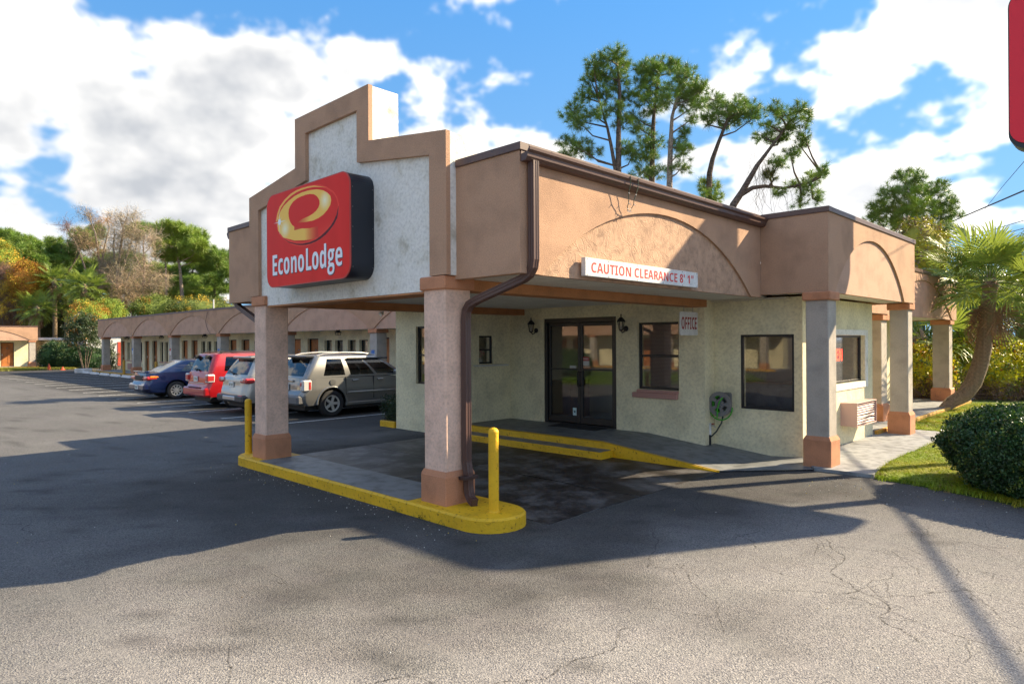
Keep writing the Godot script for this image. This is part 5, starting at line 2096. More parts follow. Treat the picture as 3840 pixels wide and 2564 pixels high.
	# --- wheels
	for w in [0.0, wb]:
		for s in [-1.0, 1.0]:
			wheel(car, Vector3(w, wr, s * (hw - 0.12)), wr, P.rim_r, 0.22, P.spokes, s, P.rim_mat)
	return car

func car_paint(c: Color, metal := 0.3) -> StandardMaterial3D:
	var m := mat(c, 0.35, metal)
	m.clearcoat_enabled = true
	m.clearcoat = 1.0
	m.clearcoat_roughness = 0.04
	return m

func plate(car: Node, x: float, y: float, z: float, txt: String) -> void:
	var p := boxpart(car, "number_plate", Vector3(x - 0.012, y - 0.08, z - 0.155), Vector3(x + 0.01, y + 0.08, z + 0.155), M.white_paint, 0.004)
	var xf := face_nx(x - 0.0135)
	text_part(p, "plate_text", txt, 0.07, 0.24, Transform3D(xf.basis, xf * Vector3(z - 0.12, y - 0.035, 0)), mat(lin(0.02, 0.10, 0.05), 0.5), true)

func build_cars() -> void:
	var red_lens := mat(lin(0.45, 0.012, 0.012), 0.12)
	red_lens.clearcoat_enabled = true
	var clear_lens := mat(lin(0.6, 0.58, 0.56), 0.12)
	var amber := mat(lin(0.75, 0.22, 0.02), 0.15)
	var rim := mat(lin(0.62, 0.60, 0.55), 0.35, 0.35)
	var chrome := mat(lin(0.6, 0.6, 0.6), 0.12, 1.0)
	# ------------------------------------------------ pale grey SUV nearest the office
	var grey := car_paint(lin(0.215, 0.215, 0.21), 0.55)
	var P := {hw = 0.905, wheel_r = 0.36, wheelbase = 2.86, rear = 0.93, front = 0.93, sill = 0.34, rc = 0.2, rf = 0.35, paint = grey, rim_r = 0.225, spokes = 5, rim_mat = rim, glass_mat = M.glass_tint, glass_rear = M.glass_tint,
		deck = [[-1.0, 1.07], [1.9, 1.04], [2.3, 1.02], [3.4, 0.9], [3.8, 0.8]],
		rear_profile = [[0.3, 0.1], [0.45, 0.0], [0.66, 0.0], [0.7, 0.07], [0.9, 0.08], [1.07, 0.12]],
		front_profile = [[0.3, 0.1], [0.5, 0.0], [0.8, 0.05], [1.05, 0.25]],
		side_profile = [[0.3, 0.955], [0.5, 0.99], [0.75, 1.0], [1.07, 0.955]],
		glass = {y0 = 1.065, y1 = 1.63, xr0 = -0.80, xr1 = -0.42, xf0 = 2.5, xf1 = 1.62, hw0 = 0.845, hw1 = 0.66, pillars = [[0.13, 0.36], [0.42, 0.685], [0.72, 0.97]], windows = [[0.13, 0.36], [0.42, 0.685], [0.72, 0.97]], seats = [0.55, 1.45]}}
	var car := build_car("suv", "pale grey suv with five-spoke wheels nearest the office end wall", Vector3(4.68, 0, -11.22), P)
	var hw := 0.905
	for s in [-1.0, 1.0]:
		# tail lamps: clear block with red wedge
		boxpart(car, "tail_lamp", Vector3(-0.86, 0.72, s * (hw - 0.085) - 0.085), Vector3(-0.60, 1.02, s * (hw - 0.085) + 0.085), clear_lens, 0.03)
		boxpart(car, "tail_lamp_red", Vector3(-0.70, 0.76, s * (hw - 0.02) - 0.025), Vector3(-0.63, 0.97, s * (hw - 0.02) + 0.028), red_lens, 0.01)
		boxpart(car, "tail_lamp_red", Vector3(-0.868, 0.86, s * (hw - 0.12) - 0.05), Vector3(-0.84, 0.96, s * (hw - 0.12) + 0.04), red_lens, 0.01)
		var rail := MB.new()
		rail.tube([Vector3(-0.3, 1.65, s * 0.6), Vector3(-0.1, 1.70, s * 0.61), Vector3(0.5, 1.735, s * 0.62), Vector3(1.1, 1.72, s * 0.61), Vector3(1.55, 1.655, s * 0.58)], 0.022, 8)
		part(car, "roof_rail", rail, car_paint(lin(0.5, 0.48, 0.44), 0.6))
		for h in [[0.62, 0.06], [1.45, 0.055]]:
			boxpart(car, "door_handle", Vector3(h[0], 0.95, s * (hw - 0.02) - 0.02), Vector3(h[0] + 0.2, 0.985, s * (hw - 0.02) + 0.04), grey, 0.012)
		boxpart(car, "side_moulding", Vector3(0.48, 0.60, s * (hw - 0.005) - 0.02), Vector3(2.2, 0.66, s * (hw - 0.005) + 0.022), grey, 0.01)
		for x in [0.42, 1.32]:
			boxpart(car, "door_seam", Vector3(x, 0.45, s * (hw - 0.02) - 0.012), Vector3(x + 0.008, 1.06, s * (hw - 0.02) + 0.0225), M.black)
		var arch := MB.new()
		var pts := []
		for i in 15:
			var a := PI * i / 14.0
			pts.append(Vector3(cos(a) * 0.45, 0.36 + sin(a) * 0.45, s * (hw - 0.012)))
		arch.tube(pts, 0.028, 6)
		part(car, "arch_trim", arch, grey)
		boxpart(car, "rocker", Vector3(0.44, 0.27, s * (hw - 0.07) - 0.05), Vector3(2.42, 0.38, s * (hw - 0.07) + 0.05), grey, 0.02)
		boxpart(car, "window_visor", Vector3(0.55, 1.545, s * 0.735 - 0.02), Vector3(1.9, 1.585, s * 0.735 + 0.03), M.black, 0.01)
		var mir := MB.new()
		mir.box(Vector3(1.98, 1.08, s * 0.98 - 0.1), Vector3(2.1, 1.22, s * 0.98 + 0.1), 0.04)
		part(car, "mirror", mir, grey)
	var cap := MB.new()
	cap.xf = Transform3D(Basis(Vector3.RIGHT, PI / 2), Vector3(0.02, 0.93, hw - 0.022))
	cap.lathe([Vector2(0.085, 0.0), Vector2(0.085, 0.022), Vector2(0.0, 0.024)], 20)
	part(car, "fuel_flap", cap, grey)
	boxpart(car, "spoiler", Vector3(-0.62, 1.60, -0.6), Vector3(-0.36, 1.66, 0.6), mat(lin(0.06, 0.06, 0.06), 0.3), 0.02)
	boxpart(car, "rear_bumper", Vector3(-1.0, 0.36, -0.84), Vector3(-0.72, 0.62, 0.84), mat(lin(0.13, 0.13, 0.135), 0.5), 0.05)
	boxpart(car, "tailgate_bar", Vector3(-0.872, 0.96, -0.34), Vector3(-0.84, 1.02, 0.34), chrome, 0.008)
	plate(car, -0.875, 0.82, 0.0, "K7X 4QD")
	# ------------------------------------------------ champagne SUV behind the far column
	var champ := car_paint(lin(0.40, 0.375, 0.33), 0.5)
	P = {hw = 0.92, wheel_r = 0.35, wheelbase = 2.69, rear = 0.9, front = 0.93, sill = 0.34, rc = 0.26, rf = 0.35, paint = champ, rim_r = 0.235, spokes = 10, rim_mat = rim, glass_mat = M.glass_tint, glass_rear = M.glass_tint,
		deck = [[-1.0, 1.08], [1.9, 1.04], [2.3, 1.0], [3.4, 0.86], [3.8, 0.78]],
		rear_profile = [[0.3, 0.1], [0.45, 0.0], [0.62, 0.02], [0.8, 0.07], [1.0, 0.08], [1.08, 0.14]],
		front_profile = [[0.3, 0.1], [0.5, 0.0], [0.8, 0.05], [1.05, 0.25]],
		side_profile = [[0.3, 0.955], [0.5, 0.99], [0.75, 1.0], [1.08, 0.95]],
		glass = {y0 = 1.07, y1 = 1.6, xr0 = -0.74, xr1 = -0.40, xf0 = 2.4, xf1 = 1.5, hw0 = 0.85, hw1 = 0.64, pillars = [[0.12, 0.3], [0.34, 0.62], [0.66, 0.96]], windows = [[0.12, 0.3], [0.34, 0.62], [0.66, 0.96]], seats = [0.5, 1.4]}}
	car = build_car("suv", "champagne suv half hidden behind the far canopy column", Vector3(4.0, 0, -13.2), P)
	for s in [-1.0, 1.0]:
		boxpart(car, "tail_lamp", Vector3(-0.84, 0.88, s * 0.73 - 0.2), Vector3(-0.55, 1.03, s * 0.73 + 0.18), red_lens, 0.04)
		boxpart(car, "tail_lamp_clear", Vector3(-0.846, 0.94, s * 0.65 - 0.09), Vector3(-0.8, 1.02, s * 0.65 + 0.09), clear_lens, 0.015)
		boxpart(car, "reflector", Vector3(-0.905, 0.50, s * 0.66 - 0.12), Vector3(-0.86, 0.56, s * 0.66 + 0.12), red_lens, 0.01)
	boxpart(car, "rear_bumper", Vector3(-0.93, 0.34, -0.86), Vector3(-0.62, 0.56, 0.86), mat(lin(0.05, 0.05, 0.052), 0.5), 0.05)
	boxpart(car, "skid_plate", Vector3(-0.945, 0.40, -0.4), Vector3(-0.85, 0.52, 0.4), M.alu, 0.02)
	boxpart(car, "roof_lip", Vector3(-0.55, 1.57, -0.58), Vector3(-0.36, 1.63, 0.58), champ, 0.02)
	var wp := MB.new()
	wp.tube([Vector3(-0.775, 1.13, 0.02), Vector3(-0.755, 1.18, -0.16), Vector3(-0.74, 1.2, -0.36)], [0.035, 0.02, 0.012], 6)
	part(car, "wiper", wp, M.black)
	plate(car, -0.85, 0.84, 0.0, "5U1 3N")
	# ------------------------------------------------ red SUV
	var red := car_paint(lin(0.42, 0.006, 0.012), 0.15)
	P = {hw = 0.90, wheel_r = 0.36, wheelbase = 2.62, rear = 0.95, front = 0.88, sill = 0.36, rc = 0.16, rf = 0.3, paint = red, rim_r = 0.225, spokes = 6, rim_mat = rim, glass_mat = M.glass_tint, glass_rear = M.glass_tint,
		deck = [[-1.0, 1.10], [1.9, 1.08], [2.2, 1.06], [3.3, 0.98], [3.6, 0.88]],
		rear_profile = [[0.3, 0.06], [0.45, 0.0], [0.64, 0.0], [0.68, 0.07], [0.9, 0.08], [1.1, 0.11]],
		front_profile = [[0.3, 0.1], [0.5, 0.0], [0.8, 0.03], [1.05, 0.12]],
		side_profile = [[0.3, 0.96], [0.5, 0.99], [0.75, 1.0], [1.1, 0.97]],
		glass = {y0 = 1.095, y1 = 1.66, xr0 = -0.82, xr1 = -0.60, xf0 = 2.35, xf1 = 1.6, hw0 = 0.85, hw1 = 0.70, pillars = [[0.1, 0.36], [0.4, 0.66], [0.7, 0.96]], windows = [[0.1, 0.36], [0.4, 0.66], [0.7, 0.96]], seats = [0.5, 1.4]}}
	car = build_car("suv", "bright red suv between the blue sedan and the champagne suv", Vector3(4.08, 0, -15.9), P)
	for s in [-1.0, 1.0]:
		boxpart(car, "tail_lamp", Vector3(-0.89, 0.80, s * 0.80 - 0.12), Vector3(-0.66, 1.06, s * 0.80 + 0.105), clear_lens, 0.03)
		boxpart(car, "tail_lamp_red", Vector3(-0.898, 0.84, s * 0.80 - 0.08), Vector3(-0.68, 1.02, s * 0.80 + 0.112), red_lens, 0.02)
		var rail := MB.new()
		rail.tube([Vector3(-0.45, 1.68, s * 0.62), Vector3(-0.3, 1.735, s * 0.62), Vector3(0.5, 1.75, s * 0.62), Vector3(1.3, 1.735, s * 0.62), Vector3(1.45, 1.68, s * 0.62)], 0.02, 8)
		part(car, "roof_rail", rail, M.black)
		boxpart(car, "gate_hinge", Vector3(-0.76, 1.52, s * 0.42 - 0.03), Vector3(-0.62, 1.64, s * 0.42 + 0.03), M.black, 0.01)
	var cb := MB.new()
	cb.tube([Vector3(0.25, 1.745, -0.62), Vector3(0.25, 1.76, 0), Vector3(0.25, 1.745, 0.62)], 0.018, 6)
	cb.tube([Vector3(1.05, 1.74, -0.62), Vector3(1.05, 1.76, 0), Vector3(1.05, 1.74, 0.62)], 0.018, 6)
	part(car, "roof_bars", cb, M.black)
	boxpart(car, "rear_bumper", Vector3(-0.985, 0.38, -0.87), Vector3(-0.7, 0.64, 0.87), red, 0.04)
	boxpart(car, "bumper_step", Vector3(-0.98, 0.6405, -0.5), Vector3(-0.86, 0.652, 0.5), M.black)
	wp = MB.new()
	wp.tube([Vector3(-0.86, 1.17, 0.0), Vector3(-0.84, 1.21, -0.14), Vector3(-0.83, 1.22, -0.34)], [0.035, 0.02, 0.012], 6)
	part(car, "wiper", wp, M.black)
	boxpart(car, "chrome_strip", Vector3(-0.895, 0.76, -0.6), Vector3(-0.86, 0.79, 0.6), chrome, 0.006)
	plate(car, -0.885, 0.90, -0.05, "Z 1YN")
	# ------------------------------------------------ dark blue sedan
	var blue := car_paint(lin(0.005, 0.016, 0.075), 0.3)
	P = {hw = 0.885, wheel_r = 0.32, wheelbase = 2.72, rear = 1.08, front = 0.98, sill = 0.26, rc = 0.24, rf = 0.4, paint = blue, rim_r = 0.2, spokes = 9, rim_mat = mat(lin(0.62, 0.59, 0.52), 0.4, 0.3), glass_mat = M.glass_car, glass_rear = M.glass_car,
		deck = [[-1.1, 0.96], [-0.5, 0.97], [0.3, 0.98], [2.0, 0.94], [2.4, 0.92], [3.2, 0.8], [3.8, 0.68]],
		rear_profile = [[0.25, 0.12], [0.4, 0.0], [0.58, 0.0], [0.62, 0.09], [0.8, 0.09], [0.96, 0.12]],
		front_profile = [[0.25, 0.12], [0.45, 0.0], [0.7, 0.08], [0.95, 0.3]],
		side_profile = [[0.25, 0.955], [0.45, 0.99], [0.65, 1.0], [0.97, 0.95]],
		glass = {y0 = 0.965, y1 = 1.37, xr0 = -0.58, xr1 = 0.28, xf0 = 2.35, xf1 = 1.42, hw0 = 0.825, hw1 = 0.58, rear_bulge = 0.9, pillars = [[0.2, 0.34], [0.35, 0.58], [0.62, 0.95]], windows = [[0.2, 0.34], [0.35, 0.58], [0.62, 0.95]], seats = [0.55, 1.45]}}
	car = build_car("sedan", "dark blue sedan with amber tail lamps leftmost of the parked cars", Vector3(3.98, 0, -20.75), P)
	for s in [-1.0, 1.0]:
		boxpart(car, "tail_lamp", Vector3(-1.01, 0.70, s * 0.66 - 0.25), Vector3(-0.62, 0.84, s * 0.66 + 0.215), red_lens, 0.05)
		boxpart(car, "tail_lamp_amber", Vector3(-0.9, 0.77, s * 0.66 - 0.2), Vector3(-0.60, 0.855, s * 0.66 + 0.22), amber, 0.03)
		boxpart(car, "door_handle", Vector3(0.42, 0.80, s * 0.875 - 0.02), Vector3(0.62, 0.835, s * 0.875 + 0.025), blue, 0.01)
		boxpart(car, "side_moulding", Vector3(0.4, 0.52, s * 0.88 - 0.015), Vector3(2.3, 0.57, s * 0.88 + 0.012), blue, 0.008)
		boxpart(car, "door_seam", Vector3(0.36, 0.4, s * 0.865 - 0.01), Vector3(0.368, 0.94, s * 0.865 + 0.021), M.black)
		boxpart(car, "mirror", Vector3(1.75, 0.96, s * 0.95 - 0.09), Vector3(1.86, 1.08, s * 0.95 + 0.09), blue, 0.03)
	boxpart(car, "boot_spoiler", Vector3(-1.0, 0.98, -0.62), Vector3(-0.82, 1.02, 0.62), blue, 0.015)
	boxpart(car, "rear_panel", Vector3(-1.005, 0.68, -0.42), Vector3(-0.95, 0.86, 0.42), M.black, 0.02)
	boxpart(car, "rear_bumper", Vector3(-1.1, 0.33, -0.84), Vector3(-0.85, 0.58, 0.84), blue, 0.06)
	plate(car, -1.105, 0.46, 0.1, "H4 R2K")
	cap = MB.new()
	cap.xf = Transform3D(Basis(Vector3.RIGHT, PI / 2), Vector3(-0.45, 0.78, 0.86))
	cap.lathe([Vector2(0.085, 0.0), Vector2(0.085, 0.019), Vector2(0.0, 0.021)], 20)
	part(car, "fuel_flap", cap, blue)
	# ------------------------------------------------ a white car's nose behind the grey one is only a glint: left out
	# ------------------------------------------------ the red car across the lot that the door glass mirrors
	P.paint = red
	P.deck = [[-1.1, 0.96], [-0.5, 0.97], [0.3, 0.98], [2.0, 0.94], [2.4, 0.92], [3.2, 0.8], [3.8, 0.68]]
	car = build_car("sedan", "red sedan across the lot mirrored in the office glass", Vector3(-21.5, 0, -31.0), P)
	car.rotation.y = PI
	car.set_meta("group", "cars across the lot")

func build_lot_things() -> void:
	# wheel stops in front of the long row
	for k in 8:
		var z := -31.5 - 2.31 * k
		var t := thing("wheel_stop", "white concrete wheel stop, %s in line beyond the blue sedan" % ["first", "second", "third", "fourth", "fifth", "sixth", "seventh", "last"][k], "wheel stop", Vector3(7.55, 0, z), 0.0, "white wheel stops along the motel row")
		var b := MB.new()
		b.taper(-0.09, 0.09, -0.85, 0.85, 0.0, -0.055, 0.055, -0.75, 0.75, 0.14)
		part(t, "block", b, M.white_paint)
	for q in [[-41.7, "yellow bollard before the second motel column from the far end"], [-35.7, "yellow bollard on the motel kerb behind the blue sedan"], [-24.3, "yellow bollard on the motel kerb left of the red suv"]]:
		bollard(Vector3(8.3, 0.0, q[0]), 0.08, 0.95, q[1], "bollards along the motel kerb", M.yellow_old)
	# cones and a post near the far shrubs
	for q in [[7.2, -56.8, 0.5, "orange traffic cone standing left of the dark shrubs"], [7.9, -55.8, 0.25, "squashed orange cone at the foot of the dark shrubs"]]:
		var t := thing("traffic_cone", q[3], "cone", Vector3(q[0], 0.0, q[1]), 0.0, "cones by the far shrubs")
		var b := MB.new()
		b.box(Vector3(-0.17, 0, -0.17), Vector3(0.17, 0.03, 0.17))
		b.lathe([Vector2(0.14, 0.03), Vector2(0.03, q[2]), Vector2(0.0, q[2])], 10)
		part(t, "cone", b, mat(lin(0.6, 0.08, 0.02), 0.6))
	var ps := thing("marker_post", "thin white marker post by the far left motel column", "post", Vector3(7.55, 0.0, -61.0))
	var pb := MB.new()
	pb.tube([Vector3(0, -0.02, 0), Vector3(0, 0.85, 0)], 0.035, 7)
	part(ps, "post", pb, M.white_paint)
	# white marked kerb block beside the shrubs
	var kb := thing("kerb_block", "white marked concrete block at the end of the motel kerb", "block", Vector3(7.6, 0, -48.4))
	boxpart(kb, "block", Vector3(-0.5, 0, -0.2), Vector3(0.5, 0.3, 0.2), M.white_paint, 0.02)
	# overhead cables
	var line := func(drop: float, off: float) -> Array:
		var o := []
		for k in [-8.0, -4.0, -2.0, 0.0, 1.0, 2.5, 5.0, 6.5, 10.0, 16.0, 24.0]:
			var h: float = 7.0 + (0.24 * k if k > 0.0 else 0.0)
			o.append(Vector3(12.64 + 3.4 * k + off * 0.37, h - drop, 8.78 - 1.37 * k + off * 0.93))
		return o
	var wires := [["thick black overhead cable sloping down behind the palm", line.call(0.0, 0.0), 0.034], ["thin overhead cable just below the thick one", line.call(1.1, 0.5), 0.016], ["lowest thin overhead cable on the right", line.call(1.35, 0.9), 0.016], ["thin guy wire rising towards the red pole sign", [spot(3690, 790, 30.0), spot(3760, 700, 24.0), spot(3840, 607, 18.0), spot(4100, 330, 14.0)], 0.009]]
	for w in wires:
		var t := thing("overhead_cable", w[0], "cable", Vector3.ZERO, 0.0, "overhead cables on the right")
		var b := MB.new()
		b.tube(w[1], w[2], 6)
		part(t, "cable", b, M.black)

# ---------------------------------------------------------------- plants
func leaf_mat(rough := 0.55, light := 0.5) -> StandardMaterial3D:
	var m := mat(Color(1, 1, 1), rough)
	m.vertex_color_use_as_albedo = true
	m.backlight_enabled = true
	m.backlight = Color(light * 1.1, light * 1.2, light * 0.6)
	return m

func needle_tuft(count: int, length: float, width: float, seed_: int) -> ArrayMesh:
	var r := RandomNumberGenerator.new()
	r.seed = seed_
	var b := MB.new()
	for i in count:
		# burst about +y, sparse backwards
		var d := Vector3(r.randfn(), r.randfn() + 0.85, r.randfn()).normalized()
		var side := d.cross(Vector3(r.randfn(), r.randfn(), r.randfn())).normalized()
		var l := length * r.randf_range(0.7, 1.1)
		var w := width * 0.5
		var base := Vector3(0, r.randf_range(-0.35, 0.15) * length, 0)
		var droop := Vector3(0, -0.1 * l, 0)
		b.tri(base - side * w, base + side * w, base + d * l + droop)
	return b.mesh(M.needles)

func leaf_clump(count: int, radius: float, lw: float, ll: float, seed_: int, m: Material) -> ArrayMesh:
	var r := RandomNumberGenerator.new()
	r.seed = seed_
	var b := MB.new()
	for i in count:
		var c := Vector3(r.randfn(), r.randfn(), r.randfn()).normalized() * radius * pow(r.randf(), 0.4)
		var d := Vector3(r.randfn(), r.randfn() * 0.7, r.randfn()).normalized()
		var s := d.cross(Vector3(r.randfn(), r.randfn(), r.randfn())).normalized()
		var up := s.cross(d)
		var a := c - d * ll * 0.5
		var e := c + d * ll * 0.5
		var m1 := c + s * lw * 0.5 + up * ll * 0.08
		var m2 := c - s * lw * 0.5 + up * ll * 0.08
		b.tri(a, m1, e)
		b.tri(a, e, m2)
	return b.mesh(m)

func twig_clump(count: int, radius: float, seed_: int) -> ArrayMesh:
	var r := RandomNumberGenerator.new()
	r.seed = seed_
	var b := MB.new()
	for i in count:
		var p := Vector3(r.randfn(), r.randfn(), r.randfn()).normalized() * radius * r.randf()
		var d := Vector3(r.randfn(), r.randfn() + 0.3, r.randfn()).normalized()
		var l := radius * r.randf_range(0.5, 1.3)
		var s := d.cross(Vector3(r.randfn(), r.randfn(), r.randfn())).normalized() * radius * 0.018
		var q := p + d * l
		var k := q + (d + Vector3(r.randfn(), r.randfn(), r.randfn()) * 0.5).normalized() * l * 0.6
		b.tri(p - s, p + s, q)
		b.tri(q - s * 0.7, q + s * 0.7, k)
		b.tri(p.lerp(q, 0.5) - s * 0.7, p.lerp(q, 0.5) + s * 0.7, p.lerp(q, 0.5) + Vector3(r.randfn(), r.randfn(), r.randfn()).normalized() * l * 0.6)
	return b.mesh(M.twig)

func rand_basis(r: RandomNumberGenerator, s: float) -> Basis:
	return Basis(Vector3(r.randfn(), r.randfn(), r.randfn()).normalized(), r.randf() * TAU).scaled(Vector3.ONE * s)

func basis_up(d: Vector3, spin: float, s: float) -> Basis:
	var y := d.normalized()
	var x := y.cross(Vector3(0.3, 0.2, 0.93)).normalized()
	var z := x.cross(y)
	return (Basis(x, y, z) * Basis(Vector3.UP, spin)).scaled(Vector3.ONE * s)

func vary(c: Color, r: RandomNumberGenerator, v := 0.25) -> Color:
	var k := 1.0 + r.randf_range(-v, v)
	return Color(c.r * k * r.randf_range(0.9, 1.12), c.g * k, c.b * k * r.randf_range(0.85, 1.1))

# a tree laid out from readings in the photograph: stems and foliage masses at a real distance
func tree_from(nm: String, label: String, cat: String, group: String, depth: float, conv: Array, stems: Array, blobs: Array, meshes: Array, per: float, tint: Color, size: float, bark: Material, seed_: int, r_trunk := 0.2, twigs := true, spread_up := 0.7) -> Node3D:
	var r := RandomNumberGenerator.new()
	r.seed = seed_
	var ppm := FOCAL / depth
	var S := func(x, y, dz := 0.0) -> Vector3:
		return spot(conv[0] + x / conv[2], conv[1] + y / conv[2], depth + dz)
	var first: Array = stems[0]
	var foot: Vector3 = S.call(first[0][0], first[0][1])
	foot.y = 0.0
	var t := thing(nm, label, cat, foot, 0.0, group)
	var tb := MB.new()
	var nodes := []
	for si in stems.size():
		var st: Array = stems[si]
		var pts := []
		if si == 0:
			pts.append(Vector3(0, -0.1, 0))
		for q in st:
			pts.append(S.call(q[0], q[1]) - foot)
		var rad := []
		for i in pts.size():
			rad.append(lerpf(r_trunk * (1.0 if si == 0 else 0.55), r_trunk * 0.16, float(i) / (pts.size() - 1)))
		tb.tube(pts, rad, 7)
		for i in pts.size() - 1:
			for k in 5:
				nodes.append(pts[i].lerp(pts[i + 1], k / 5.0))
	var xfs := []
	var cols := []
	for bl in blobs:
		var dz := r.randf_range(-1.0, 1.0) * depth * 0.02
		var c: Vector3 = S.call(bl[0], bl[1], dz) - foot
		var rx: float = bl[2] / conv[2] / ppm * (1.42 if twigs and spread_up > 0.5 else 1.15)
		var ry: float = bl[3] / conv[2] / ppm * (1.42 if twigs and spread_up > 0.5 else 1.15)
		var col: Color = bl[4] if bl.size() > 4 else tint
		# limb from the nearest lower piece of stem
		var best := nodes[0] as Vector3
		var bd := 1e9
		for q in nodes:
			var hz: float = Vector2(q.x - c.x, q.z - c.z).length()
			var dd: float = (q - c).length() + maxf(0.0, q.y - (c.y - 0.55 * hz)) * 3.0
			if dd < bd:
				bd = dd
				best = q
		if twigs and bd < 9.0:
			var mid := best.lerp(c, 0.5) + Vector3(r.randfn() * 0.12, -0.10 * minf(bd, 3.0), r.randfn() * 0.12)
			tb.tube([best, mid, c], [r_trunk * 0.26, r_trunk * 0.19, r_trunk * 0.1], 5)
		var cnt := int(per * rx * ry * 40.0) + 3
		for i in cnt:
			var d := Vector3(r.randfn(), r.randfn(), r.randfn()).normalized()
			var k := pow(r.randf(), 0.45)
			var p := c + Vector3(d.x * rx, d.y * ry, d.z * rx) * k
			if twigs and i % 3 == 0:
				tb.tube([c.lerp(best, 0.15), p], [r_trunk * 0.08, r_trunk * 0.03], 3, false)
			xfs.append(Transform3D(basis_up(d + Vector3.UP * spread_up, r.randf() * TAU, size * r.randf_range(0.75, 1.2)), p))
			cols.append(vary(col, r))
	part(t, "trunk", tb, bark)
	var share := []
	var shc := []
	for k in meshes.size():
		share.append([])
		shc.append([])
	for i in xfs.size():
		share[i % meshes.size()].append(xfs[i])
		shc[i % meshes.size()].append(cols[i])
	for k in meshes.size():
		stuff_copies(t, "crown", meshes[k], share[k], shc[k])
	return t

func fan_frond(seed_: int, petiole: float, fan: float, m: Material, dead := false) -> ArrayMesh:
	# costapalmate leaf: petiole along +x from the origin, leaflets round its end, tips drooping
	var r := RandomNumberGenerator.new()
	r.seed = seed_
	var b := MB.new()
	var arc := 0.10 * petiole
	var pe := Vector3(petiole, -arc, 0)
	b.tube([Vector3.ZERO, Vector3(petiole * 0.5, arc * 0.15, 0), pe], [0.022, 0.016, 0.011], 4, false)
	var n := 40
	for i in n:
		var f := (i + 0.5) / n * 2.0 - 1.0
		var ang := f * 2.25
		# the rib carries the middle leaflets further out and down
		var rib := maxf(0.0, 1.0 - absf(f) * 1.6)
		var base := pe + Vector3(rib * fan * 0.32, -rib * rib * fan * 0.12, 0)
		var l := fan * (0.95 - 0.25 * absf(f)) * r.randf_range(0.88, 1.06)
		var dir := Vector3(cos(ang), -0.05 + 0.22 * absf(sin(ang)) + r.randf_range(-0.12, 0.12), sin(ang)).normalized()
		var s := Vector3(-sin(ang), 0, cos(ang)) * fan * 0.024
		var up := Vector3(0, fan * 0.010, 0)
		var p1 := base + dir * l * 0.5
		var sag := r.randf_range(0.10, 0.30) * (2.6 if dead else 1.0)
		var p2 := base + dir * l * 0.8 + Vector3(0, -sag * l * 0.35, 0)
		var p3 := base + dir * l * 0.98 + Vector3(0, -sag * l * 1.1, 0)
		b.quad(base - s * 0.35, base + s * 0.35, p1 + s + up, p1 - s - up)
		b.quad(p1 - s - up, p1 + s + up, p2 + s * 0.7, p2 - s * 0.7)
		b.tri(p2 - s * 0.7, p2 + s * 0.7, p3)
	return b.mesh(m)

func palm(label: String, foot: Vector3, path: Array, rad: Array, fronds: int, meshes: Array, dead: Array, scale_: float, seed_: int, group := "", skirt := 0, cover := 1.0) -> void:
	var r := RandomNumberGenerator.new()
	r.seed = seed_
	var t := thing("palm_tree", label, "palm", foot, 0.0, group)
	var b := MB.new()
	b.tube(path, rad, 12)
	var top: Vector3 = path[path.size() - 1]
	b.xf = Transform3D(Basis(), top)
	b.lathe([Vector2(rad[rad.size() - 1], -0.1), Vector2(rad[rad.size() - 1] * 1.25, 0.1), Vector2(0.1, 0.38), Vector2(0.0, 0.5)], 10)
	part(t, "trunk", b, M.palm_bark)
	for i in fronds:
		var f := (i + 0.5) / fronds
		var az := i * 2.399963 + r.randf_range(-0.2, 0.2)
		var el := lerpf(1.35, -0.75 * cover, pow(f, 0.85)) + r.randf_range(-0.12, 0.12)
		var bs := Basis(Vector3.UP, az) * Basis(Vector3(0, 0, 1), el) * Basis(Vector3.RIGHT, r.randf_range(-0.5, 0.5))
		part_mesh(t, "frond", meshes[i % meshes.size()], Transform3D(bs.scaled(Vector3.ONE * scale_ * r.randf_range(0.85, 1.1)), top + Vector3(0, 0.15, 0)))
	for i in skirt:
		var az := r.randf() * TAU
		var bs := Basis(Vector3.UP, az) * Basis(Vector3(0, 0, 1), r.randf_range(-1.35, -0.9)) * Basis(Vector3.RIGHT, r.randf_range(-0.6, 0.6))
		part_mesh(t, "dead_frond", dead[i % dead.size()], Transform3D(bs.scaled(Vector3.ONE * scale_ * r.randf_range(0.7, 0.95)), top + Vector3(0, -0.05, 0)))

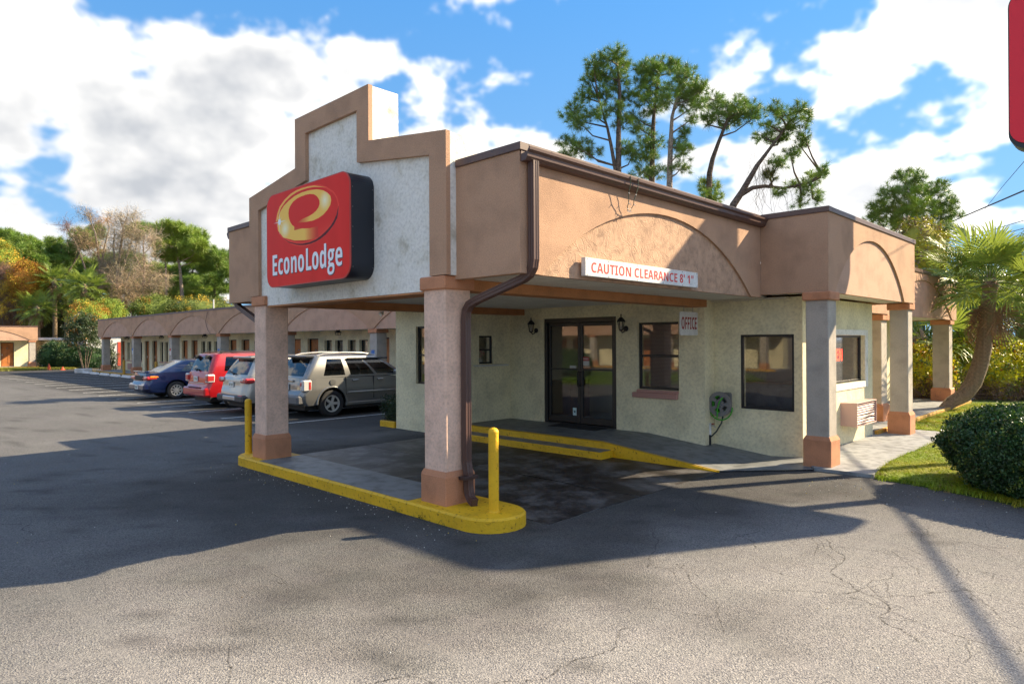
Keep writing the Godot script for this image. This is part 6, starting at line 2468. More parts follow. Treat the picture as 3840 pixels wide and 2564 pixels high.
func bush(nm: String, label: String, cat: String, center: Vector3, rad: Vector3, n: int, meshes: Array, tint: Color, size: float, seed_: int, group := "", core := true, shell := 0.12, accents := []) -> Node3D:
	var r := RandomNumberGenerator.new()
	r.seed = seed_
	var foot := Vector3(center.x, 0, center.z)
	var t := thing(nm, label, cat, foot, 0.0, group)
	var c := center - foot
	var st := MB.new()
	for k in 5:
		var a := TAU * k / 5
		st.tube([Vector3(cos(a) * 0.1 * rad.x, -0.02, sin(a) * 0.1 * rad.z), c + Vector3(cos(a) * rad.x * 0.6, rad.y * 0.3, sin(a) * rad.z * 0.6)], [0.04, 0.012], 5)
	part(t, "stems", st, M.bark)
	if core:
		var cb := MB.new()
		var f := noise(seed_, 1.3, FastNoiseLite.TYPE_SIMPLEX_SMOOTH, 2)
		var G := []
		for i in 9:
			var row := []
			for j in 17:
				var th := PI * i / 8.0
				var ph := TAU * j / 16.0
				var d := Vector3(sin(th) * cos(ph), cos(th), sin(th) * sin(ph))
				var k := 0.8 + 0.1 * f.get_noise_3dv(d)
				row.append(c + Vector3(d.x * rad.x, d.y * rad.y, d.z * rad.z) * k)
			G.append(row)
		grid(cb, G, func(_a, _b): return true, false)
		part(t, "inner_foliage", cb, mat(lin(tint.r, tint.g, tint.b), 0.95))
	var f2 := noise(seed_ + 3, 1.1 / maxf(rad.x, 0.5), FastNoiseLite.TYPE_SIMPLEX_SMOOTH, 3)
	var X := []
	var C := []
	for k in meshes.size():
		X.append([])
		C.append([])
	for i in n:
		var d := Vector3(r.randfn(), r.randfn(), r.randfn()).normalized()
		if d.y < -0.75:
			d.y = -d.y
		var k := 1.0 - shell * r.randf() + 0.13 * f2.get_noise_3dv(d * rad.x * 2.0)
		var p := c + Vector3(d.x * rad.x, d.y * rad.y, d.z * rad.z) * k
		if p.y < 0.02:
			p.y = 0.02 + r.randf() * 0.05
		var col := tint
		for a in accents:
			if r.randf() < a[1]:
				col = a[0]
		var m := i % meshes.size()
		X[m].append(Transform3D(rand_basis(r, size * r.randf_range(0.75, 1.25)), p))
		C[m].append(vary(col, r, 0.3))
	for k in meshes.size():
		if X[k].size() > 0:
			stuff_copies(t, "foliage", meshes[k], X[k], C[k])
	return t

func build_plants() -> void:
	var fine := ntex(noise(61, 0.05, FastNoiseLite.TYPE_SIMPLEX_SMOOTH, 4, 0.6), 256)
	var bark_c := ntex(noise(62, 0.03, FastNoiseLite.TYPE_SIMPLEX_SMOOTH, 5, 0.65), 256, [0.0, 0.45, 0.6, 1.0], [0.35, 0.75, 1.0, 1.0])
	M.bark = surf(lin(0.19, 0.14, 0.105), 0.95, bark_c, fine, 3.0, 0.9)
	M.bark_pale = surf(lin(0.42, 0.34, 0.26), 0.95, bark_c, fine, 3.0, 0.9)
	M.palm_bark = surf(lin(0.52, 0.38, 0.24), 0.95, bark_c, fine, 5.0, 0.45)
	M.palm_bark.uv1_scale = Vector3(1.2, 9.0, 1.2)
	M.needles = leaf_mat(0.5, 0.5)
	M.leaf = leaf_mat(0.4, 0.5)
	M.leaf_dull = leaf_mat(0.7, 0.35)
	M.twig = leaf_mat(0.9, 0.0)
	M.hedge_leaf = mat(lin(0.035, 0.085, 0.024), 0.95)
	M.planter_leaf = mat(lin(0.028, 0.05, 0.02), 0.95)
	var palm_leaf := mat(lin(0.15, 0.215, 0.035), 0.42)
	palm_leaf.backlight_enabled = true
	palm_leaf.backlight = Color(0.45, 0.5, 0.2)
	var palm_dead := mat(lin(0.24, 0.15, 0.085), 0.8)
	var tuft := [needle_tuft(58, 0.32, 0.015, 1), needle_tuft(58, 0.32, 0.015, 2), needle_tuft(50, 0.34, 0.015, 3)]
	var leaf_s := [leaf_clump(16, 0.07, 0.022, 0.038, 4, M.leaf), leaf_clump(16, 0.07, 0.024, 0.04, 5, M.leaf)]
	var leaf_m := [leaf_clump(14, 0.16, 0.05, 0.09, 6, M.leaf), leaf_clump(14, 0.16, 0.055, 0.085, 7, M.leaf)]
	var leaf_l := [leaf_clump(34, 0.36, 0.06, 0.11, 8, M.leaf_dull), leaf_clump(34, 0.36, 0.065, 0.10, 9, M.leaf_dull)]
	var twig := [twig_clump(16, 0.5, 10), twig_clump(16, 0.5, 11)]
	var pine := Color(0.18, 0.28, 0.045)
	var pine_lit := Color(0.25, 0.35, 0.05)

	# ------------------------------------------------ pines behind the office
	var R7 := [2000.0, 100.0, 1.2766]
	var g := "tall pines behind the office roof"
	tree_from("pine_tree", "tall leftmost pine with two stems behind the canopy roof", "pine", g, 30.0, R7, [[[408, 760], [408, 560], [410, 430], [415, 300], [405, 200], [400, 120]], [[395, 690], [372, 560], [355, 480], [330, 400], [300, 300]]],
		[[400, 115, 32, 30], [360, 155, 50, 32], [290, 170, 40, 32], [440, 175, 34, 36], [330, 225, 55, 36], [275, 255, 45, 32], [400, 250, 55, 42], [250, 335, 45, 36], [335, 325, 48, 34], [440, 335, 40, 34], [180, 395, 52, 30], [215, 450, 55, 30], [300, 410, 45, 32], [175, 555, 70, 26], [250, 590, 62, 30], [150, 610, 42, 18], [425, 460, 42, 32], [440, 575, 36, 30], [478, 610, 40, 30], [385, 390, 40, 30]], tuft, 2.5, pine, 1.0, M.bark, 101, 0.17)
	tree_from("pine_tree", "tall straight pine in the middle of the group behind the roof", "pine", g, 31.0, R7, [[[568, 800], [570, 600], [575, 480], [580, 380], [600, 250], [612, 165]]],
		[[605, 170, 42, 28], [525, 190, 42, 36], [565, 215, 50, 40], [655, 180, 34, 28], [685, 190, 26, 24], [520, 270, 52, 40], [600, 290, 52, 42], [535, 345, 44, 32], [590, 380, 44, 32], [500, 440, 46, 36], [530, 500, 46, 32], [562, 555, 52, 30], [540, 620, 52, 30], [530, 690, 50, 30], [600, 695, 42, 22]], tuft, 2.5, pine, 1.0, M.bark, 102, 0.17)
	tree_from("pine_tree", "slim pale-stemmed pine right of the middle pine behind the roof", "pine", g, 29.5, R7, [[[652, 830], [655, 650], [660, 530], [665, 430], [690, 330], [712, 245]]],
		[[732, 235, 44, 36], [692, 228, 36, 34], [782, 280, 40, 32], [805, 300, 28, 32], [742, 310, 48, 36], [690, 300, 44, 32], [640, 340, 38, 30], [722, 370, 44, 32], [782, 370, 34, 30], [690, 560, 38, 30], [722, 600, 42, 30], [705, 680, 42, 22], [722, 510, 32, 24], [762, 440, 26, 24]], tuft, 2.5, pine, 1.0, M.bark_pale, 103, 0.17)
	tree_from("pine_tree", "pine with a thin crooked top left of the leaning pine", "pine", g, 30.5, R7, [[[840, 850], [845, 700], [860, 630], [885, 560], [920, 470], [945, 400], [905, 350]]],
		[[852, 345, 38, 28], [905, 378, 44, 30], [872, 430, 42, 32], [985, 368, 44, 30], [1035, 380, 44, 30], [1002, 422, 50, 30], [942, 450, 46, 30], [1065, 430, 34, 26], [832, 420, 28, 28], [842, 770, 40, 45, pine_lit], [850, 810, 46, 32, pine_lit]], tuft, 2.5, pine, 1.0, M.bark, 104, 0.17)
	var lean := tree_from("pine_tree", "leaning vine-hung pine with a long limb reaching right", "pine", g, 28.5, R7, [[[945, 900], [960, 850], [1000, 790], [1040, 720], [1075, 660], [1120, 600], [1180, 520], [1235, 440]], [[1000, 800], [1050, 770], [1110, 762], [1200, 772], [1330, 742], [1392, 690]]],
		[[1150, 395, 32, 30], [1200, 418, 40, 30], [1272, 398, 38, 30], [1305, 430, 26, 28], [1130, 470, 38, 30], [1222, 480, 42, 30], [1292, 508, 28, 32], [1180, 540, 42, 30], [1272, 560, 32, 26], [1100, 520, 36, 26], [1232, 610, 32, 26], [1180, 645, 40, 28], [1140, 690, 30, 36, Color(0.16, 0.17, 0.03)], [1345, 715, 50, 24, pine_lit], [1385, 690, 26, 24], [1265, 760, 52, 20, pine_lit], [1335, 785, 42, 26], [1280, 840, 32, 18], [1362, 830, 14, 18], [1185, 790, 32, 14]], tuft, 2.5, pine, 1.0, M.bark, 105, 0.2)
	var vn := MB.new()
	var rv := RandomNumberGenerator.new()
	rv.seed = 9
	for i in 44:
		var x := rv.randf_range(1030, 1130) if i < 36 else rv.randf_range(1150, 1240)
		var y := rv.randf_range(590, 740) if i < 36 else rv.randf_range(765, 785)
		var a: Vector3 = spot(2000 + x / 1.2766, 100 + y / 1.2766, 28.5 + rv.randf_range(-0.5, 0.5)) - lean.position
		var l := rv.randf_range(0.6, 2.2)
		vn.tube([a, a + Vector3(rv.randfn() * 0.15, -l * 0.5, rv.randfn() * 0.15), a + Vector3(rv.randfn() * 0.3, -l, rv.randfn() * 0.3)], 0.006, 3, false)
	part(lean, "hanging_vines", vn, M.bark)
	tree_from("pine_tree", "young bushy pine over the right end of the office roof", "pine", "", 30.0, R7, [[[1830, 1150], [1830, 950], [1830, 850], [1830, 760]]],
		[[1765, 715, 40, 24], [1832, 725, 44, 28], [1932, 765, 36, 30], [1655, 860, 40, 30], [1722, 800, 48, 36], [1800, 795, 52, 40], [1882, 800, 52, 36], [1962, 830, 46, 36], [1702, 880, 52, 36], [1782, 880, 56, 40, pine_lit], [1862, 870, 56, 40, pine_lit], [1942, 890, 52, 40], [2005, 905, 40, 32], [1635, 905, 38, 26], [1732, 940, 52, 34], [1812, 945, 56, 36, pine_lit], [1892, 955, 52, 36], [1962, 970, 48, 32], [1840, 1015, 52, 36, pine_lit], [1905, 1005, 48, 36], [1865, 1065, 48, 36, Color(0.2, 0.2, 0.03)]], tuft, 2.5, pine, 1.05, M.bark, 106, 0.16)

	# ------------------------------------------------ woods beyond the motel rows on the left
	var R1 := [0.0, 700.0, 1.96]
	g = "pines beyond the motel rows"
	var big := 2.3
	tree_from("pine_tree", "flat-topped bright pine rising over the long motel row", "pine", g, 76.0, R1, [[[1350, 1000], [1332, 750], [1320, 600], [1302, 520], [1285, 400]], [[1215, 950], [1220, 700], [1215, 560], [1190, 460]]],
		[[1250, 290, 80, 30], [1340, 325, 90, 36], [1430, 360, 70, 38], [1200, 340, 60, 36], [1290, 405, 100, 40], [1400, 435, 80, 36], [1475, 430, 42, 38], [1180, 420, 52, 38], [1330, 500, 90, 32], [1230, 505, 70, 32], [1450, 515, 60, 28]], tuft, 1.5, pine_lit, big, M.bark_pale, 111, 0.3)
	tree_from("pine_tree", "broad pine beside the canopy edge over the motel row", "pine", g, 78.0, R1, [[[1555, 1000], [1570, 800], [1582, 680], [1612, 600]]],
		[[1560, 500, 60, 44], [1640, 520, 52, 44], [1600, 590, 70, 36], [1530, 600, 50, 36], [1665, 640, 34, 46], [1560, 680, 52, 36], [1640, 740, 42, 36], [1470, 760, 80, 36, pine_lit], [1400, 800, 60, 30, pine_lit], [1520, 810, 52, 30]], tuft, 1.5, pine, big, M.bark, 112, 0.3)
	tree_from("pine_tree", "dark pine at the left edge behind the vine thicket", "pine", g, 84.0, R1, [[[150, 1050], [155, 640], [160, 400]]],
		[[30, 355, 62, 36], [122, 385, 80, 36], [205, 415, 70, 36], [100, 455, 100, 36], [232, 480, 60, 36], [172, 520, 70, 36], [262, 540, 52, 34], [282, 580, 42, 22], [20, 480, 50, 40], [60, 540, 60, 30]], tuft, 1.5, pine, big, M.bark, 113, 0.3)
	tree_from("pine_tree", "dark pine behind the vine-hung bare trees", "pine", g, 88.0, R1, [[[440, 1050], [440, 700], [450, 430]], [[450, 700], [560, 520], [620, 380]]],
		[[400, 415, 60, 36], [470, 465, 60, 36], [370, 500, 42, 44], [440, 550, 70, 36], [520, 500, 50, 36], [350, 570, 34, 30], [420, 620, 60, 30], [600, 350, 60, 36], [650, 400, 52, 36], [570, 420, 50, 36], [1050, 300, 60, 30], [1000, 330, 60, 40], [700, 330, 50, 40]], tuft, 1.5, pine, big, M.bark, 114, 0.3)
	for q in [[1130, 640, "far leafy pine between the bare trees and the bright pine"], [1420, 640, "far pine filling the gap behind the bright pine"], [560, 650, "far pine behind the fan palms"], [200, 650, "far pine behind the vine thicket"], [840, 600, "far pine behind the grey bare tree"]]:
		var x0: float = q[0]
		var y0: float = q[1]
		var bl := []
		var rb := RandomNumberGenerator.new()
		rb.seed = int(x0)
		for i in 20:
			bl.append([x0 + rb.randf_range(-150, 150), y0 + rb.randf_range(-90, 200), rb.randf_range(50, 80), rb.randf_range(26, 40), pine.lerp(pine_lit, rb.randf())])
		tree_from("pine_tree", q[2], "pine", "far pines of the wood", 96.0, R1, [[[x0, 1000], [x0 + 10, 800], [x0 - 10, 650], [x0, y0 - 60]], [[x0, 850], [x0 + 70, 720], [x0 + 100, 620]], [[x0, 880], [x0 - 80, 740], [x0 - 110, 640]]], bl, tuft, 1.3, pine, 2.5, M.bark, 130 + int(x0), 0.35)
	var brown := Color(0.30, 0.22, 0.13)
	var grey_t := Color(0.36, 0.29, 0.20)
	g = "bare vine-hung trees beyond the motel rows"
	tree_from("bare_tree", "tall bare tree wrapped in dry vines, leftmost of the bare ones", "tree", g, 74.0, R1, [[[745, 1100], [740, 640], [715, 450], [700, 350], [650, 215], [600, 200]], [[640, 700], [620, 590], [560, 420], [480, 290]], [[735, 600], [770, 420], [800, 300], [780, 230]]],
		[[480, 285, 60, 40, Color(0.22, 0.12, 0.08)], [640, 205, 70, 50], [700, 270, 60, 50], [785, 245, 36, 40, Color(0.42, 0.2, 0.04)], [640, 430, 70, 80], [750, 470, 80, 110], [720, 650, 80, 110], [560, 370, 60, 60]], twig, 0.38, brown, 1.5, M.bark_pale, 121, 0.22, true, 0.3)
	tree_from("bare_tree", "bare grey tree with upright twigs in the middle of the thicket", "tree", g, 72.0, R1, [[[870, 1150], [860, 650], [890, 400], [905, 300], [940, 190]], [[868, 700], [930, 500], [985, 330], [1000, 240]], [[860, 620], [830, 450], [840, 300]]],
		[[880, 230, 80, 60], [965, 215, 80, 55], [850, 345, 110, 70], [960, 350, 90, 80], [900, 480, 110, 100], [890, 680, 110, 120], [960, 570, 50, 70, Color(0.07, 0.11, 0.02)], [830, 560, 90, 80]], twig, 0.42, grey_t, 1.5, M.bark_pale, 122, 0.24, true, 0.3)
	tree_from("bare_tree", "thin bare tree right of the grey one, strung with vines", "tree", g, 70.0, R1, [[[1040, 1150], [1045, 800], [1060, 600], [1050, 420], [1070, 330]], [[1044, 760], [1120, 650], [1180, 620]], [[1048, 620], [990, 500], [1000, 400]]],
		[[1060, 350, 90, 60], [1120, 380, 60, 60], [1050, 500, 90, 90], [1060, 680, 110, 120], [1150, 690, 90, 70], [1000, 820, 90, 100], [1140, 830, 80, 70, Color(0.2, 0.19, 0.04)]], twig, 0.4, grey_t, 1.5, M.bark_pale, 123, 0.2, true, 0.3)
	tree_from("bare_tree", "dead double stem with dry vines just above the motel roof", "tree", g, 68.0, R1, [[[930, 1150], [925, 900], [915, 740], [960, 600]], [[968, 1150], [968, 900], [975, 780]]],
		[[930, 760, 80, 90], [980, 850, 70, 80], [880, 850, 90, 90, Color(0.24, 0.2, 0.06)]], twig, 0.55, brown, 1.4, M.bark_pale, 124, 0.2, true, 0.3)

	var fr := [fan_frond(1, 1.0, 1.0, palm_leaf), fan_frond(2, 0.9, 1.05, palm_leaf), fan_frond(3, 1.1, 0.95, palm_leaf)]
	var fr_dark := [fan_frond(4, 1.0, 1.0, palm_leaf), fan_frond(5, 0.9, 1.1, palm_leaf)]
	var dead := [fan_frond(6, 0.8, 1.0, palm_dead, true), fan_frond(7, 0.9, 0.9, palm_dead, true)]
	var pp := [[620, 745, 66.0, 1.2, "big sunlit fan palm in the middle of the left thicket"], [395, 705, 68.0, 1.1, "fan palm behind and left of the big sunlit palm"], [270, 905, 65.0, 1.05, "low fan palm behind the far left motel room"], [480, 830, 70.0, 1.0, "shaded fan palm between the two taller left palms"]]
	for k in pp.size():
		var q: Array = pp[k]
		var top := spot(q[0] / 1.96, 700 + q[1] / 1.96, q[2])
		var foot := Vector3(top.x, 0, top.z)
		palm(q[4], foot, [Vector3(0, -0.05, 0), Vector3(0.05, top.y * 0.5, 0), Vector3(0, top.y, 0)], [0.24, 0.2, 0.22], 30, fr if k != 3 else fr_dark, dead, q[3], 200 + k, "fan palms in the left thicket", 9, 1.2)

	# thickets and shrubs on the left: leaf masses with real stems
	var yel := Color(0.55, 0.38, 0.03)
	var ora := Color(0.46, 0.20, 0.03)
	var lg := Color(0.20, 0.28, 0.035)
	bush("vine_thicket", "brown vine thicket with yellow specks at the left edge", "thicket", spot(60 / 1.96, 700 + 830 / 1.96, 69.0), Vector3(2.7, 3.5, 1.8), 900, twig, Color(0.27, 0.17, 0.11), 1.5, 301, "", true, 0.25)
	bush("vine_thicket", "speckled yellow vines hanging in front of the brown thicket", "thicket", spot(75 / 1.96, 700 + 860 / 1.96, 67.0), Vector3(2.0, 2.6, 0.8), 120, leaf_l, yel, 0.9, 311, "", false, 0.5)
	bush("vine_thicket", "orange and yellow vine clump above the low fan palm", "thicket", spot(215 / 1.96, 700 + 690 / 1.96, 68.0), Vector3(1.9, 1.9, 1.4), 420, leaf_l, ora, 1.2, 302, "", true, 0.3, [[yel, 0.4]])
	bush("vine_thicket", "yellow-green vine clump at the very left edge", "thicket", spot(5 / 1.96, 700 + 560 / 1.96, 70.0), Vector3(1.9, 2.4, 1.4), 420, leaf_l, lg, 1.2, 303, "", true, 0.3, [[yel, 0.5]])
	bush("autumn_shrub", "green and orange autumn shrub below the big sunlit palm", "shrub", spot(650 / 1.96, 700 + 960 / 1.96, 62.0), Vector3(1.9, 1.5, 1.4), 480, leaf_l, lg, 1.0, 304, "", true, 0.4, [[yel, 0.25], [ora, 0.22]])
	bush("autumn_shrub", "yellow-green shrub over the far end of the motel roof", "shrub", spot(800 / 1.96, 700 + 930 / 1.96, 64.0), Vector3(1.5, 1.4, 1.3), 380, leaf_l, lg, 1.0, 305, "", true, 0.4, [[yel, 0.2]])
	bush("autumn_shrub", "mixed understory shrub between the bare stems and the pines", "shrub", spot(1150 / 1.96, 700 + 900 / 1.96, 68.0), Vector3(2.6, 1.3, 1.4), 420, leaf_l, Color(0.15, 0.2, 0.04), 1.1, 306, "", true, 0.4, [[ora, 0.12], [lg, 0.3]])
	bush("autumn_shrub", "green understory below the broad pine by the canopy", "shrub", spot(1500 / 1.96, 700 + 890 / 1.96, 70.0), Vector3(4.0, 1.1, 1.4), 420, leaf_l, Color(0.11, 0.15, 0.03), 1.1, 307, "", true, 0.4, [[yel, 0.2]])
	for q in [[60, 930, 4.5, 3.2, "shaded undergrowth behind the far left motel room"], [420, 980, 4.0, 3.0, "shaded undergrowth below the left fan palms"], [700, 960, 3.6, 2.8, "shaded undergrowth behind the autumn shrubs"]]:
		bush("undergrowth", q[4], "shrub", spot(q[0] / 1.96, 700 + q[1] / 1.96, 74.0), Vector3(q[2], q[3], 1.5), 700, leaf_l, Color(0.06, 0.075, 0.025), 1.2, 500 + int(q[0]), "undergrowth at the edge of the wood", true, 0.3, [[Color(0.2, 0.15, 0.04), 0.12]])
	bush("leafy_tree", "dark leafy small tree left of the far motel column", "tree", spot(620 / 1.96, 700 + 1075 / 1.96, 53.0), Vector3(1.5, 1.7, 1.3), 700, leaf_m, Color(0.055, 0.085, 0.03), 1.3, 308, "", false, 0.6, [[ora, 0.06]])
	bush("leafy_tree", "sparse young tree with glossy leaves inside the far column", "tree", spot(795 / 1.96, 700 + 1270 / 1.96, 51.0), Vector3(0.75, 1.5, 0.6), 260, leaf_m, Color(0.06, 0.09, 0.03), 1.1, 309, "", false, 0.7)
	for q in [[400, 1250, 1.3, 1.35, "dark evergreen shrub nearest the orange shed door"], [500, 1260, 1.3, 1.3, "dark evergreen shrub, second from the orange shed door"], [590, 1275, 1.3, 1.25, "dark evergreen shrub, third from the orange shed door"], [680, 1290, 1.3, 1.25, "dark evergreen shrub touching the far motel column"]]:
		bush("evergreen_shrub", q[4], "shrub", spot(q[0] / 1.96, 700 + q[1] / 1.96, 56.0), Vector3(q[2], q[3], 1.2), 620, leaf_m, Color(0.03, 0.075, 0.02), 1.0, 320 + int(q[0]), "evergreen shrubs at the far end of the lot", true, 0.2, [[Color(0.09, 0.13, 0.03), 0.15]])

	# ------------------------------------------------ right side: leaning palm, back palms, yellow vine bank
	var P2 := func(x, y, d) -> Vector3:
		return spot(3200 + x / 2.375, 900 + y / 2.375, d)
	var foot: Vector3 = P2.call(770, 1468, 18.6)
	foot.y = 0.0
	var path := []
	for q in [[760, 1476], [880, 1440], [985, 1385], [1070, 1270], [1125, 1130], [1165, 960], [1185, 800], [1200, 640], [1215, 500], [1222, 430]]:
		path.append(P2.call(q[0], q[1], 18.6) - foot)
	path[0].y = -0.05
	palm("leaning fan palm with a curved trunk beside the office walkway", foot, path, [0.1, 0.17, 0.2, 0.215, 0.205, 0.2, 0.19, 0.18, 0.175, 0.17], 38, fr, dead, 0.97, 220, "", 3, 0.5)
	for q in [[600, 900, 24.0, 1.35, "shaded palmetto between the two far columns"], [960, 720, 26.0, 1.5, "shaded palmetto right of the farthest column"], [1330, 860, 26.0, 1.5, "shaded palmetto behind the leaning trunk"], [1500, 760, 27.0, 1.6, "shaded palmetto at the right edge"]]:
		var top: Vector3 = P2.call(q[0], q[1], q[2])
		palm(q[4], Vector3(top.x, 0, top.z), [Vector3(0, -0.05, 0), Vector3(0, top.y * 0.5, 0), Vector3(0, top.y, 0)], [0.2, 0.2, 0.2], 22, fr_dark, dead, q[3], 230 + int(q[0]), "palmettos behind the vine bank", 4, 1.3)
	var vy := Color(0.6, 0.54, 0.02)
	for q in [[600, 1250, 1.4, 1.5, 22.5, "yellow vine bank between the two far columns"], [930, 1200, 1.5, 1.6, 23.5, "yellow vine bank right of the farthest column"], [1300, 1250, 1.7, 1.45, 23.0, "yellow vine bank behind the leaning palm"], [1600, 1230, 1.8, 1.6, 23.0, "yellow vine bank at the right edge"]]:
		bush("vine_bank", q[5], "shrub", P2.call(q[0], q[1], q[4]), Vector3(q[2], q[3] * 0.8, 1.2), 560, leaf_m, vy, 1.15, 340 + int(q[0]), "yellow vine banks behind the palm", true, 0.2, [[Color(0.16, 0.11, 0.07), 0.14], [Color(0.16, 0.22, 0.03), 0.25], [Color(0.5, 0.2, 0.03), 0.06]])
		var b2: Vector3 = P2.call(q[0], q[1], q[4])
		var dry := bush("dry_brush", "dry brown brush under the " + q[5].replace("yellow vine bank ", "vine bank "), "brush", Vector3(b2.x - 0.6, 0.25, b2.z + 0.5), Vector3(q[2] * 0.9, 0.55, 0.8), 160, twig, Color(0.17, 0.12, 0.09), 0.7, 360 + int(q[0]), "dry brush below the vine banks", false, 0.8)
	bush("vine_bank", "bright yellow foliage over the motel row roof behind the palm", "shrub", P2.call(600, 130, 27.0), Vector3(1.6, 1.5, 1.2), 420, leaf_m, Color(0.3, 0.28, 0.03), 1.3, 390, "", true, 0.4, [[Color(0.2, 0.14, 0.1), 0.3]])

	# ------------------------------------------------ clipped hedge dome at the right
	var hd := thing("clipped_hedge", "large clipped dark green hedge dome on the lawn", "hedge", Vector3(6.2, 0, 5.6))
	hd.scale = Vector3(0.71, 1.0, 0.91)
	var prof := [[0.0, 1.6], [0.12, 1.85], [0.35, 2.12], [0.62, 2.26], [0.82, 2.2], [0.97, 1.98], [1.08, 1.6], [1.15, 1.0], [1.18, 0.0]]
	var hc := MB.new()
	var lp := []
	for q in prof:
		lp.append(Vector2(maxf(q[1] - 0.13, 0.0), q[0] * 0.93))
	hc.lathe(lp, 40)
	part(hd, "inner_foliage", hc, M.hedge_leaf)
	var hx := [[], []]
	var hcol := [[], []]
	var hf := noise(88, 0.9, FastNoiseLite.TYPE_SIMPLEX_SMOOTH, 3)
	var rh := RandomNumberGenerator.new()
	rh.seed = 44
	for i in 15000:
		var tt := pow(rh.randf(), 0.8)
		var seg := tt * (prof.size() - 1)
		var k := mini(int(seg), prof.size() - 2)
		var q := Vector2(prof[k][1], prof[k][0]).lerp(Vector2(prof[k + 1][1], prof[k + 1][0]), seg - k)
		if k >= 6:
			q.x *= sqrt(rh.randf())
		var a := rh.randf() * TAU
		var rr := q.x - rh.randf() * 0.12 + hf.get_noise_3d(cos(a) * 2.6, q.y * 2.6, sin(a) * 2.6) * 0.2
		var p := Vector3(cos(a) * rr, maxf(0.03, q.y - rh.randf() * 0.06), sin(a) * rr)
		hx[i % 2].append(Transform3D(rand_basis(rh, rh.randf_range(0.8, 1.25)), p))
		hcol[i % 2].append(vary(Color(0.035, 0.085, 0.024), rh, 0.5) if rh.randf() < 0.88 else vary(Color(0.14, 0.19, 0.03), rh, 0.4))
	for k in 2:
		stuff_copies(hd, "foliage", leaf_s[k], hx[k], hcol[k])

	# planter by the left end wall
	var pl := thing("planter", "low yellow planter with a dark clipped bush at the office end wall", "planter", Vector3(4.4, 0, -7.4))
	boxpart(pl, "kerb", Vector3(0.0, -0.02, -0.3), Vector3(2.6, 0.14, 0.3), M.yellow, 0.015)
	boxpart(pl, "soil", Vector3(0.08, 0.1, -0.24), Vector3(2.52, 0.15, 0.24), M.soil)
	var px := []
	var pc := []
	for i in 1500:
		var p := Vector3(rh.randf_range(0.05, 2.5), rh.randf_range(0.16, 0.72), rh.randf_range(-0.32, 0.27))
		px.append(Transform3D(rand_basis(rh, rh.randf_range(0.9, 1.3)), p))
		pc.append(vary(Color(0.028, 0.05, 0.02), rh, 0.5))
	stuff_copies(pl, "foliage", leaf_s[0], px, pc)
	boxpart(pl, "inner_foliage", Vector3(0.15, 0.14, -0.22), Vector3(2.4, 0.62, 0.2), M.planter_leaf)

	# ------------------------------------------------ grass
	var gb := MB.new()
	var rg := RandomNumberGenerator.new()
	rg.seed = 3
	for i in 16:
		var a := rg.randf() * TAU
		var o := Vector3(rg.randfn() * 0.03, 0, rg.randfn() * 0.03)
		var d := Vector3(cos(a), 0, sin(a))
		var h := rg.randf_range(0.03, 0.065)
		var s := d.cross(Vector3.UP) * 0.0035
		var m1 := o + Vector3.UP * h * 0.7 + d * h * 0.25
		gb.quad(o - s, o + s, m1 + s * 0.8, m1 - s * 0.8)
		gb.tri(m1 - s * 0.8, m1 + s * 0.8, o + Vector3.UP * h * 0.95 + d * h * 0.8)
	M.grass = leaf_mat(0.6, 0.6)
	var gm := gb.mesh(M.grass)
	var lawn_poly := poly([[5.66, 2.84], [6.4, 2.72], [7.1, 2.66], [11.66, 2.72], [11.7, 1.15], [12.6, 1.42], [20.0, 1.4], [20.0, 6.0], [9.5, 7.0], [4.4, 7.0], [4.7, 5.4], [5.25, 4.3], [5.6, 3.4]])
	var hole := poly([[5.66, 2.0]])
	var gx := []
	var gc := []
	var gf := noise(90, 0.7, FastNoiseLite.TYPE_SIMPLEX_SMOOTH, 3)
	while gx.size() < 26000:
		var far := rg.randf() < 0.25
		var p := Vector2(rg.randf_range(4.4, 12.0), rg.randf_range(1.2, 5.5)) if not far else Vector2(rg.randf_range(11.0, 20.0), rg.randf_range(1.2, 5.0))
		var inside := Geometry2D.is_point_in_polygon(p, lawn_poly)
		# ragged edge on to the asphalt
		if not inside:
			if rg.randf() < 0.93 or p.y < 2.9 or not Geometry2D.is_point_in_polygon(p + Vector2(0.14, 0.1), lawn_poly):
				continue
		if Vector2((p.x - 6.2) / 0.71, (p.y - 5.6) / 0.91).length() < 1.6:
			continue
		gx.append(Transform3D(Basis(Vector3.UP, rg.randf() * TAU).scaled(Vector3.ONE * rg.randf_range(0.7, 1.35) * (1.0 if inside else 0.7)), Vector3(p.x, 0.01, p.y)))
		var n := gf.get_noise_2d(p.x, p.y)
		var c := Color(0.27, 0.36, 0.015).lerp(Color(0.42, 0.40, 0.03), clampf(0.4 + n * 1.2, 0, 1))
		if rg.randf() < 0.06:
			c = Color(0.3, 0.24, 0.1)
		gc.append(vary(c, rg, 0.25))
	tag(stuff_copies(self, "lawn_grass", gm, gx, gc), "short bright green grass on the lawn round the hedge", "grass")
	gx = []
	gc = []
	for i in 5000:
		var p := Vector2(rg.randf_range(-16.0, -8.0), rg.randf_range(-26.0, -12.0))
		gx.append(Transform3D(Basis(Vector3.UP, rg.randf() * TAU).scaled(Vector3.ONE * 2.0), Vector3(p.x, 0.01, p.y)))
		gc.append(vary(Color(0.14, 0.24, 0.02), rg, 0.25))
	tag(stuff_copies(self, "opposite_grass", gm, gx, gc), "grass of the island mirrored in the door glass", "grass")
	bush("round_shrub", "round shrub on the grass island mirrored in the door glass", "shrub", Vector3(-11.5, 0.75, -17.8), Vector3(1.3, 0.8, 1.3), 900, leaf_m, Color(0.04, 0.085, 0.02), 0.9, 401, "", true, 0.15)
	gx = []
	gc = []
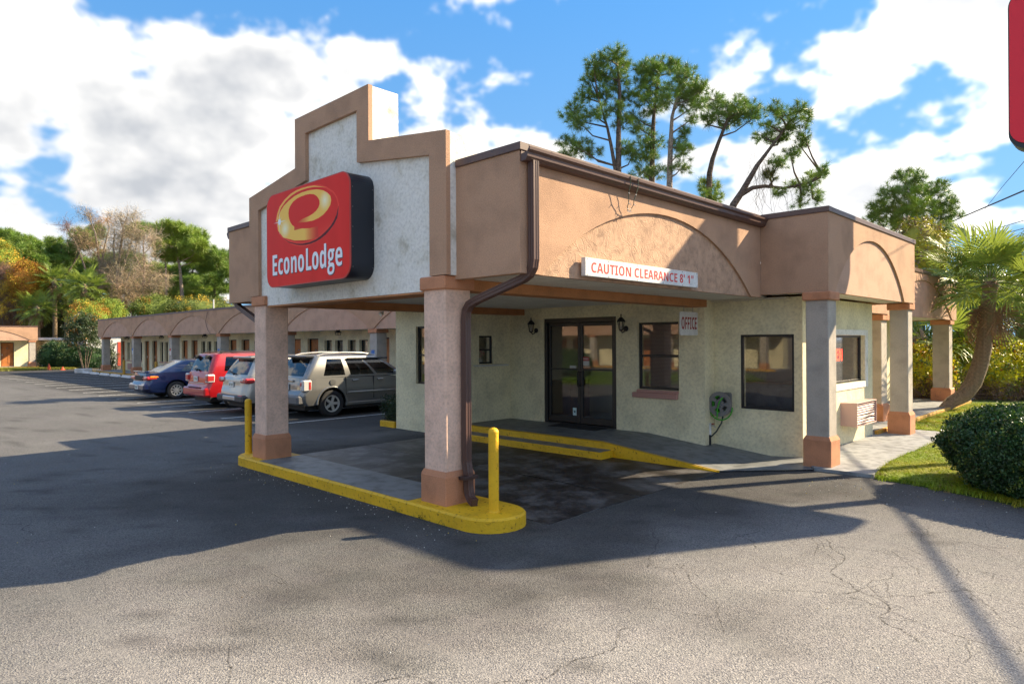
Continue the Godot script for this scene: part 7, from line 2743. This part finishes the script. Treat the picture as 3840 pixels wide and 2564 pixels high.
	for i in 3000:
		var p := Vector2(rg.randf_range(-2.0, 9.0), rg.randf_range(-62.5, -56.6))
		gx.append(Transform3D(Basis(Vector3.UP, rg.randf() * TAU).scaled(Vector3.ONE * 2.6), Vector3(p.x, 0.01, p.y)))
		gc.append(vary(Color(0.26, 0.25, 0.03), rg, 0.25))
	tag(stuff_copies(self, "far_grass", gm, gx, gc), "strip of yellowed grass before the far left motel room", "grass")

	# weeds along the kerb island
	for q in [[-0.17, -0.75, 0.8, "dead weed creeping up the yellow kerb by the near column"], [-0.17, -0.25, 0.5, "small green weed at the kerb foot below the downspout"], [-0.19, 0.15, 0.6, "small weed at the kerb foot nearest the near bollard"]]:
		var wd := thing("kerb_weed", q[3], "weed", Vector3(q[0], 0, q[1]), 0.0, "weeds along the kerb island")
		var wbm := MB.new()
		for i in 22:
			var a := rg.randf() * TAU
			var o := Vector3(0, 0, rg.randfn() * 0.07)
			var h: float = rg.randf_range(0.03, 0.16) * q[2]
			var d := Vector3(cos(a) * 0.35, 1.0, sin(a)).normalized()
			var s := d.cross(Vector3(rg.randfn(), rg.randfn(), rg.randfn())).normalized() * 0.002
			wbm.tri(o - s, o + s, o + d * h)
			if i % 3 == 0:
				var e := o + d * h
				wbm.tri(e, e + Vector3(rg.randfn(), rg.randfn(), rg.randfn()) * 0.01, e + Vector3(rg.randfn(), 0.2, rg.randfn()) * 0.014)
		part(wd, "blades", wbm, mat(lin(0.10, 0.11, 0.03), 0.8))

	# grit, chips and dry leaves scattered over the asphalt
	var bit := MB.new()
	bit.box(Vector3(-0.008, -0.002, -0.006), Vector3(0.008, 0.006, 0.006))
	var bm := mat(Color(1, 1, 1), 0.9)
	bm.vertex_color_use_as_albedo = true
	var bitm := bit.mesh(bm)
	gx = []
	gc = []
	for i in 420:
		var p := Vector3(rg.randf_range(-7.0, 6.0), 0.002, rg.randf_range(-9.0, 5.0))
		if i % 3 == 0:
			p = Vector3(-0.17 - absf(rg.randfn()) * 0.25, 0.002, rg.randf_range(-5.4, 0.9))
		elif i % 3 == 1:
			p = Vector3(5.0 + rg.randfn() * 0.5, 0.002, 2.2 + absf(rg.randfn()) * 1.2)
		if p.x > -0.16 and p.x < 4.7 and p.z < 1.0 and p.z > -5.5:
			continue
		gx.append(Transform3D(rand_basis(rg, rg.randf_range(0.3, 0.75)), p))
		var k := rg.randf()
		gc.append(Color(0.5, 0.48, 0.44) if k < 0.5 else (Color(0.5, 0.36, 0.05) if k < 0.62 else (Color(0.18, 0.12, 0.06) if k < 0.85 else Color(0.6, 0.6, 0.58))))
	tag(stuff_copies(self, "ground_litter", bitm, gx, gc), "grit and leaf crumbs scattered on the asphalt", "litter")
